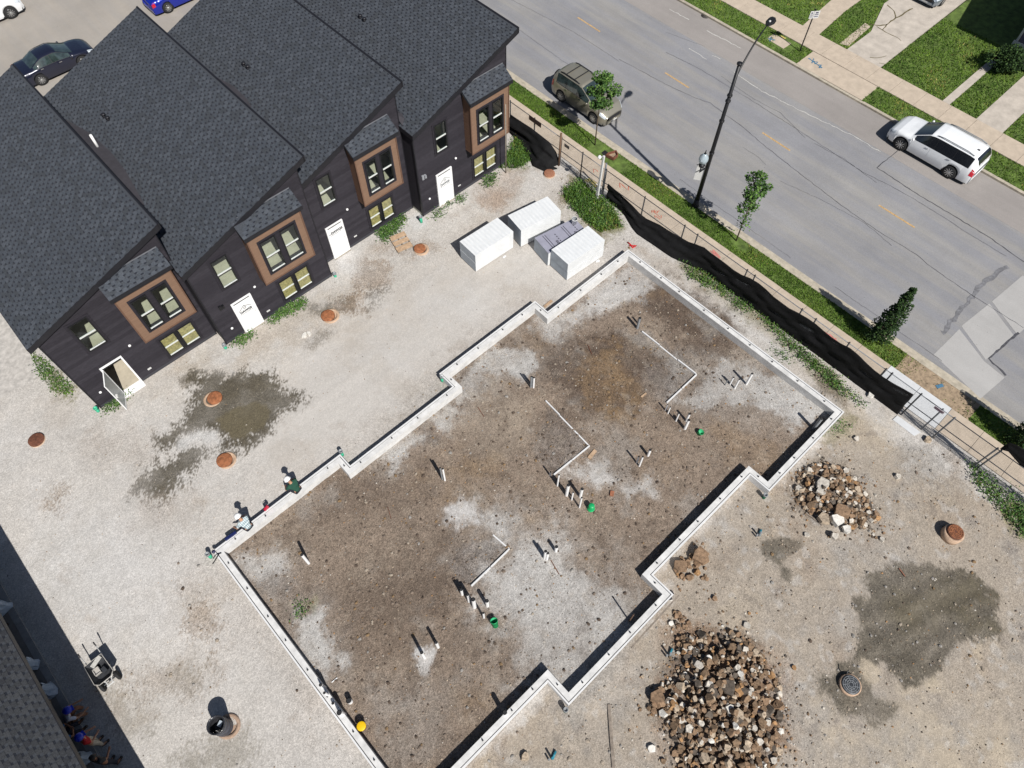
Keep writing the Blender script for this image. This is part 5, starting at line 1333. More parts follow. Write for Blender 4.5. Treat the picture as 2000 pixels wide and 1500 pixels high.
pile('little clump of brown stones above the large heap', [(1312,1197),(1335,1193),(1352,1215),(1338,1230),(1320,1220)], 24, .12, .26, [('stone_clay', 3), ('stone_brown', 3), ('stone_dark', 1)], (1330,1210), (), .2, 9)
# single stones lying apart
LONE = [(1457,1222,.3,'stone_pale','pale block lying apart above the large rubble heap'), (1395,1170,.26,'stone_clay','brown stone pair member between notch and large heap'), (1308,1170,.2,'stone_white','white chip near the foundation notch'), (1310,1218,.22,'stone_white','upright pale chip left of the stone clump'), (1700,772,.35,'stone_white','white lump beside the fence fabric end'), (1810,860,.36,'stone_tan','tan boulder by the gate posts'), (1752,932,.3,'stone_pale','pale angular stone in the plot near the fence'), (1672,858,.25,'stone_pale','pale stone between foundation corner and fence'), (1550,1305,.2,'stone_orange','rusty stone right of the large heap'), (1272,1462,.3,'stone_white','white stone at the foot of the large heap'), (1025,1478,.3,'stone_tan','tan flat stone near the lower wall'), (1295,1487,.24,'stone_brown','red brown stone by the lower edge'), (1575,1045,.24,'stone_pale','pale stone below the smaller heap'), (1722,1055,.24,'stone_pale','pale stone right of the smaller heap'), (1600,655,.28,'stone_tan','x')]
for (x, y, s, mn, lab) in LONE[:-1]:
    g = G(x, y); o = link('stone', rock_mesh(random.randrange(6, 14), mn), None, (g.x, g.y, ground_z(g.x, g.y)+s*.2), (.1, .15, random.uniform(0, 6)), (s, s, s)); tag(o, lab, 'stone', 'stones lying apart')
g = G(595, 656); o = link('stone', rock_mesh(9, 'stone_white'), None, (g.x, g.y, .04), (0, 0, .5), (.34, .24, .2)); tag(o, 'left white slab shard on the gravel below the manhole', 'stone', 'white shards')
g = G(604, 653); o = link('stone', rock_mesh(11, 'stone_white'), None, (g.x, g.y, .04), (0, 0, 1.5), (.3, .2, .2)); tag(o, 'right white slab shard on the gravel below the manhole', 'stone', 'white shards')

# ================================================================== timber, pallet and odds on the ground
M_wood = mat('raw_timber', tuple(tone(198, 168, 138)), .85, .14, 6, .2, 40, stretch=(1, 1, 1)); M_woodg = mat('grey_timber', tuple(tone(150, 138, 126)), .85, .16, 6, .2, 40)
p = G(782, 472); pal_ = thing('timber_pallet', 'wooden pallet lying against the weeds by the wall', 'pallet', (p.x, p.y, 0)); zq = Z(740, 420, .105)
cs = [G(*zq(q)[0], .12) for q in ((195, 415), (470, 300), (600, 595), (355, 700))]
e1, e2 = (cs[1]-cs[0]), (cs[3]-cs[0])
for k, (a, b_) in enumerate(((0, .27), (.36, .60), (.70, 1.0))):
    m_ = (a+b_)/2; c = cs[0]+e1*.5+e2*m_; MB().obox((c.x, c.y, .125), e1.length, e2.length*(b_-a), .022, math.atan2(e1.y, e1.x)).build('deck_board', M_wood, pal_)
for k in (0.03, .5, .97):
    c = cs[0]+e1*k+e2*.5; MB().obox((c.x, c.y, .06), .05, e2.length, .10, math.atan2(e1.y, e1.x)).build('stringer', M_woodg, pal_)
def plank(name, lab, a, b, w, h, m, z=0.03, cat='plank', grp='loose timbers'):
    p, q = (G(*a) if len(a) == 2 else Vector(a)), (G(*b) if len(b) == 2 else Vector(b)); p.z += z+(ground_z(p.x, p.y) if len(a) == 2 else 0); q.z += z+(ground_z(q.x, q.y) if len(b) == 2 else 0)
    return tag(MB().beam(p, q, w, h, up=(0, 0, 1)).build(name, m), lab, cat, grp)
plank('plank', 'long grey plank lying left of the large rubble heap', (1189, 1376), (1198, 1500), .11, .05, M_woodg)
plank('plank', 'short tan board beside the middle white edging bend', (1150, 896), (1163, 880), .16, .04, M_wood)
plank('plank', 'small pale offcut near the far white edging end', (1252, 776), (1262, 768), .08, .03, M_wood)
plank('plank', 'brown board leaning on the lower foundation wall', (1230, 1268), (1322, 1167), .06, .16, M_woodg, .30)
plank('plank', 'thin batten lying below the smaller rubble heap', (1572, 1003), (1604, 1027), .06, .05, M_woodg)
plank('plank', 'reddish stick lying on the grey mud', (1756, 1110), (1768, 1126), .04, .03, mat('red_wood', tuple(tone(150, 104, 84)), .8, .1, 8))
plank('plank', 'white stick in the dirt along the near left wall', (648, 1333), (659, 1324), .03, .02, M_pvc)
plank('plank', 'dark rod lying on the large pale patch', (1075, 1093), (1092, 1122), .03, .03, M_rustd); plank('plank', 'rusty rod in the dark dirt near the far bend', (1148, 674), (1156, 692), .025, .025, M_rustd); plank('plank', 'rusty rod by the third foundation segment', (933, 795), (945, 813), .025, .025, M_rustd); plank('plank', 'small rod lying near the single white pipe', (757, 990), (764, 1013), .02, .02, M_rustd)
plank('plank', 'stack of two short boards in the second notch corner', (1063, 600), (1078, 588), .12, .05, M_wood)
g = G(1195, 965, FIN); tag(MB().obox((g.x, g.y, FIN+.05), .22, .16, .10, .6).build('brick', mat('red_brick', tuple(tone(170, 112, 84)), .9, .15, 10, .3, 40)), 'orange brown brick in the dirt right of the middle edging', 'brick')
g = G(917, 656); tag(MB().obox((g.x, g.y, .05), .22, .12, .10, .4).build('brick', MATS['red_brick']), 'orange brick half hidden behind the long foundation wall', 'brick') if False else None
for x0_, y0_, lab in ((1480, 1040, 'teal pipe stub lying by the second foundation corner'), (1305, 1273, 'teal pipe elbow beside the large rubble heap'), (1078, 1473, 'teal pipe stub at the lower foundation wall')):
    g = G(x0_, y0_); t = thing('water_stub', lab, 'pipe', (g.x, g.y, 0), 'teal water stubs'); m = mat('teal_pipe', tuple(tone(52, 140, 160)), .45, .08, 8)
    z = ground_z(g.x, g.y); MB().path([(g.x-.1, g.y-.12, z+.05), (g.x+.16, g.y-.02, z+.08)], .045, 8).build('pipe', m, t)
    MB().path([(g.x-.1, g.y-.10, z-.05), (g.x-.1, g.y-.10, z+.42)], .04, 8).build('riser', M_gpipe if y0_ != 1473 else m, t); MB().path([(g.x-.2, g.y-.05, z-.05), (g.x-.2, g.y-.05, z+.25)], .035, 8).build('riser', M_gpipe, t)
g = G(1492, 975); MB()
for k, (x, y, lab) in enumerate(((1491, 972, 'green socket in the second corner of the lower wall'), (1104, 1388, 'dark green socket in the lower wall corner'))):
    g = G(x, y); t = thing('drain_riser', lab, 'pipe', (g.x, g.y, 0), 'green drain risers'); MB().path([(g.x, g.y, -.1), (g.x, g.y, .25)], .08, 12).build('pipe', mat('dark_green_pvc', tuple(tone(30, 96, 70)), .5, .06, 8), t); MB().lathe([(.095, 0), (.095, .1), (.07, .1), (.06, .02)], 12, (g.x, g.y, .25)).build('socket', M_gpipe, t)
# red strap near the far corner
g = [G(*p, .03) for p in ((1226, 473), (1232, 478), (1236, 484), (1243, 480), (1229, 480))]
tag(MB().path(g, .035, 6).build('red_strap', mat('red_plastic', tuple(tone(226, 40, 44)), .5, .1, 8)), 'crumpled red strap on the ground beyond the far foundation corner', 'strap')
# on the wall by the workers
def onwall(px, py): return G(px, py, FTOP)
a, b = onwall(441, 1055), onwall(462, 1040); tag(MB().beam(a+Vector((0, 0, .045)), b+Vector((0, 0, .045)), .10, .09).build('spirit_level', mat('navy_plastic', tuple(tone(34, 44, 96)), .4, .1, 8)), 'dark blue level lying on the wall beside the plaid worker', 'level')
g = onwall(521, 994); t = thing('red_tool', 'small red tool standing on the wall between the workers', 'tool', (g.x, g.y, FTOP)); MB().obox((g.x, g.y, FTOP+.08), .22, .07, .14, .25).obox((g.x+.05, g.y, FTOP+.19), .08, .06, .08, .25).build('case', mat('red_case', tuple(tone(206, 30, 66)), .4, .06, 8), t); MB().path([(g.x-.1, g.y, FTOP+.15), (g.x-.06, g.y, FTOP+.24), (g.x+.06, g.y, FTOP+.25)], .012, 6).build('handle', M_frame, t)
a, b = onwall(428, 1083), onwall(416, 1102); t = thing('hand_clamp', 'dark clamp lying over the near left foundation corner', 'clamp', (a.x, a.y, FTOP)); MB().beam(a+Vector((0, 0, .03)), b+Vector((0, 0, .03)), .03, .03).beam(a+Vector((-.08, .06, .03)), a+Vector((.1, -.02, .03)), .03, .03).build('bar', M_frame, t); MB().lathe([(.07, 0), (.07, .06), (0, .07)], 10, onwall(415, 1079)+Vector((.05, -.02, .0))).build('jaw', mat('navy_metal', (.03, .03, .07), .5, .1, 8), t)
# ================================================================== cars
M_glassd = mat('tinted_glass', (.012, .014, .018), .06, 0, spec=.8, coat=.6); M_glassl = mat('clear_dark_glass', (.03, .045, .045), .05, .3, 3, spec=.9, coat=.6)
M_tyre = mat('tyre_rubber', (.018, .018, .019), .85, .15, 20); M_rim = mat('alloy', (.55, .56, .57), .3, .05, 10, metal=.85); M_black = mat('black_plastic', (.02, .02, .022), .6, .1, 10)
M_chrome = mat('chrome', (.7, .71, .72), .15, 0, metal=1.0); M_lampw = mat('lamp_glass', (.55, .6, .65), .08, .1, 8, spec=.8, coat=.5); M_lampr = mat('lamp_red', (.45, .015, .03), .15, .1, 8, coat=.5)
def paint(name, c, metal=.0, rough=.28): return mat(name, c, rough, .02, 2, metal=metal, spec=.5, coat=.7)
class Car:
    def __init__(s, name, label, cat, loc, rz, pm, L, W, H, wb, fo, kind='suv', wr=.36, glass=None, group=None, spare=False, rack=False, rails=False, arch=None, roofm=None):
        s.L, s.W, s.H = L, W/2, H; s.pm = pm; hl = L/2; s.t = thing(name, label, cat, loc, group, rz)
        fa, ra = hl-fo, hl-fo-wb; s.ax = (ra, fa); s.wr = wr; Ra = wr*1.16; zs0 = wr*.62
        glass = glass or M_glassd
        if kind == 'suv':
            xs = [-hl, -hl+.06, -hl+.25, -hl+.45, -hl+.8, ra, 0, fa-1.18, fa-.30, fa+.08, fa+.45, hl-.22, hl-.05, hl]
            zt = [.92*H*.62, .95*H*.80, H*.93, H*.985, H, H, H*.995, H*.965, H*.66, H*.615, H*.585, H*.52, H*.45, H*.40]
            zb = [H*.50, H*.58, H*.61, H*.615, H*.615, H*.61, H*.60, H*.595, H*.585, H*.575, H*.55, H*.48, H*.42, H*.37]
            gr = [.80, .78, .75, .75, .75, .755, .76, .755, .82, .86, .85, .84, .82, .80]
            s.win = (-hl+.42, fa-.52); s.ws = (fa-1.20, fa-.36); s.rw = (-hl+.05, -hl+.36)
        else:
            xs = [-hl, -hl+.06, -hl+.3, ra-.22, ra+.45, ra+.75, .1, fa-1.08, fa-.20, fa+.1, fa+.45, hl-.22, hl-.05, hl]
            zt = [H*.55, H*.66, H*.70, H*.715, H*.95, H*.99, H, H*.97, H*.66, H*.625, H*.585, H*.52, H*.45, H*.40]
            zb = [H*.50, H*.60, H*.645, H*.66, H*.655, H*.65, H*.64, H*.63, H*.60, H*.585, H*.55, H*.48, H*.42, H*.37]
            gr = [.80, .80, .80, .74, .68, .68, .69, .69, .78, .84, .83, .82, .80, .78]
            s.win = (ra-.05, fa-.48); s.ws = (fa-1.10, fa-.26); s.rw = (ra-.18, ra+.46)
        ww = [.86, .92, .975, .99, 1, 1, 1, 1, 1, 1, .985, .92, .80, .70]
        s.xs = np.array(xs); s.zt = np.array(zt); s.zb = np.array(zb); s.gr = np.array(gr); s.wwp = np.array(ww); s.zs0 = zs0; s.Ra = Ra
        st = sorted(set([round(v, 3) for v in list(np.linspace(-hl, hl, 42))+xs+[a+d*Ra for a in (ra, fa) for d in (-1, -.98, -.9, -.75, -.5, -.25, 0, .25, .5, .75, .9, .98, 1)]]))
        secs = [s.sec(x) for x in st]; b = MB(); n = 7; vs = []
        for x, q in zip(st, secs):
            vs += [(x, y, z) for y, z in q]+[(x, -y, z) for y, z in reversed(q[:-1])]
        m = 2*n-1; fs = []
        for i in range(len(st)-1):
            for k in range(m-1): fs.append((i*m+k, i*m+k+1, (i+1)*m+k+1, (i+1)*m+k))
        fs.append(tuple(range(m))); fs.append(tuple(reversed(range((len(st)-1)*m, len(st)*m))))
        fs = [tuple(reversed(f)) for f in fs]
        b.add(vs, fs, 0, True); s.body = s.b(b, 'body', pm)
        s.b(MB().box(-hl+.12, hl-.14, -s.W+.14, s.W-.14, wr*.45, H*.45), 'underbody', M_black)
        # glazing and doors follow the shell
        x0, x1 = s.win; cut = [x0+(x1-x0)*f for f in ((0, .30, .64, 1) if kind == 'suv' else (0, .12, .5, 1))]
        for sd in (1, -1):
            s.patch('window_surround', M_black, x0, x1, 3.04, 3.97, sd, .005, n=12)
            for a, c in zip(cut, cut[1:]): s.patch('side_window', glass, a+.012, c-.012, 3.08, 3.93, sd, .010, taper=kind)
            dz = ((ra+Ra*.55, (ra+fa)/2-.02), ((ra+fa)/2+.02, fa-Ra*1.05))
            for a, c in dz: d_ = s.patch('door', pm, a, c, .25, 3.0, sd, .007); s.handle(a+.14, sd)
            s.b(MB().lathe([(.02, -.08), (.06, -.05), (.07, .03), (.04, .08), (0, .09)], 10, (fa-.5, sd*(s.W+.07), H*.62)), 'mirror', pm)
        s.patch('windscreen', glass, s.ws[0]+.03, s.ws[1], 4.12, 7.88, 0, .008); s.patch('rear_window', glass, s.rw[0], s.rw[1], 4.2, 7.8, 0, .008)
        for sd in (1, -1):
            s.patch('headlight', M_lampw, hl-.42, hl-.06, 2.45, 3.5, sd, .008); s.patch('taillight', M_lampr, -hl+.015, -hl+.22, 2.0, 3.2, sd, .008)
        s.b(MB().box(hl-.03, hl+.012, -s.W*.5, s.W*.5, H*.27, H*.38), 'grille', M_black)
        s.b(MB().box(-hl-.012, -hl+.03, -s.W*.72, s.W*.72, wr*.8, wr*1.25), 'bumper', pm); s.b(MB().box(hl-.06, hl+.03, -s.W*.6, s.W*.6, wr*.75, wr*1.1), 'bumper', pm)
        s.b(MB().box(hl+.03, hl+.036, -.22, .22, wr*.85, wr*1.1), 'number_plate', M_rail)
        for xa in s.ax:
            for sd in (1, -1): s.wheel(xa, sd)
        if rails or rack:
            for sd in (1, -1):
                pts = [(x, sd*s.W*.68, float(np.interp(x, s.xs, s.zt))+(.03 if 0 < i < 6 else -.01)) for i, x in enumerate(np.linspace(-hl+.55, fa-1.45, 7))]
                s.b(MB().path(pts, .025 if rails else .03, 6), 'roof_rail', M_gpipe if rails else M_black)
        if rack:
            for x in (ra+.1, ra+.75): s.b(MB().beam((x, -s.W*.68, H+.035), (x, s.W*.68, H+.035), .05, .035), 'rack_bar', M_black)
        if spare:
            A = Matrix.Rotation(R(90), 3, 'Y')
            s.b(MB().lathe([(.33, -.10), (.36, -.06), (.36, .08), (.30, .12), (0, .13)], 20, (-hl-.11, -.1, H*.50), 0, True, Matrix.Rotation(R(-90), 3, 'Y')), 'spare_wheel', M_tyre)
        if kind == 'suv' and rails: s.b(MB().obox((-hl+.62, .15, H+.02), .12, .05, .05), 'antenna', M_black)
    def b(s, mb, name, m, parent=None): return mb.build(name, m, parent or s.t, local=True)
    def zsill(s, x):
        z = s.zs0
        for a in s.ax:
            d = abs(x-a)
            if d < s.Ra: z = max(z, s.wr+math.sqrt(max(0, s.Ra**2-d*d)))
        return z
    def sec(s, x):
        w = s.W*float(np.interp(x, s.xs, s.wwp)); zt = float(np.interp(x, s.xs, s.zt)); zb = float(np.interp(x, s.xs, s.zb)); g = float(np.interp(x, s.xs, s.gr))*w; zs = min(s.zsill(x), zb-.06)
        zt = max(zt, zb+.01); lo = min(zs+.12, zb-.05) if zs <= s.zs0+.001 else zs+.03
        return [(w*.93, zs), (w*.995, lo+.25*(zb-lo)), (w*1.0, lo+.6*(zb-lo)), (w*.955, zb), (g, zt-min(.06, (zt-zb)*.35)), (g*.62, zt-.012), (0, zt)]
    def S(s, x, v):
        q = s.sec(x); full = [(x, y, z) for y, z in q]+[(x, -y, z) for y, z in reversed(q[:-1])]
        i = min(int(v), len(full)-2); f = v-i; a, c = Vector(full[i]), Vector(full[i+1]); return a.lerp(c, f)
    def patch(s, name, m, x0, x1, v0, v1, sd, off, n=7, k=4, taper=None):
        if sd == 0: k = 8
        V_ = []; F_ = []
        for i in range(n):
            x = x0+(x1-x0)*i/(n-1)
            for j in range(k):
                v = v0+(v1-v0)*j/(k-1); p = s.S(x, v); e = .02
                dx = s.S(x+e, v)-s.S(x-e, v); dv = s.S(x, min(12, v+.05))-s.S(x, max(0, v-.05)); nn = dx.cross(dv)
                if nn.length < 1e-9: nn = Vector((0, 1, 0))
                nn.normalize()
                c = Vector((x, 0, s.H*.4))
                if nn.dot(p-c) < 0: nn = -nn
                p = p+nn*off
                if sd == -1: p.y = -p.y
                V_.append(p)
        for i in range(n-1):
            for j in range(k-1):
                f = (i*k+j, (i+1)*k+j, (i+1)*k+j+1, i*k+j+1); F_.append(f if sd != -1 else tuple(reversed(f)))
        return s.b(MB().add(V_, F_, 0, True), name, m)
    def handle(s, x, sd):
        p = s.S(x, 2.75); s.b(MB().obox((p.x, sd*(p.y+.02), p.z), .17, .035, .035), 'door_handle', M_chrome)
    def wheel(s, xa, sd):
        y = sd*(s.W-.125); A = Matrix.Rotation(R(-90*sd), 3, 'X'); r = s.wr
        t = s.b(MB().lathe([(r*.66, -.11), (r*.93, -.115), (r, -.08), (r, .08), (r*.93, .115), (r*.66, .11)], 24, (xa, y, r), 0, True, A), 'wheel', M_tyre)
        s.b(MB().lathe([(r*.66, .06), (r*.66, .10), (r*.60, .085), (r*.58, .03), (0, .02)], 24, (xa, y, r), 0, True, A), 'rim_barrel', M_black, t)
        sp = MB()
        for q in range(10):
            a = q*2*math.pi/10; sp.beam(Vector((xa, y+sd*.095, r)), Vector((xa+math.cos(a)*r*.62, y+sd*.10, r+math.sin(a)*r*.62)), .035, .03, up=(0, sd, 0))
        sp.lathe([(.07, .09), (.06, .115), (0, .118)], 12, (xa, y, r), 0, True, A).lathe([(r*.60, .08), (r*.66, .105), (r*.66, .112), (r*.60, .10)], 24, (xa, y, r), 0, True, A)
        s.b(sp, 'rim', M_rim, t)
Car('parked_suv', 'white large suv parked at the far kerb', 'suv', (38.90, 6.86, ROADZ), R(90), paint('paint_white', tuple(tone(248, 250, 252, .80))), 5.12, 2.0, 1.76, 3.02, .98, 'suv', .385, rails=True, group='parked cars')
Car('parked_suv', 'champagne gold suv with roof rack parked behind the young tree', 'suv', (27.66, 23.04, ROADZ), R(-90), paint('paint_gold', tuple(tone(168, 163, 148)), .45, .35), 4.35, 1.78, 1.74, 2.62, .86, 'suv', .35, glass=M_glassl, spare=True, rack=True, group='parked cars')
Car('parked_sedan', 'dark navy sedan behind the roofs', 'sedan', (6.28, 47.2, -.03), R(0), paint('paint_navy', tuple(tone(34, 38, 58)), .2, .25), 4.55, 1.76, 1.46, 2.62, .95, 'sedan', .33, glass=M_glassl, group='parked cars')
Car('parked_sedan', 'bright blue car peeking out behind the roof ridge', 'sedan', (15.5, 48.6, -.03), R(0), paint('paint_blue', tuple(tone(20, 44, 168)), .2, .25), 4.5, 1.78, 1.5, 2.62, .95, 'sedan', .33, glass=M_glassl, group='parked cars')
Car('parked_suv', 'white car cut by the upper left picture corner', 'suv', (5.05, 54.95, -.03), R(0), paint('paint_white', (.8, .8, .8)), 4.7, 1.9, 1.75, 2.8, .95, 'suv', .37, glass=M_glassl, group='parked cars')
Car('parked_sedan', 'dark car showing only its wheels at the top edge', 'sedan', (10.6, 56.6, -.03), R(0), paint('paint_black', (.02, .02, .024)), 4.6, 1.8, 1.5, 2.7, .95, 'sedan', .34, group='parked cars')
Car('parked_sedan', 'silver car on the cracked driveway', 'sedan', (53.4, 14.75, .006), R(180), paint('paint_silver', tuple(tone(150, 160, 172)), .5, .3), 4.5, 1.78, 1.5, 2.62, .9, 'sedan', .33, glass=M_glassl, group='parked cars')

# ================================================================== trees and weeds
M_bark = mat('bark', tuple(tone(112, 98, 82)), .95, .2, 14, .5, 40)
LEAF = [mat('leaf_a', tuple(tone(80, 116, 52)), .7, .2, 6, spec=.3), mat('leaf_b', tuple(tone(108, 142, 66)), .7, .2, 6, spec=.3), mat('leaf_c', tuple(tone(54, 86, 40)), .7, .2, 6, spec=.3)]
LEAFD = [mat('needle_a', tuple(tone(50, 74, 38)), .8, .2, 6, spec=.2), mat('needle_b', tuple(tone(68, 94, 46)), .8, .2, 6, spec=.2), mat('needle_c', tuple(tone(36, 56, 30)), .8, .2, 6, spec=.2)]
def leaves(C_, size, seed=0, flat=.5):
    """C_: (n,3) leaf centres -> folded leaf quads"""
    r = np.random.default_rng(seed); n = len(C_); s = r.uniform(.6, 1.3, n)*size
    a = r.uniform(0, 2*np.pi, n); tilt = r.uniform(-.9, .9, n)
    d = np.stack([np.cos(a)*np.cos(tilt), np.sin(a)*np.cos(tilt), np.sin(tilt)], 1); up = np.stack([r.normal(0, flat, n), r.normal(0, flat, n), np.ones(n)], 1)
    sd = np.cross(d, up); sd /= np.linalg.norm(sd, axis=1)[:, None]
    V_ = np.stack([C_-d*s[:, None]*.5, C_+sd*s[:, None]*.33, C_+d*s[:, None]*.55, C_-sd*s[:, None]*.33], 1).reshape(-1, 3)
    return V_, np.arange(4*n).reshape(-1, 4), r.choice(3, n, p=(.45, .3, .25))
def tree(lab, base, crown, name='street_tree', leafm=LEAF, n=2200, size=.13, r0=.04, blobs=14, seed=1, low=None, columnar=False, cat='tree', group='young street trees'):
    """crown: (height of crown bottom, top, radius)"""
    r = np.random.default_rng(seed); rr = random.Random(seed); b = Vector(base); z0, z1, rad = crown
    t = thing(name, lab, cat, b, group)
    tr = MB(); lean = Vector((rr.uniform(-.1, .1), rr.uniform(-.1, .1), 0)); top = b+lean+Vector((0, 0, z0+(z1-z0)*.85))
    pts_ = [b-Vector((0, 0, .1)), b.lerp(top, .35)+Vector((rr.uniform(-.04, .04), rr.uniform(-.04, .04), 0)), b.lerp(top, .7), top]
    tr.path(pts_, [r0, r0*.8, r0*.55, r0*.2], 8)
    cen = []
    for k in range(blobs):
        f = (k+.5)/blobs; zc = z0+(z1-z0)*(f**.9); a = k*2.4+rr.uniform(-.4, .4)
        if columnar: q = rad*(1.0-f)**.55*rr.uniform(.35, .75)
        else: q = rad*math.sin(math.pi*min(.98, max(.12, f)))**.6*rr.uniform(.3, .95)
        c = b+lean*f+Vector((math.cos(a)*q, math.sin(a)*q, zc)); cen.append((c, (rad*rr.uniform(.28, .5) if not columnar else rad*rr.uniform(.4, .62)*(1.15-f*.75))))
        st = b+lean*f*.8+Vector((0, 0, max(zc-q*.9, z0*.75))); tr.path([st, st.lerp(c, .6)+Vector((0, 0, .05)), c], [r0*.4, r0*.25, r0*.1], 5)
    tr.build('trunk', M_bark, t)
    P = []
    for c, q in cen:
        m_ = int(n*q/sum(x[1] for x in cen)); d = r.normal(0, 1, (m_, 3)); d /= np.linalg.norm(d, axis=1)[:, None]
        P.append(np.array(c)+d*(q*r.uniform(.25, 1.05, m_)**.6)[:, None]*np.array([1, 1, .8 if not columnar else 1.2]))
    P = np.concatenate(P)
    if low is not None:
        m_ = low; P = np.concatenate([P, np.array(b)+np.stack([r.normal(0, .16, m_), r.normal(0, .16, m_), r.uniform(z0*.45, z0, m_)], 1)])
    V_, F_, mi_ = leaves(P, size, seed); V_ -= np.array(b)
    link('crown', np_mesh('crown', V_, F_, leafm, False, mi_), t)
    return t
g = G(1162, 283); tree('young leafy tree beside the gold suv', g, (2.5, 4.5, .85), n=2600, size=.14, seed=3, blobs=16)
g = G(1438, 470); tree('slim young tree on the verge between pole and fence', g, (2.0, 4.5, .72), n=1500, size=.13, seed=5, blobs=15, low=120)
g = G(1712, 664); tree('dark columnar evergreen at the end of the grass verge', g, (.12, 3.85, .62), 'columnar_tree', LEAFD, 3800, .11, .05, 34, 8, columnar=True, group='columnar evergreens')
g = G(1992, 868); tree('dark columnar evergreen at the right picture edge', g, (.12, 3.3, .72), 'columnar_tree', LEAFD, 3600, .11, .05, 28, 9, columnar=True, group='columnar evergreens')
g = Vector((48.75, 7.75, 0)); tree('round clipped bush by the garden path', g, (.25, 1.35, 1.15), 'garden_bush', LEAFD, 4200, .13, .05, 26, 12, cat='bush', group=None)
def weeds(name, polys, n, h, size, seed, leafm=LEAF, z=0.0, clump=.25):
    """low leafy ground cover"""
    r = np.random.default_rng(seed); P = []
    for poly, cnt in zip(polys, n):
        a = np.array(poly); lo, hi = a.min(0), a.max(0); q = r.uniform(lo, hi, (cnt//12*6, 2)); q = q[sdist(q[:, 0], q[:, 1], poly) > 0][:cnt//12]
        for c in q:
            hh = h*r.uniform(.5, 1.2); m_ = 12; P.append(np.stack([c[0]+r.normal(0, clump*.6, m_), c[1]+r.normal(0, clump*.6, m_), z+hh*r.uniform(.15, 1, m_)], 1))
    P = np.concatenate(P); V_, F_, mi_ = leaves(P, size, seed); return tag(link(name, np_mesh(name, V_, F_, leafm, False, mi_)), kind='stuff')
def wp(pts): return gp(pts)
weeds('weeds', [wp(zT((1430,1060),(1540,1010),(1620,1090),(1700,1150),(1760,1270),(1640,1300),(1540,1230),(1450,1140)))], (2400,), .36, .085, 21)
blades('grass', [wp(zT((1430,1060),(1540,1010),(1620,1090),(1700,1150),(1760,1270),(1640,1300),(1540,1230),(1450,1140))), wp(zT((1160,780),(1250,800),(1265,880),(1190,940),(1060,940),(1130,850)))], 420, .1, .38, 0.0, wid=.02)
blades('grass', [wp([(1330,512),(1390,540),(1480,612),(1450,606),(1345,540)]), wp([(1895,905),(1990,985),(2060,1040),(2060,1100),(1960,1010),(1900,940)]), wp([(1470,600),(1580,690),(1690,795),(1640,772),(1490,625)])], 170, .08, .28, 0.0, wid=.018)
blades('grass', [wp(zA((160,660),(230,700),(420,880),(400,940),(290,900),(180,720))), wp(zA((1480,530),(1560,440),(1700,385),(1690,430),(1560,500))), wp(zT((390,1300),(440,1250),(520,1200),(560,1220),(500,1290),(430,1350)))], 300, .05, .2, 0.0, wid=.018)
weeds('weeds', [wp([(1330,512),(1390,540),(1440,575),(1480,612),(1450,606),(1400,570),(1345,540)]), wp([(1470,600),(1540,660),(1580,690),(1660,765),(1690,795),(1640,772),(1560,700),(1490,625)])], (1000, 1500), .26, .08, 22)
weeds('weeds', [wp(zT((1160,780),(1250,800),(1265,880),(1190,940),(1090,900),(1130,850))), wp(zT((990,1000),(1060,960),(1040,1030),(980,1050))), wp(zT((700,1210),(800,1130),(880,1090),(880,1120),(780,1150),(720,1230)))], (2200, 420, 400), .26, .08, 23)
weeds('weeds', [wp(zT((390,1300),(440,1250),(520,1200),(560,1220),(500,1290),(430,1350))), wp(zA((1480,530),(1560,440),(1700,385),(1690,430),(1560,500))), wp(zA((1300,640),(1390,570),(1420,590),(1330,640)))], (1500, 1300, 500), .22, .08, 24)
weeds('weeds', [wp(zA((590,1000),(640,930),(700,900),(740,905),(690,950),(620,1010))), wp(zA((180,690),(240,740),(400,880),(390,920),(300,880),(220,780)))], (650, 620), .14, .07, 25)
weeds('weeds', [wp([(1895,905),(1930,925),(1990,985),(2060,1040),(2060,1080),(1960,1010),(1900,940)]), wp([(1975,960),(2060,1010),(2060,1100),(1985,1040)])], (1500, 800), .32, .09, 26)
weeds('weeds', [wp(zD((1640,580),(1700,560),(1720,640),(1660,640))), wp(zC((900,1090),(1020,1040),(1010,1110),(910,1170))), wp(zC((560,640),(700,700),(690,760),(620,720)))], (160, 200, 200), .10, .06, 28)

# ================================================================== street lamp
M_pole = mat('pole_black', (.012, .012, .014), .45, .15, 10)
pb = G(1358, 402, -.01); lp = thing('street_lamp', 'tall black street lamp pole with a globe lamp and banner', 'street lamp', pb)
MB().lathe([(.19, 0), (.19, .05), (.15, .12), (.13, .5)], 14, pb).build('base', M_pole, lp)
MB().path([pb+Vector((0, 0, .4)), pb+Vector((0, 0, 8.55))], [.115, .075], 14).build('pole', M_pole, lp)
for z in (3.6, 5.5, 6.6, 6.9, 8.5): MB().lathe([(.10, -.04), (.125, -.03), (.125, .03), (.10, .04)], 14, pb+Vector((0, 0, z))).build('collar', M_pole, lp)
hd = Vector((28.35, 13.85, 9.03)); a0 = pb+Vector((0, 0, 7.8))
ap = [a0.lerp(hd, f)+Vector((0, 0, .45*math.sin(f*math.pi)**1.0*.6)) for f in np.linspace(0, 1, 9)]
MB().path(ap, [.045-.015*f for f in np.linspace(0, 1, 9)], 8).build('arm', M_pole, lp)
dv = (ap[-1]-ap[-2]); dv.z = 0; dv.normalize(); sdv = Vector((-dv.y, dv.x, 0))
hb = MB(); prof = [(0, .06, .04), (.12, .12, .08), (.35, .20, .10), (.6, .19, .08), (.72, .10, .05)]
vs = []
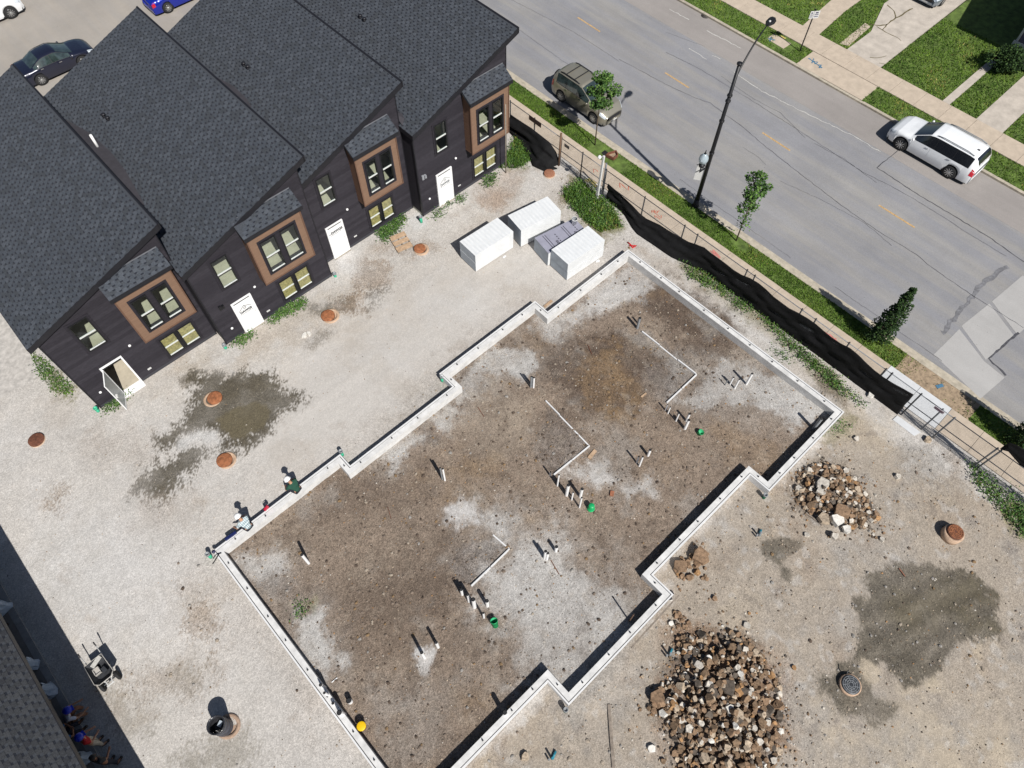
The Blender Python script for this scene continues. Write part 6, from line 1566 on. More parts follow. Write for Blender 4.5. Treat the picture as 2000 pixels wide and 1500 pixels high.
for x, w, t_ in prof:
    c = hd+dv*(x-.05); vs += [c+sdv*w-Vector((0, 0, t_*.4)), c+sdv*w*.7+Vector((0, 0, t_*.6)), c-sdv*w*.7+Vector((0, 0, t_*.6)), c-sdv*w-Vector((0, 0, t_*.4))]
fs = [(i*4+k, i*4+(k+1) % 4, (i+1)*4+(k+1) % 4, (i+1)*4+k) for i in range(4) for k in range(4)]+[(0, 3, 2, 1), (16, 17, 18, 19)]
h_ = hb.add(vs, fs, 0, False).build('lamp_head', M_pole, lp)
MB().lathe([(.05, 0), (.05, .05), (0, .06)], 10, hd+dv*.2+Vector((0, 0, .05))).build('photocell', M_rail, h_)
zl_ = upto(pb, 1381, 325); lc = Vector(onX(1372, 318, 25.55)); cz = lc.z
MB().path([pb+Vector((0, 0, zl_)), Vector((lc.x, lc.y, zl_-.1)), Vector((lc.x, lc.y, cz-.25))], .035, 8).build('bracket', M_pole, lp)
lt_ = MB().lathe([(.05, -.28), (.14, -.22), (.16, -.12), (.10, -.06)], 14, Vector((lc.x, lc.y, cz))).build('globe_fitter', M_pole, lp)
MB().lathe([(.10, -.06), (.20, .08), (.24, .22), (.22, .38), (.12, .50), (.07, .58)], 18, Vector((lc.x, lc.y, cz))).build('globe', mat('acorn_glass', tuple(tone(196, 212, 220)), .12, .05, 6, spec=.7, alpha=.75), lp)
MB().lathe([(.07, .58), (.03, .64), (.02, .78), (0, .80)], 10, Vector((lc.x, lc.y, cz))).build('finial', M_pole, lp)
zt_, zb_ = upto(pb, 1383, 332), upto(pb, 1366, 372)
bd = Vector((-.55, .83, 0)); bn = MB().add([pb+bd*.14+Vector((0, 0, 2.75)), pb+bd*.62+Vector((0, 0, 2.75)), pb+bd*.62+Vector((0, 0, 1.75)), pb+bd*.14+Vector((0, 0, 1.75))], [(0, 1, 2, 3)])
bn = MB().beam(pb+bd*.13+Vector((0, 0, 2.25)), pb+bd*.50+Vector((0, 0, 2.25)), .02, .95).build('banner', M_rail, lp)
MB().path([pb+Vector((0, 0, 2.74)), pb+bd*.55+Vector((0, 0, 2.74))], .015, 6).build('banner_rod', M_pole, lp)

# parking sign over the road
g = G(1562, 100); sg = thing('parking_sign', 'two-panel parking sign on a thin post across the street', 'sign', g); hs_ = upto(g, 1588, 28)
MB().beam(g-Vector((0, 0, .1)), g+Vector((0, 0, hs_+.35)), .06, .05).build('post', M_pole, sg)
A = Matrix.Rotation(R(-35), 3, 'Z')
for k, (ox, w) in enumerate(((-.17, .22), (.14, .36))):
    c = g+A @ Vector((ox, -.04, hs_+.02)); pn_ = MB().obox(c, w, .012, .46, M=A).build('panel', M_rail, sg)
    for q in range(3): MB().obox(c+A @ Vector((0, -.009, .12-.12*q)), w*(.7 if q else .5), .004, .05 if q else .09, M=A).build('print', mat('sign_ink', tuple(tone(96, 96, 120)), .6, .1, 8), pn_)
# ================================================================== fence, windscreen fabric, posts
FXF, FH = 22.93, 1.80
M_galv = mat('galvanised', tuple(tone(128, 132, 138)), .5, .12, 12, metal=.4); M_dpost = mat('dark_post', (.035, .036, .04), .6, .15, 12)
M_wire = mat('fence_wire', tuple(tone(140, 144, 150)), .5, .1, 12, metal=.4)
def fabric_mat():
    m = mat('black_fabric', (.006, .006, .0066), .85, .25, 3, .6, 14, spec=.25); return m
M_fab = fabric_mat()
def fence_run(lab, y0, y1, posts, postm, wire=True, rails=(FH, .95), pitch=.075):
    f = thing('chain_fence', lab, 'fence', (FXF, (y0+y1)/2, 0), 'chain link site fence')
    for y in posts: MB().path([(FXF, y, -.1), (FXF, y, FH+.06)], .034, 8).lathe([(.042, FH+.05), (.03, FH+.09), (0, FH+.10)], 8, (FXF, y, 0)).build('post', postm, f)
    for z in rails: MB().path([(FXF, y0, z), (FXF, y1, z)], .022, 6).build('rail', M_galv, f)
    if wire:
        w = MB(); n = int((y1-y0)/pitch); hh = FH-.06
        for k in range(-int(hh/pitch), n):
            a = y0+k*pitch
            for s_ in (1, -1):
                p0, p1 = (a, .05), (a+hh, .05+hh)
                t0 = max(0, (y0-a)/hh); t1 = min(1, (y1-a)/hh)
                if t1 <= t0: continue
                za, zb_ = .05+hh*t0, .05+hh*t1; ya, yb_ = a+hh*t0, a+hh*t1
                if s_ < 0: za, zb_ = .05+hh-(za-.05), .05+hh-(zb_-.05)
                w.path([(FXF-.03*s_*.2-.03, ya, za), (FXF-.03*s_*.2-.03, yb_, zb_)], .0022, 3, cap=False)
        tag(w.build('chain_link', M_wire, f), kind='stuff')
    return f
fence_run('chain link fence by the houses with bare wire at the corner', 17.2, 20.52, (20.52, 18.95, 17.25), M_dpost)
fence_run('chain link fence hung with black fabric along the foundation', -1.2, 17.2, (14.6, 12.0, 11.2, 8.2, 7.75, 5.1, 4.35, 2.6, .75, .45, -.95), M_dpost)
fence_run('chain link gate section beside the new sidewalk slabs', -2.5, -1.2, (-1.95, -2.5), M_galv)
fence_run('chain link fence running on beyond the gate', -9.5, -2.5, (-4.4, -4.55, -7.4), M_galv)
fence_run('chain link panel between the corner post and the house', 20.52, 24.6, (22.6, 24.55), M_dpost)
g = G(1093, 321); MB()
cp = thing('corner_post', 'tall brown corner post beside the crumpled fabric', 'post', (FXF, 20.50, 0)); MB().path([(FXF-.1, 20.50, -.1), (FXF-.1, 20.50, 2.2)], .06, 10).build('post', mat('brown_post', tuple(tone(120, 94, 74)), .8, .15, 10), cp)

def cloth(lab, top, bot, nz=14, sub=6, fold=.05, seed=1, group='black windscreen fabric', sag=.0):
    """drape between two edges (lists of world points of equal length)"""
    r = np.random.default_rng(seed); n = len(top); ts = np.linspace(0, n-1, (n-1)*sub+1); V_ = []
    T_ = np.array([tuple(p) for p in top]); B_ = np.array([tuple(p) for p in bot])
    ip = lambda A_, t: np.array([np.interp(t, np.arange(n), A_[:, k]) for k in range(3)])
    ph = r.uniform(0, 6, 6)
    for t in ts:
        a, b = ip(T_, t), ip(B_, t); L_ = t*1.0
        for j in range(nz):
            f = j/(nz-1); p = a*(1-f)+b*f
            out = fold*(.35*math.sin(t*1.9+ph[0]+f*5)+.9*math.sin(f*8+t*.7+ph[1])+.7*math.sin(f*15-t*.9+ph[2])+.5*math.sin(f*23+t*1.6+ph[3]))*(.15+math.sin(f*math.pi))
            p = p+np.array([-abs(sag)*math.sin(f*math.pi)-out*.8, .3*out, out*.35]); p[2] = max(p[2], .015); V_.append(p)
    m_ = len(ts); F_ = [(i*nz+j, (i+1)*nz+j, (i+1)*nz+j+1, i*nz+j+1) for i in range(m_-1) for j in range(nz-1)]
    o = MB().add(V_, F_, 0, True).build('windscreen_fabric', M_fab)
    md = o.modifiers.new('thickness', 'SOLIDIFY'); md.thickness = .006
    return tag(o, lab, 'fabric', group)
zG = Z(1640, 720, .18)
zK = Z(1133, 332, .5232)
top_px = zK((105,50),(190,125),(235,175),(300,205),(330,225),(410,270),(460,285),(490,310),(540,345),(590,385),(640,405),(680,430),(720,470),(780,515),(830,540),(870,565),(910,600),(960,640),(1010,665),(1040,690),(1090,740),(1150,785),(1235,830))
bot_px = zK((105,80),(150,150),(200,230),(260,270),(330,320),(400,350),(470,385),(530,430),(600,475),(650,510),(720,560),(790,620),(860,665),(950,720),(1000,760),(1060,810),(1170,900))
tp = sorted([onX(x, y, FXF-.04) for x, y in top_px], key=lambda p: -p.y); bp_ = sorted([G(x, y, .02) for x, y in bot_px], key=lambda p: -p.y)
ys = np.linspace(min(tp[0].y, 17.3), -.75, 40)
ty = np.array([p.y for p in tp])[::-1]; tz = np.array([p.z for p in tp])[::-1]; by = np.array([p.y for p in bp_])[::-1]; bx = np.array([p.x for p in bp_])[::-1]
TT = [(FXF-.05, y, float(np.clip(np.interp(y, ty, tz), .5, 1.85))) for y in ys]; BB = [(float(min(np.interp(y, by, bx), FXF-.12)), y-.1, .02) for y in ys]
cloth('long black fabric sagging along the site fence', TT, BB, 18, 5, .04, 3)
cl_t = [onX(x, y, FXF-.05) for x, y in ((996,224),(1010,232),(1038,250),(1056,264),(1074,278),(1086,296),(1091,312))]
cl_b = [G(x, y, .02) for x, y in ((990,252),(1003,268),(1018,282),(1032,305),(1040,324),(1066,336),(1088,330))]
cloth('crumpled black fabric hanging at the corner by the last house', cl_t, cl_b, 16, 6, .09, 5, sag=.1)
cl_t = [onX(x, y, FXF-.05) for x, y in zG((1740,868),(1830,800),(1930,830),(2100,930))]; cl_b = [onX(x, y, FXF-.12) for x, y in zG((1750,878),(1830,900),(1960,1050),(2100,1130))]
cloth('black fabric piece at the right picture edge of the fence', cl_t, cl_b, 8, 6, .03, 6)
# notice hung on the gate
c = onX(1834, 801, FXF-.06); nt_ = thing('gate_notice', 'small notice with purple lettering tied to the gate wire', 'sign', c); MB().obox(c, .012, .44, .17).build('panel', mat('notice_white', tuple(tone(226, 216, 222)), .6, .05, 6), nt_)
for k in range(8): MB().obox(c+Vector((-.009, .18-.05*k, .03+random.uniform(-.01, .01))), .004, .034, .07).build('letter', mat('notice_ink', tuple(tone(96, 60, 84)), .6, .1, 6), nt_)
MB().obox(c+Vector((-.009, 0, -.045)), .004, .34, .03).build('line', MATS['notice_ink'], nt_)
c = onX(1107, 286, FXF-.06); nt_ = thing('gate_notice', 'dark plate tied to the fence near the corner post', 'sign', c); MB().obox(c, .012, .36, .20).build('panel', mat('plate_grey', tuple(tone(96, 90, 88)), .6, .1, 6), nt_)
c = onX(1045, 237, FXF-.06); nt_ = thing('gate_notice', 'brown board tied to the fence beside the last house', 'sign', c); MB().obox(c, .014, .95, .30).build('panel', mat('board_brown', tuple(tone(72, 52, 46)), .7, .1, 6), nt_)
# white timber post with lamp, grey post beside it
g = G(1166, 388); t = thing('utility_post', 'white timber post with a small white lamp and diamond plate', 'post', g); h_ = upto(g, 1181, 306)
MB().beam(g-Vector((0, 0, .1)), g+Vector((.05, 0, h_)), .10, .10, up=(1, 0, 0)).build('post', M_rail, t); tp_ = g+Vector((.05, 0, h_))
MB().lathe([(.02, -.08), (.09, -.05), (.10, .03), (.05, .10), (0, .11)], 12, tp_+Vector((-.18, .12, -.05))).build('lamp', M_white, t); MB().beam(tp_+Vector((-.2, .12, -.08)), tp_, .03, .03).build('bracket', M_gpipe, t)
A = Matrix.Rotation(R(45), 3, 'Y'); MB().obox(tp_+Vector((.05, .02, .16)), .24, .02, .24, M=Matrix.Rotation(R(-40), 3, 'Z') @ A).build('diamond_plate', M_pole, t)
g2 = G(1176, 375); t = thing('utility_post', 'grey steel post just behind the white timber post', 'post', g2); MB().path([g2-Vector((0, 0, .1)), g2+Vector((0, 0, upto(g2, 1182, 318)))], .045, 8).build('post', M_galv, t)
g = G(988, 338); t = thing('leaning_pole', 'thin bare pole leaning at the last house corner', 'pole', g); h_ = upto(g, 1009, 204); MB().path([g-Vector((0, 0, .1)), g+Vector((.0, .0, min(h_, 5.5)))], [.03, .022], 8).build('pole', mat('pole_pale', tuple(tone(170, 160, 146)), .8, .1, 8), t)
# planter frame on the verge behind the white post
g = G(1192, 303); t = thing('planter_box', 'rusty brown planter frame on the verge', 'planter', g); q = [G(*p, .12) for p in zN((640,140),(770,100),(790,150),(740,190))]
for a, b in zip(q, q[1:]+q[:1]): MB().beam(a, b, .05, .18).build('side', mat('planter_rust', tuple(tone(132, 84, 66)), .8, .15, 9), t)
MB().prism([(p.x, p.y) for p in q], .02, .08).build('soil', M_clear, t)
# ================================================================== people
M_skin = mat('skin', tuple(tone(196, 148, 118)), .6, .05, 8); M_skin2 = mat('skin_tan', tuple(tone(160, 112, 84)), .6, .05, 8)
M_hatw = mat('hat_white', tuple(tone(248, 248, 248, .8)), .3, .02, 4); M_hatb = mat('hat_blue', tuple(tone(34, 56, 190)), .3, .03, 4); M_shoe = mat('boot', tuple(tone(70, 58, 50)), .8, .1, 8)
M_jean = mat('dark_trousers', tuple(tone(42, 44, 56)), .9, .1, 12); M_beige = mat('beige_trousers', tuple(tone(196, 186, 168)), .9, .1, 12); M_hair = mat('dark_hair', (.02, .015, .012), .7, .2, 30)
def plaid_mat():
    m = bpy.data.materials.new('plaid_shirt'); m.use_nodes = True; nt = m.node_tree; N = nt.nodes; L = nt.links; b = N['Principled BSDF']; b.inputs['Roughness'].default_value = .9
    tc = N.new('ShaderNodeTexCoord'); acc = None
    for ax in (0, 1, 2):
        w = N.new('ShaderNodeTexWave'); w.bands_direction = 'XYZ'[ax]; w.inputs['Scale'].default_value = 4.2; L.new(tc.outputs['Object'], w.inputs['Vector'])
        g_ = N.new('ShaderNodeMath'); g_.operation = 'GREATER_THAN'; g_.inputs[1].default_value = .72; L.new(w.outputs[0], g_.inputs[0])
        if acc is None: acc = g_.outputs[0]
        else:
            a = N.new('ShaderNodeMath'); a.operation = 'ADD'; L.new(acc, a.inputs[0]); L.new(g_.outputs[0], a.inputs[1]); acc = a.outputs[0]
    r = N.new('ShaderNodeValToRGB'); r.color_ramp.elements[0].color = (*tone(226, 236, 238), 1); r.color_ramp.elements[1].color = (*tone(96, 128, 140), 1)
    s = N.new('ShaderNodeMath'); s.operation = 'MULTIPLY'; s.inputs[1].default_value = .45; L.new(acc, s.inputs[0]); L.new(s.outputs[0], r.inputs[0]); L.new(r.outputs[0], b.inputs['Base Color'])
    return m
def skin_mesh(name, V_, E_, rad, m, parent, root=0, sub=2):
    me_ = bpy.data.meshes.new(name); me_.from_pydata([tuple(v) for v in V_], E_, []); o = bpy.data.objects.new(name, me_); COL.objects.link(o)
    o.modifiers.new('skin', 'SKIN'); md = o.modifiers.new('sub', 'SUBSURF'); md.levels = sub; md.render_levels = sub
    sv = me_.skin_vertices[0].data
    for i, r_ in enumerate(rad): sv[i].radius = (r_, r_) if not isinstance(r_, tuple) else r_; sv[i].use_root = (i == root)
    dg = bpy.context.evaluated_depsgraph_get(); dg.update(); ev = o.evaluated_get(dg); me2 = bpy.data.meshes.new_from_object(ev); me2.name = name
    bpy.data.objects.remove(o); me2.materials.clear(); me2.materials.append(m)
    for p_ in me2.polygons: p_.use_smooth = True
    return link(name, me2, parent)
def person(lab, loc, rz, J, shirt, trousers, hat=None, skin=M_skin, hair=True, group=None, sleeves='short'):
    """J: joint positions in the person's own frame (y forward)"""
    t = thing('person', lab, 'person', loc, group, rz); J = {k: Vector(v) for k, v in J.items()}
    names = ['pelvis', 'waist', 'chest', 'neck', 'head0', 'head1']; V_ = [J['pelvis'], J['pelvis'].lerp(J['chest'], .5), J['chest'], J['neck'], J['neck'].lerp(J['head'], .55), J['head']]
    rad = [(.14, .11), (.125, .10), (.15, .105), .055, .075, .092]; E_ = [(0, 1), (1, 2), (2, 3), (3, 4), (4, 5)]
    sh_V, sh_E, sh_r = V_[:3]+[J['chest'].lerp(J['neck'], .7)], [(0, 1), (1, 2), (2, 3)], [(.155, .125), (.145, .12), (.17, .125), .075]
    tr_V, tr_E, tr_r = [J['pelvis'].lerp(J['chest'], .2), J['pelvis']], [(0, 1)], [(.145, .12), (.158, .13)]
    shoes = []
    for s_ in ('l', 'r'):
        n0 = len(V_); el, wr_ = J['elbow_'+s_], J['wrist_'+s_]; d = (wr_-el).normalized(); pd = d.cross(Vector((0, 0, 1)));
        if pd.length < .1: pd = d.cross(Vector((0, 1, 0)))
        pd.normalize(); palm = wr_+d*.07
        V_ += [J['shoulder_'+s_], el, wr_, palm]; rad += [.065, .043, .030, (.036, .020)]; E_ += [(2, n0), (n0, n0+1), (n0+1, n0+2), (n0+2, n0+3)]
        dn = pd.cross(d)
        for q in range(4):
            a = palm+pd*(.028-.018*q); b_ = a+d*(.035+.006*(1 if q in (1, 2) else 0)); c = b_+d*.022-dn*.018; k = len(V_); V_ += [a+d*.012, b_, c]; rad += [.010, .009, .008]; E_ += [(n0+3, k), (k, k+1), (k+1, k+2)]
        k = len(V_); V_ += [wr_+d*.03+pd*.045, wr_+d*.065+pd*.06-dn*.01]; rad += [.012, .010]; E_ += [(n0+2, k), (k, k+1)]
        m0 = len(sh_V); end = J['shoulder_'+s_].lerp(el, .8) if sleeves == 'short' else el.lerp(wr_, .85)
        sh_V += [J['shoulder_'+s_]]+([end] if sleeves == 'short' else [el, end]); sh_r += [.082]+([.066] if sleeves == 'short' else [.062, .045]); sh_E += [(2, m0), (m0, m0+1)]+([] if sleeves == 'short' else [(m0+1, m0+2)])
        n1 = len(V_); V_ += [J['hip_'+s_], J['knee_'+s_], J['ankle_'+s_], J['toe_'+s_]]; rad += [.095, .062, .045, .04]; E_ += [(0, n1), (n1, n1+1), (n1+1, n1+2), (n1+2, n1+3)]
        m1 = len(tr_V); tr_V += [J['hip_'+s_], J['knee_'+s_], J['knee_'+s_].lerp(J['ankle_'+s_], .93)]; tr_r += [.112, .085, .068]; tr_E += [(1, m1), (m1, m1+1), (m1+1, m1+2)]
        shoes.append((J['ankle_'+s_], J['toe_'+s_]))
    skin_mesh('body', V_, E_, rad, skin, t); skin_mesh('shirt', sh_V, sh_E, sh_r, shirt, t); skin_mesh('trousers', tr_V, tr_E, tr_r, trousers, t, 1)
    for a, b_ in shoes: MB().path([a-(b_-a)*.25-Vector((0, 0, .03)), a.lerp(b_, .5)-Vector((0, 0, .02)), b_-Vector((0, 0, .0)), b_+(b_-a)*.12], [.045, .055, .05, .03], 8).build('boot', M_shoe, t, local=True)
    h0 = J['head']; ax = (J['head']-J['neck']).normalized(); A = ax.to_track_quat('Z', 'Y').to_matrix(); fwd = Vector((0, 1, 0)); fwd = (fwd-ax*fwd.dot(ax)).normalized(); sdv_ = fwd.cross(ax)
    f = MB(); fc = h0-ax*.02
    f.lathe([(.018, -.02), (.014, .02), (.004, .035)], 6, fc+fwd*.085-ax*.02, axis=fwd.to_track_quat('Z', 'Y').to_matrix())
    for s_ in (1, -1): f.lathe([(.025, -.01), (.028, .01), (0, .015)], 8, fc+sdv_*s_*.088, axis=(sdv_*s_).to_track_quat('Z', 'Y').to_matrix())
    f.build('nose_and_ears', skin, t, local=True)
    e = MB()
    for s_ in (1, -1): e.lathe([(.012, -.004), (.010, .006), (0, .008)], 8, fc+fwd*.082+sdv_*s_*.033+ax*.012, axis=fwd.to_track_quat('Z', 'Y').to_matrix())
    e.obox(fc+fwd*.083-ax*.055, .04, .008, .008, M=A); e.build('eyes_and_mouth', M_hair, t, local=True)
    MB().lathe([(.098, -.03), (.104, .03), (.085, .08), (.04, .105), (0, .11)], 14, h0-fwd*.012, axis=A).build('hair', M_hair, t, local=True)
    if hat:
        hh = MB().lathe([(.150, .015), (.152, .025), (.128, .035), (.124, .09), (.095, .14), (.045, .162), (0, .166)], 18, h0, axis=A).obox(h0+fwd*.14+ax*.022, .2, .10, .012, M=A)
        hat_o = hh.build('hard_hat', hat, t, local=True); MB().path([h0+fwd*a*.115+ax*(.05+.125*math.cos(a*1.5)**.8 if abs(a) < 1 else .05) for a in (-.95, -.5, 0, .5, .95)], .012, 5).build('hat_ridge', hat, hat_o, local=True)
    return t
SIT = dict(pelvis=(0, 0, .11), chest=(0, .20, .46), neck=(0, .29, .63), head=(0, .37, .76), shoulder_l=(-.19, .23, .53), shoulder_r=(.19, .23, .53), elbow_l=(-.29, .36, .28), elbow_r=(.27, .40, .30), wrist_l=(-.17, .56, .16), wrist_r=(.10, .60, .20),
           hip_l=(-.10, .05, .08), hip_r=(.10, .05, .08), knee_l=(-.15, .46, .06), knee_r=(.14, .46, .05), ankle_l=(-.14, .46, -.40), ankle_r=(.14, .44, -.40), toe_l=(-.15, .66, -.48), toe_r=(.15, .64, -.48))
g = G(579, 953, FTOP+.1); person('seated worker in green shirt and white hard hat on the foundation wall', (g.x, 13.98, FTOP-.01), R(14), SIT, mat('green_shirt', tuple(tone(38, 82, 66)), .9, .12, 10), M_jean, M_hatw, M_skin, group='workers on the foundation wall')
g = G(481, 1022, FTOP+.1); S2 = dict(SIT); S2.update(elbow_l=(-.33, .30, .26), wrist_l=(-.36, .52, .10)); person('seated worker in plaid shirt and white hard hat on the foundation wall', (g.x, 13.98, FTOP-.01), R(10), S2, plaid_mat(), M_jean, M_hatw, M_skin, group='workers on the foundation wall')

# ================================================================== the near left building with its porch
RX, RZ0, SLP = -8.97, 2.92, .42; PZ = .15
BY0, BY1 = 2.0, 21.4
pb_ = thing('porch_building', 'dark shingled building with a porch in the lower left corner', 'building', (-13, 12, 0))
d = MB(); xa, xb = RX, RX-6.0; za, zb2 = RZ0, RZ0+6.0*SLP
d.add([(xa,BY0,za-.2),(xa,BY1,za-.2),(xb,BY1,zb2-.2),(xb,BY0,zb2-.2),(xa,BY0,za),(xa,BY1,za),(xb,BY1,zb2),(xb,BY0,zb2)], [(0,3,2,1),(4,5,6,7),(0,1,5,4),(1,2,6,5),(2,3,7,6),(3,0,4,7)])
rf = d.build('roof', M_deck, pb_)
d = MB(); d.add([(xb,BY0,zb2-.2),(xb,BY1,zb2-.2),(xb-6,BY1,za-.2),(xb-6,BY0,za-.2),(xb,BY0,zb2),(xb,BY1,zb2),(xb-6,BY1,za),(xb-6,BY0,za)], [(0,3,2,1),(4,5,6,7),(0,1,5,4),(1,2,6,5),(2,3,7,6),(3,0,4,7)]); d.build('rear_roof', M_deck, pb_)
MB().box(RX+.002, RX+.03, BY0, BY1, RZ0-.24, RZ0+.01).build('fascia', M_trim, rf)
M_keep = M_shg
M_shg = [mat('brown_shingle_a', tuple(tone(68, 70, 74)), .95, .16, 26, .4, 160, spec=.2), mat('brown_shingle_b', tuple(tone(64, 66, 70)), .95, .16, 26, .4, 160, spec=.2), mat('brown_shingle_c', tuple(tone(73, 75, 79)), .95, .16, 26, .4, 160, spec=.2), mat('brown_shingle_d', tuple(tone(58, 60, 65)), .95, .16, 26, .4, 160, spec=.2)]
shingles(rf, (RX, BY0, RZ0+.002), (0, BY1-BY0, 0), (-6.0, 0, 6.0*SLP), .16, single=300, seed=55, th=.018)
M_shg = M_keep
MB().box(-19, -11.2, BY0+.3, BY1-.3, 0, 3.0).build('wall', M_sid, pb_)
MB().box(-11.2, -9.62, BY0+.2, BY1-.2, -.2, PZ-.004).build('porch_slab', mat('porch_concrete', tuple(tone(150, 142, 134)), .9, .1, 3, .2, 60), pb_)
for k in range(9): MB().box(-9.62+.003, -9.38, BY0+.2+k*2.1, BY0+.2+k*2.1+2.09, -.2, PZ).build('porch_edge', mat('porch_kerb', tuple(tone(176, 172, 168)), .9, .1, 4, .2, 60), pb_)
for k, (px, py) in enumerate(((69, 1299), (104, 1344), (8, 1189), (183, 1470))):
    g = G(px, py, PZ); x_ = -9.68; po = MB().box(x_-.09, x_+.09, g.y-.09, g.y+.09, PZ, RZ0-.26).build('porch_post', mat('post_white', tuple(tone(216, 220, 226)), .5, .04, 5), pb_)
    # loose film round the foot
    P = []; n = 12
    for j in range(4):
        for a in range(n):
            th_ = a*2*math.pi/n; rr_ = (.14+.05*j*(1 if k in (1, 2) else .3))*random.uniform(.8, 1.25); P.append((x_+math.cos(th_)*rr_, g.y+math.sin(th_)*rr_, PZ+.75-.24*j))
    MB().add(P, [(j*n+a, j*n+(a+1) % n, (j+1)*n+(a+1) % n, (j+1)*n+a) for j in range(3) for a in range(n)], 0, False).build('plastic_wrap', mat('film_wrap', tuple(tone(190, 204, 220)), .3, .05, 8), po)
a, b = G(85, 1395, PZ+.03), G(113, 1377, PZ+.03); tag(MB().beam(Vector((-9.9, a.y+.1, PZ+.04)), Vector((-9.66, a.y+.9, PZ+.04)), .12, .07).build('plank', M_wood), 'brown timber lying on the porch beside the seated people', 'plank', 'loose timbers')

# people along the porch
SITX = dict(SIT); SITX.update(ankle_l=(-.14, .50, -.20), ankle_r=(.14, .52, -.20), toe_l=(-.16, .70, -.25), toe_r=(.16, .72, -.25), knee_l=(-.16, .44, .14), knee_r=(.15, .44, .14), wrist_l=(-.22, .66, .30), wrist_r=(.20, .68, .28))
M_tee = mat('white_tee', tuple(tone(206, 210, 224)), .9, .05, 10); M_bshirt = mat('blue_shirt', tuple(tone(52, 100, 150)), .9, .15, 10); M_red = mat('red_shirt', tuple(tone(190, 32, 36)), .9, .1, 10)
person('person in white shirt and blue hard hat seated on the porch edge', (-9.62, 12.45, PZ+.02), R(-90), SITX, M_tee, M_skin2, M_hatb, M_skin, group='people by the porch')
S3 = dict(SITX); S3.update(ankle_l=(-.14, .62, -.06), toe_l=(-.16, .80, -.0), ankle_r=(.14, .60, -.06), toe_r=(.16, .78, -.0), wrist_l=(-.06, .46, .30), wrist_r=(.08, .46, .30))
person('person in blue shirt with dark trousers seated back on the porch', (-9.98, 11.98, PZ+.12), R(-90), S3, M_bshirt, M_jean, None, M_skin2, group='people by the porch')
STAND = dict(pelvis=(0, 0, .93), chest=(0, .03, 1.28), neck=(0, .05, 1.48), head=(0, .08, 1.63), shoulder_l=(-.19, .03, 1.40), shoulder_r=(.19, .03, 1.40), elbow_l=(-.24, .10, 1.14), elbow_r=(.22, .14, 1.14), wrist_l=(-.16, .34, 1.08), wrist_r=(.12, .36, 1.10),
             hip_l=(-.10, 0, .88), hip_r=(.10, 0, .88), knee_l=(-.11, .03, .48), knee_r=(.11, .05, .48), ankle_l=(-.12, -.02, .08), ankle_r=(.12, .02, .08), toe_l=(-.13, .18, .035), toe_r=(.14, .22, .035))
person('standing person in red shirt, blue hard hat and beige trousers', (-9.16, 11.08, 0.0), R(-80), STAND, M_red, M_beige, M_hatb, M_skin, group='people by the porch')
S4 = dict(STAND); S4.update(wrist_l=(-.24, .05, .86), elbow_l=(-.27, -.02, 1.12)); person('person in dark clothes cut by the lower picture edge', (-9.1, 10.2, 0.0), R(-60), S4, mat('charcoal_shirt', tuple(tone(58, 58, 60)), .9, .1, 10), M_jean, None, M_skin2, group='people by the porch')
S5 = dict(SITX); S5.update(ankle_l=(-.14, .66, -.02), ankle_r=(.14, .60, -.02), toe_l=(-.18, .86, .02), toe_r=(.18, .78, .02), knee_l=(-.16, .40, .20), knee_r=(.15, .38, .20))
person('seated person with bare legs at the left picture edge', (-10.65, 16.95, PZ+.04), R(-90), S5, M_jean, M_skin, None, M_skin, group='people by the porch')

# ================================================================== wheelbarrow, drum
hA, hB, wA, wB = G(170, 1285), G(200, 1265), G(208, 1342), G(230, 1318)
wc, hc = (wA+wB)/2, (hA+hB)/2; fw_ = (wc-hc); fw_.normalize(); sd_ = Vector((-fw_.y, fw_.x, 0)); ctr = wc-fw_*.42
wb_ = thing('wheelbarrow', 'black two-wheeled wheelbarrow loaded with tools on the gravel', 'wheelbarrow', ctr, None, math.atan2(fw_.y, fw_.x))
def wl_(mb, n, m, p=None): return mb.build(n, m, p or wb_, local=True)
tray = MB(); top_ = [(-.42, -.33, .62), (.38, -.36, .58), (.52, -.22, .60), (.52, .22, .60), (.38, .36, .58), (-.42, .33, .62)]; bot_ = [(-.26, -.22, .36), (.16, -.24, .32), (.24, -.14, .32), (.24, .14, .32), (.16, .24, .32), (-.26, .22, .36)]
n = 6; tray.add(top_+bot_, [(i, (i+1) % n, n+(i+1) % n, n+i) for i in range(n)]+[tuple(range(n, 2*n))]); tr_o = wl_(tray, 'tray', mat('tray_black', tuple(tone(60, 62, 66)), .45, .12, 6)); md = tr_o.modifiers.new('wall', 'SOLIDIFY'); md.thickness = .012
wl_(MB().path([Vector(p)+Vector((0, 0, .01)) for p in top_+top_[:1]], .014, 6), 'tray_rim', mat('tray_rim', tuple(tone(196, 192, 186)), .5, .1, 6), tr_o)
for s_ in (1, -1):
    wl_(MB().path([(.40, s_*.14, .26), (-.2, s_*.26, .33), (-.86, s_*.30, .56)], .019, 8), 'handle_tube', M_rail); wl_(MB().path([(-.84, s_*.30, .555), (-1.0, s_*.30, .60)], .024, 8), 'grip', M_black)
    wl_(MB().path([(-.18, s_*.24, .33), (-.30, s_*.24, .03), (-.12, s_*.24, .03), (-.05, s_*.22, .31)], .014, 6), 'leg', M_rail)
    A = Matrix.Rotation(R(90), 3, 'X'); w_ = wl_(MB().lathe([(.10, -.045), (.17, -.05), (.195, -.025), (.195, .025), (.17, .05), (.10, .045)], 20, (.46, s_*.30, .195), 0, True, A), 'wheel', M_tyre); wl_(MB().lathe([(.11, -.03), (.11, .03), (.03, .05), (0, .05)], 14, (.46, s_*.30, .195), 0, True, A), 'hub', M_rail, w_)
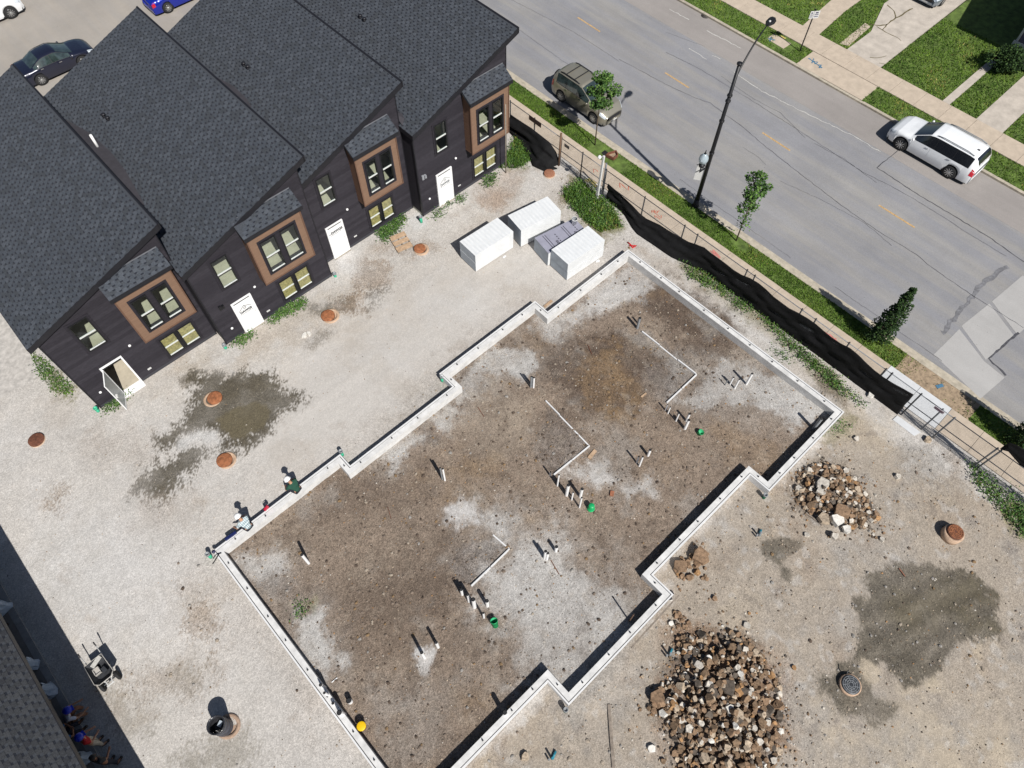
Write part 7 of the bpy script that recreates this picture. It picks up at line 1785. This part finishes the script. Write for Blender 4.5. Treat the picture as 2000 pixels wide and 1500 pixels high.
wl_(MB().path([(.46, -.3, .195), (.46, .3, .195)], .016, 6), 'axle', M_galv); wl_(MB().beam((.36, -.12, .25), (.62, -.08, .30), .04, .03).beam((.36, .12, .25), (.62, .08, .30), .04, .03).beam((.62, -.14, .30), (.62, .14, .30), .04, .03), 'nose_guard', M_rail)
for k, (x, y, z, sx, sy, sz, m, nm, lab) in enumerate(((-.02, -.10, .50, .26, .2, .10, 'tray_rim', 'tool_tray', 'open pale tool tray in the wheelbarrow'), (.10, .12, .48, .22, .14, .10, 'tray_black', 'drill_case', 'dark drill case in the wheelbarrow'), (-.30, .05, .60, .16, .42, .03, 'worn_white_paint', 'white_sack', 'folded white sack on the wheelbarrow edge'))):
    p = wb_.matrix_world if False else None
    c = ctr+fw_*x+sd_*y+Vector((0, 0, z)); o = MB().obox(c, sx, sy, sz, math.atan2(fw_.y, fw_.x)+.2*k)
    if nm == 'tool_tray': o = MB(); A_ = math.atan2(fw_.y, fw_.x); [o.obox(c+fw_*dx+sd_*dy, w1, w2, sz, A_) for dx, dy, w1, w2 in ((-.12, 0, .025, .22), (.12, 0, .025, .22), (0, -.10, .24, .025), (0, .10, .24, .025))]; o.obox(c-Vector((0, 0, .04)), .24, .2, .02, A_)
    tag(o.build(nm, MATS[m]), lab, nm.replace('_', ' '), 'things in the wheelbarrow')
g = G(439, 1421); dr_ = thing('trash_drum', 'open black steel drum lined with plastic on the gravel', 'drum', (g.x, g.y, 0))
MB().lathe([(.30, 0), (.31, .02), (.30, .05), (.29, .30), (.305, .32), (.29, .34), (.29, .60), (.305, .62), (.29, .64), (.29, .86), (.31, .88), (.295, .90), (.28, .86)], 24, (g.x, g.y, .02), ct=False).build('drum', mat('drum_grey', tuple(tone(92, 94, 104)), .45, .15, 8, metal=.3), dr_)
MB().lathe([(.315, .78), (.315, .895), (.275, .905), (.265, .70), (.25, .40), (.20, .34), (0, .32)], 20, (g.x, g.y, .02), cb=False).build('liner', mat('liner_black', (.03, .03, .034), .16, .3, 5, .9, 7, spec=.8), dr_)
MB().obox((g.x+.06, g.y+.04, .55), .2, .14, .05, .5).build('scrap_sheet', M_wrapg, dr_)
col_ = tag(MB().lathe([(.42, -.05), (.42, .05), (.30, .06), (.30, .0)], 24, (g.x+.12, g.y-.06, 0)).build('concrete_ring', mat('ring_clay', tuple(tone(176, 150, 130)), .9, .15, 8, .3, 40)), 'brown ring lying under the black drum', 'ring')

# ================================================================== house across the street (edge of the frame)
hs = thing('street_house', 'house across the street casting a dark shadow on the lawn', 'house', (56, 3, 0))
MB().box(52.6, 62, -4, 8.5, -.2, 3.4).build('wall', mat('brick_dark', tuple(tone(120, 80, 70)), .9, .15, 6, .3, 30), hs)
MB().box(50.05, 63, -4.4, 8.82, 3.45, 3.62).build('porch_roof', M_deck, hs)
MB().add([(50.05,-4.4,3.62),(50.05,8.82,3.62),(63,8.82,3.62),(63,-4.4,3.62),(56.5,8.82,5.4),(56.5,-4.4,5.4)], [(0,1,4,5),(2,3,5,4),(1,2,4),(3,0,5)]).build('roof', M_deck, hs)
dk = MB().box(51.35, 52.6, 1.0, 8.6, -.2, .45).build('porch_deck', mat('porch_tile', tuple(tone(150, 140, 146)), .85, .1, 5), hs)
MB().box(51.32, 51.349, 1.0, 8.66, -.2, .47).build('deck_edge', M_rail, hs)
for k in range(16): MB().box(51.42, 51.46, 1.2+k*.48, 1.23+k*.48, .45, 1.35).build('baluster', mat('rail_maroon', tuple(tone(96, 54, 64)), .6, .1, 6), dk)
MB().box(51.40, 51.48, 1.0, 8.6, 1.35, 1.42).build('handrail', MATS['rail_maroon'], hs); MB().box(51.42, 52.6, 8.52, 8.58, 1.35, 1.42).build('handrail', MATS['rail_maroon'], hs)
for y_ in (1.1, 4.8, 8.5): MB().box(51.40, 51.55, y_-.07, y_+.07, .45, 3.45).build('porch_post', M_rail, hs)
MB().box(50.4, 51.3, 6.9, 8.1, -.1, .22).build('step', MATS['porch_tile'], hs)
tag(MB().obox((49.9, 6.72, .06), .5, .25, .14, .3).build('paving_brick', MATS['ring_clay']), 'low clay edging block beside the round bush', 'edging')
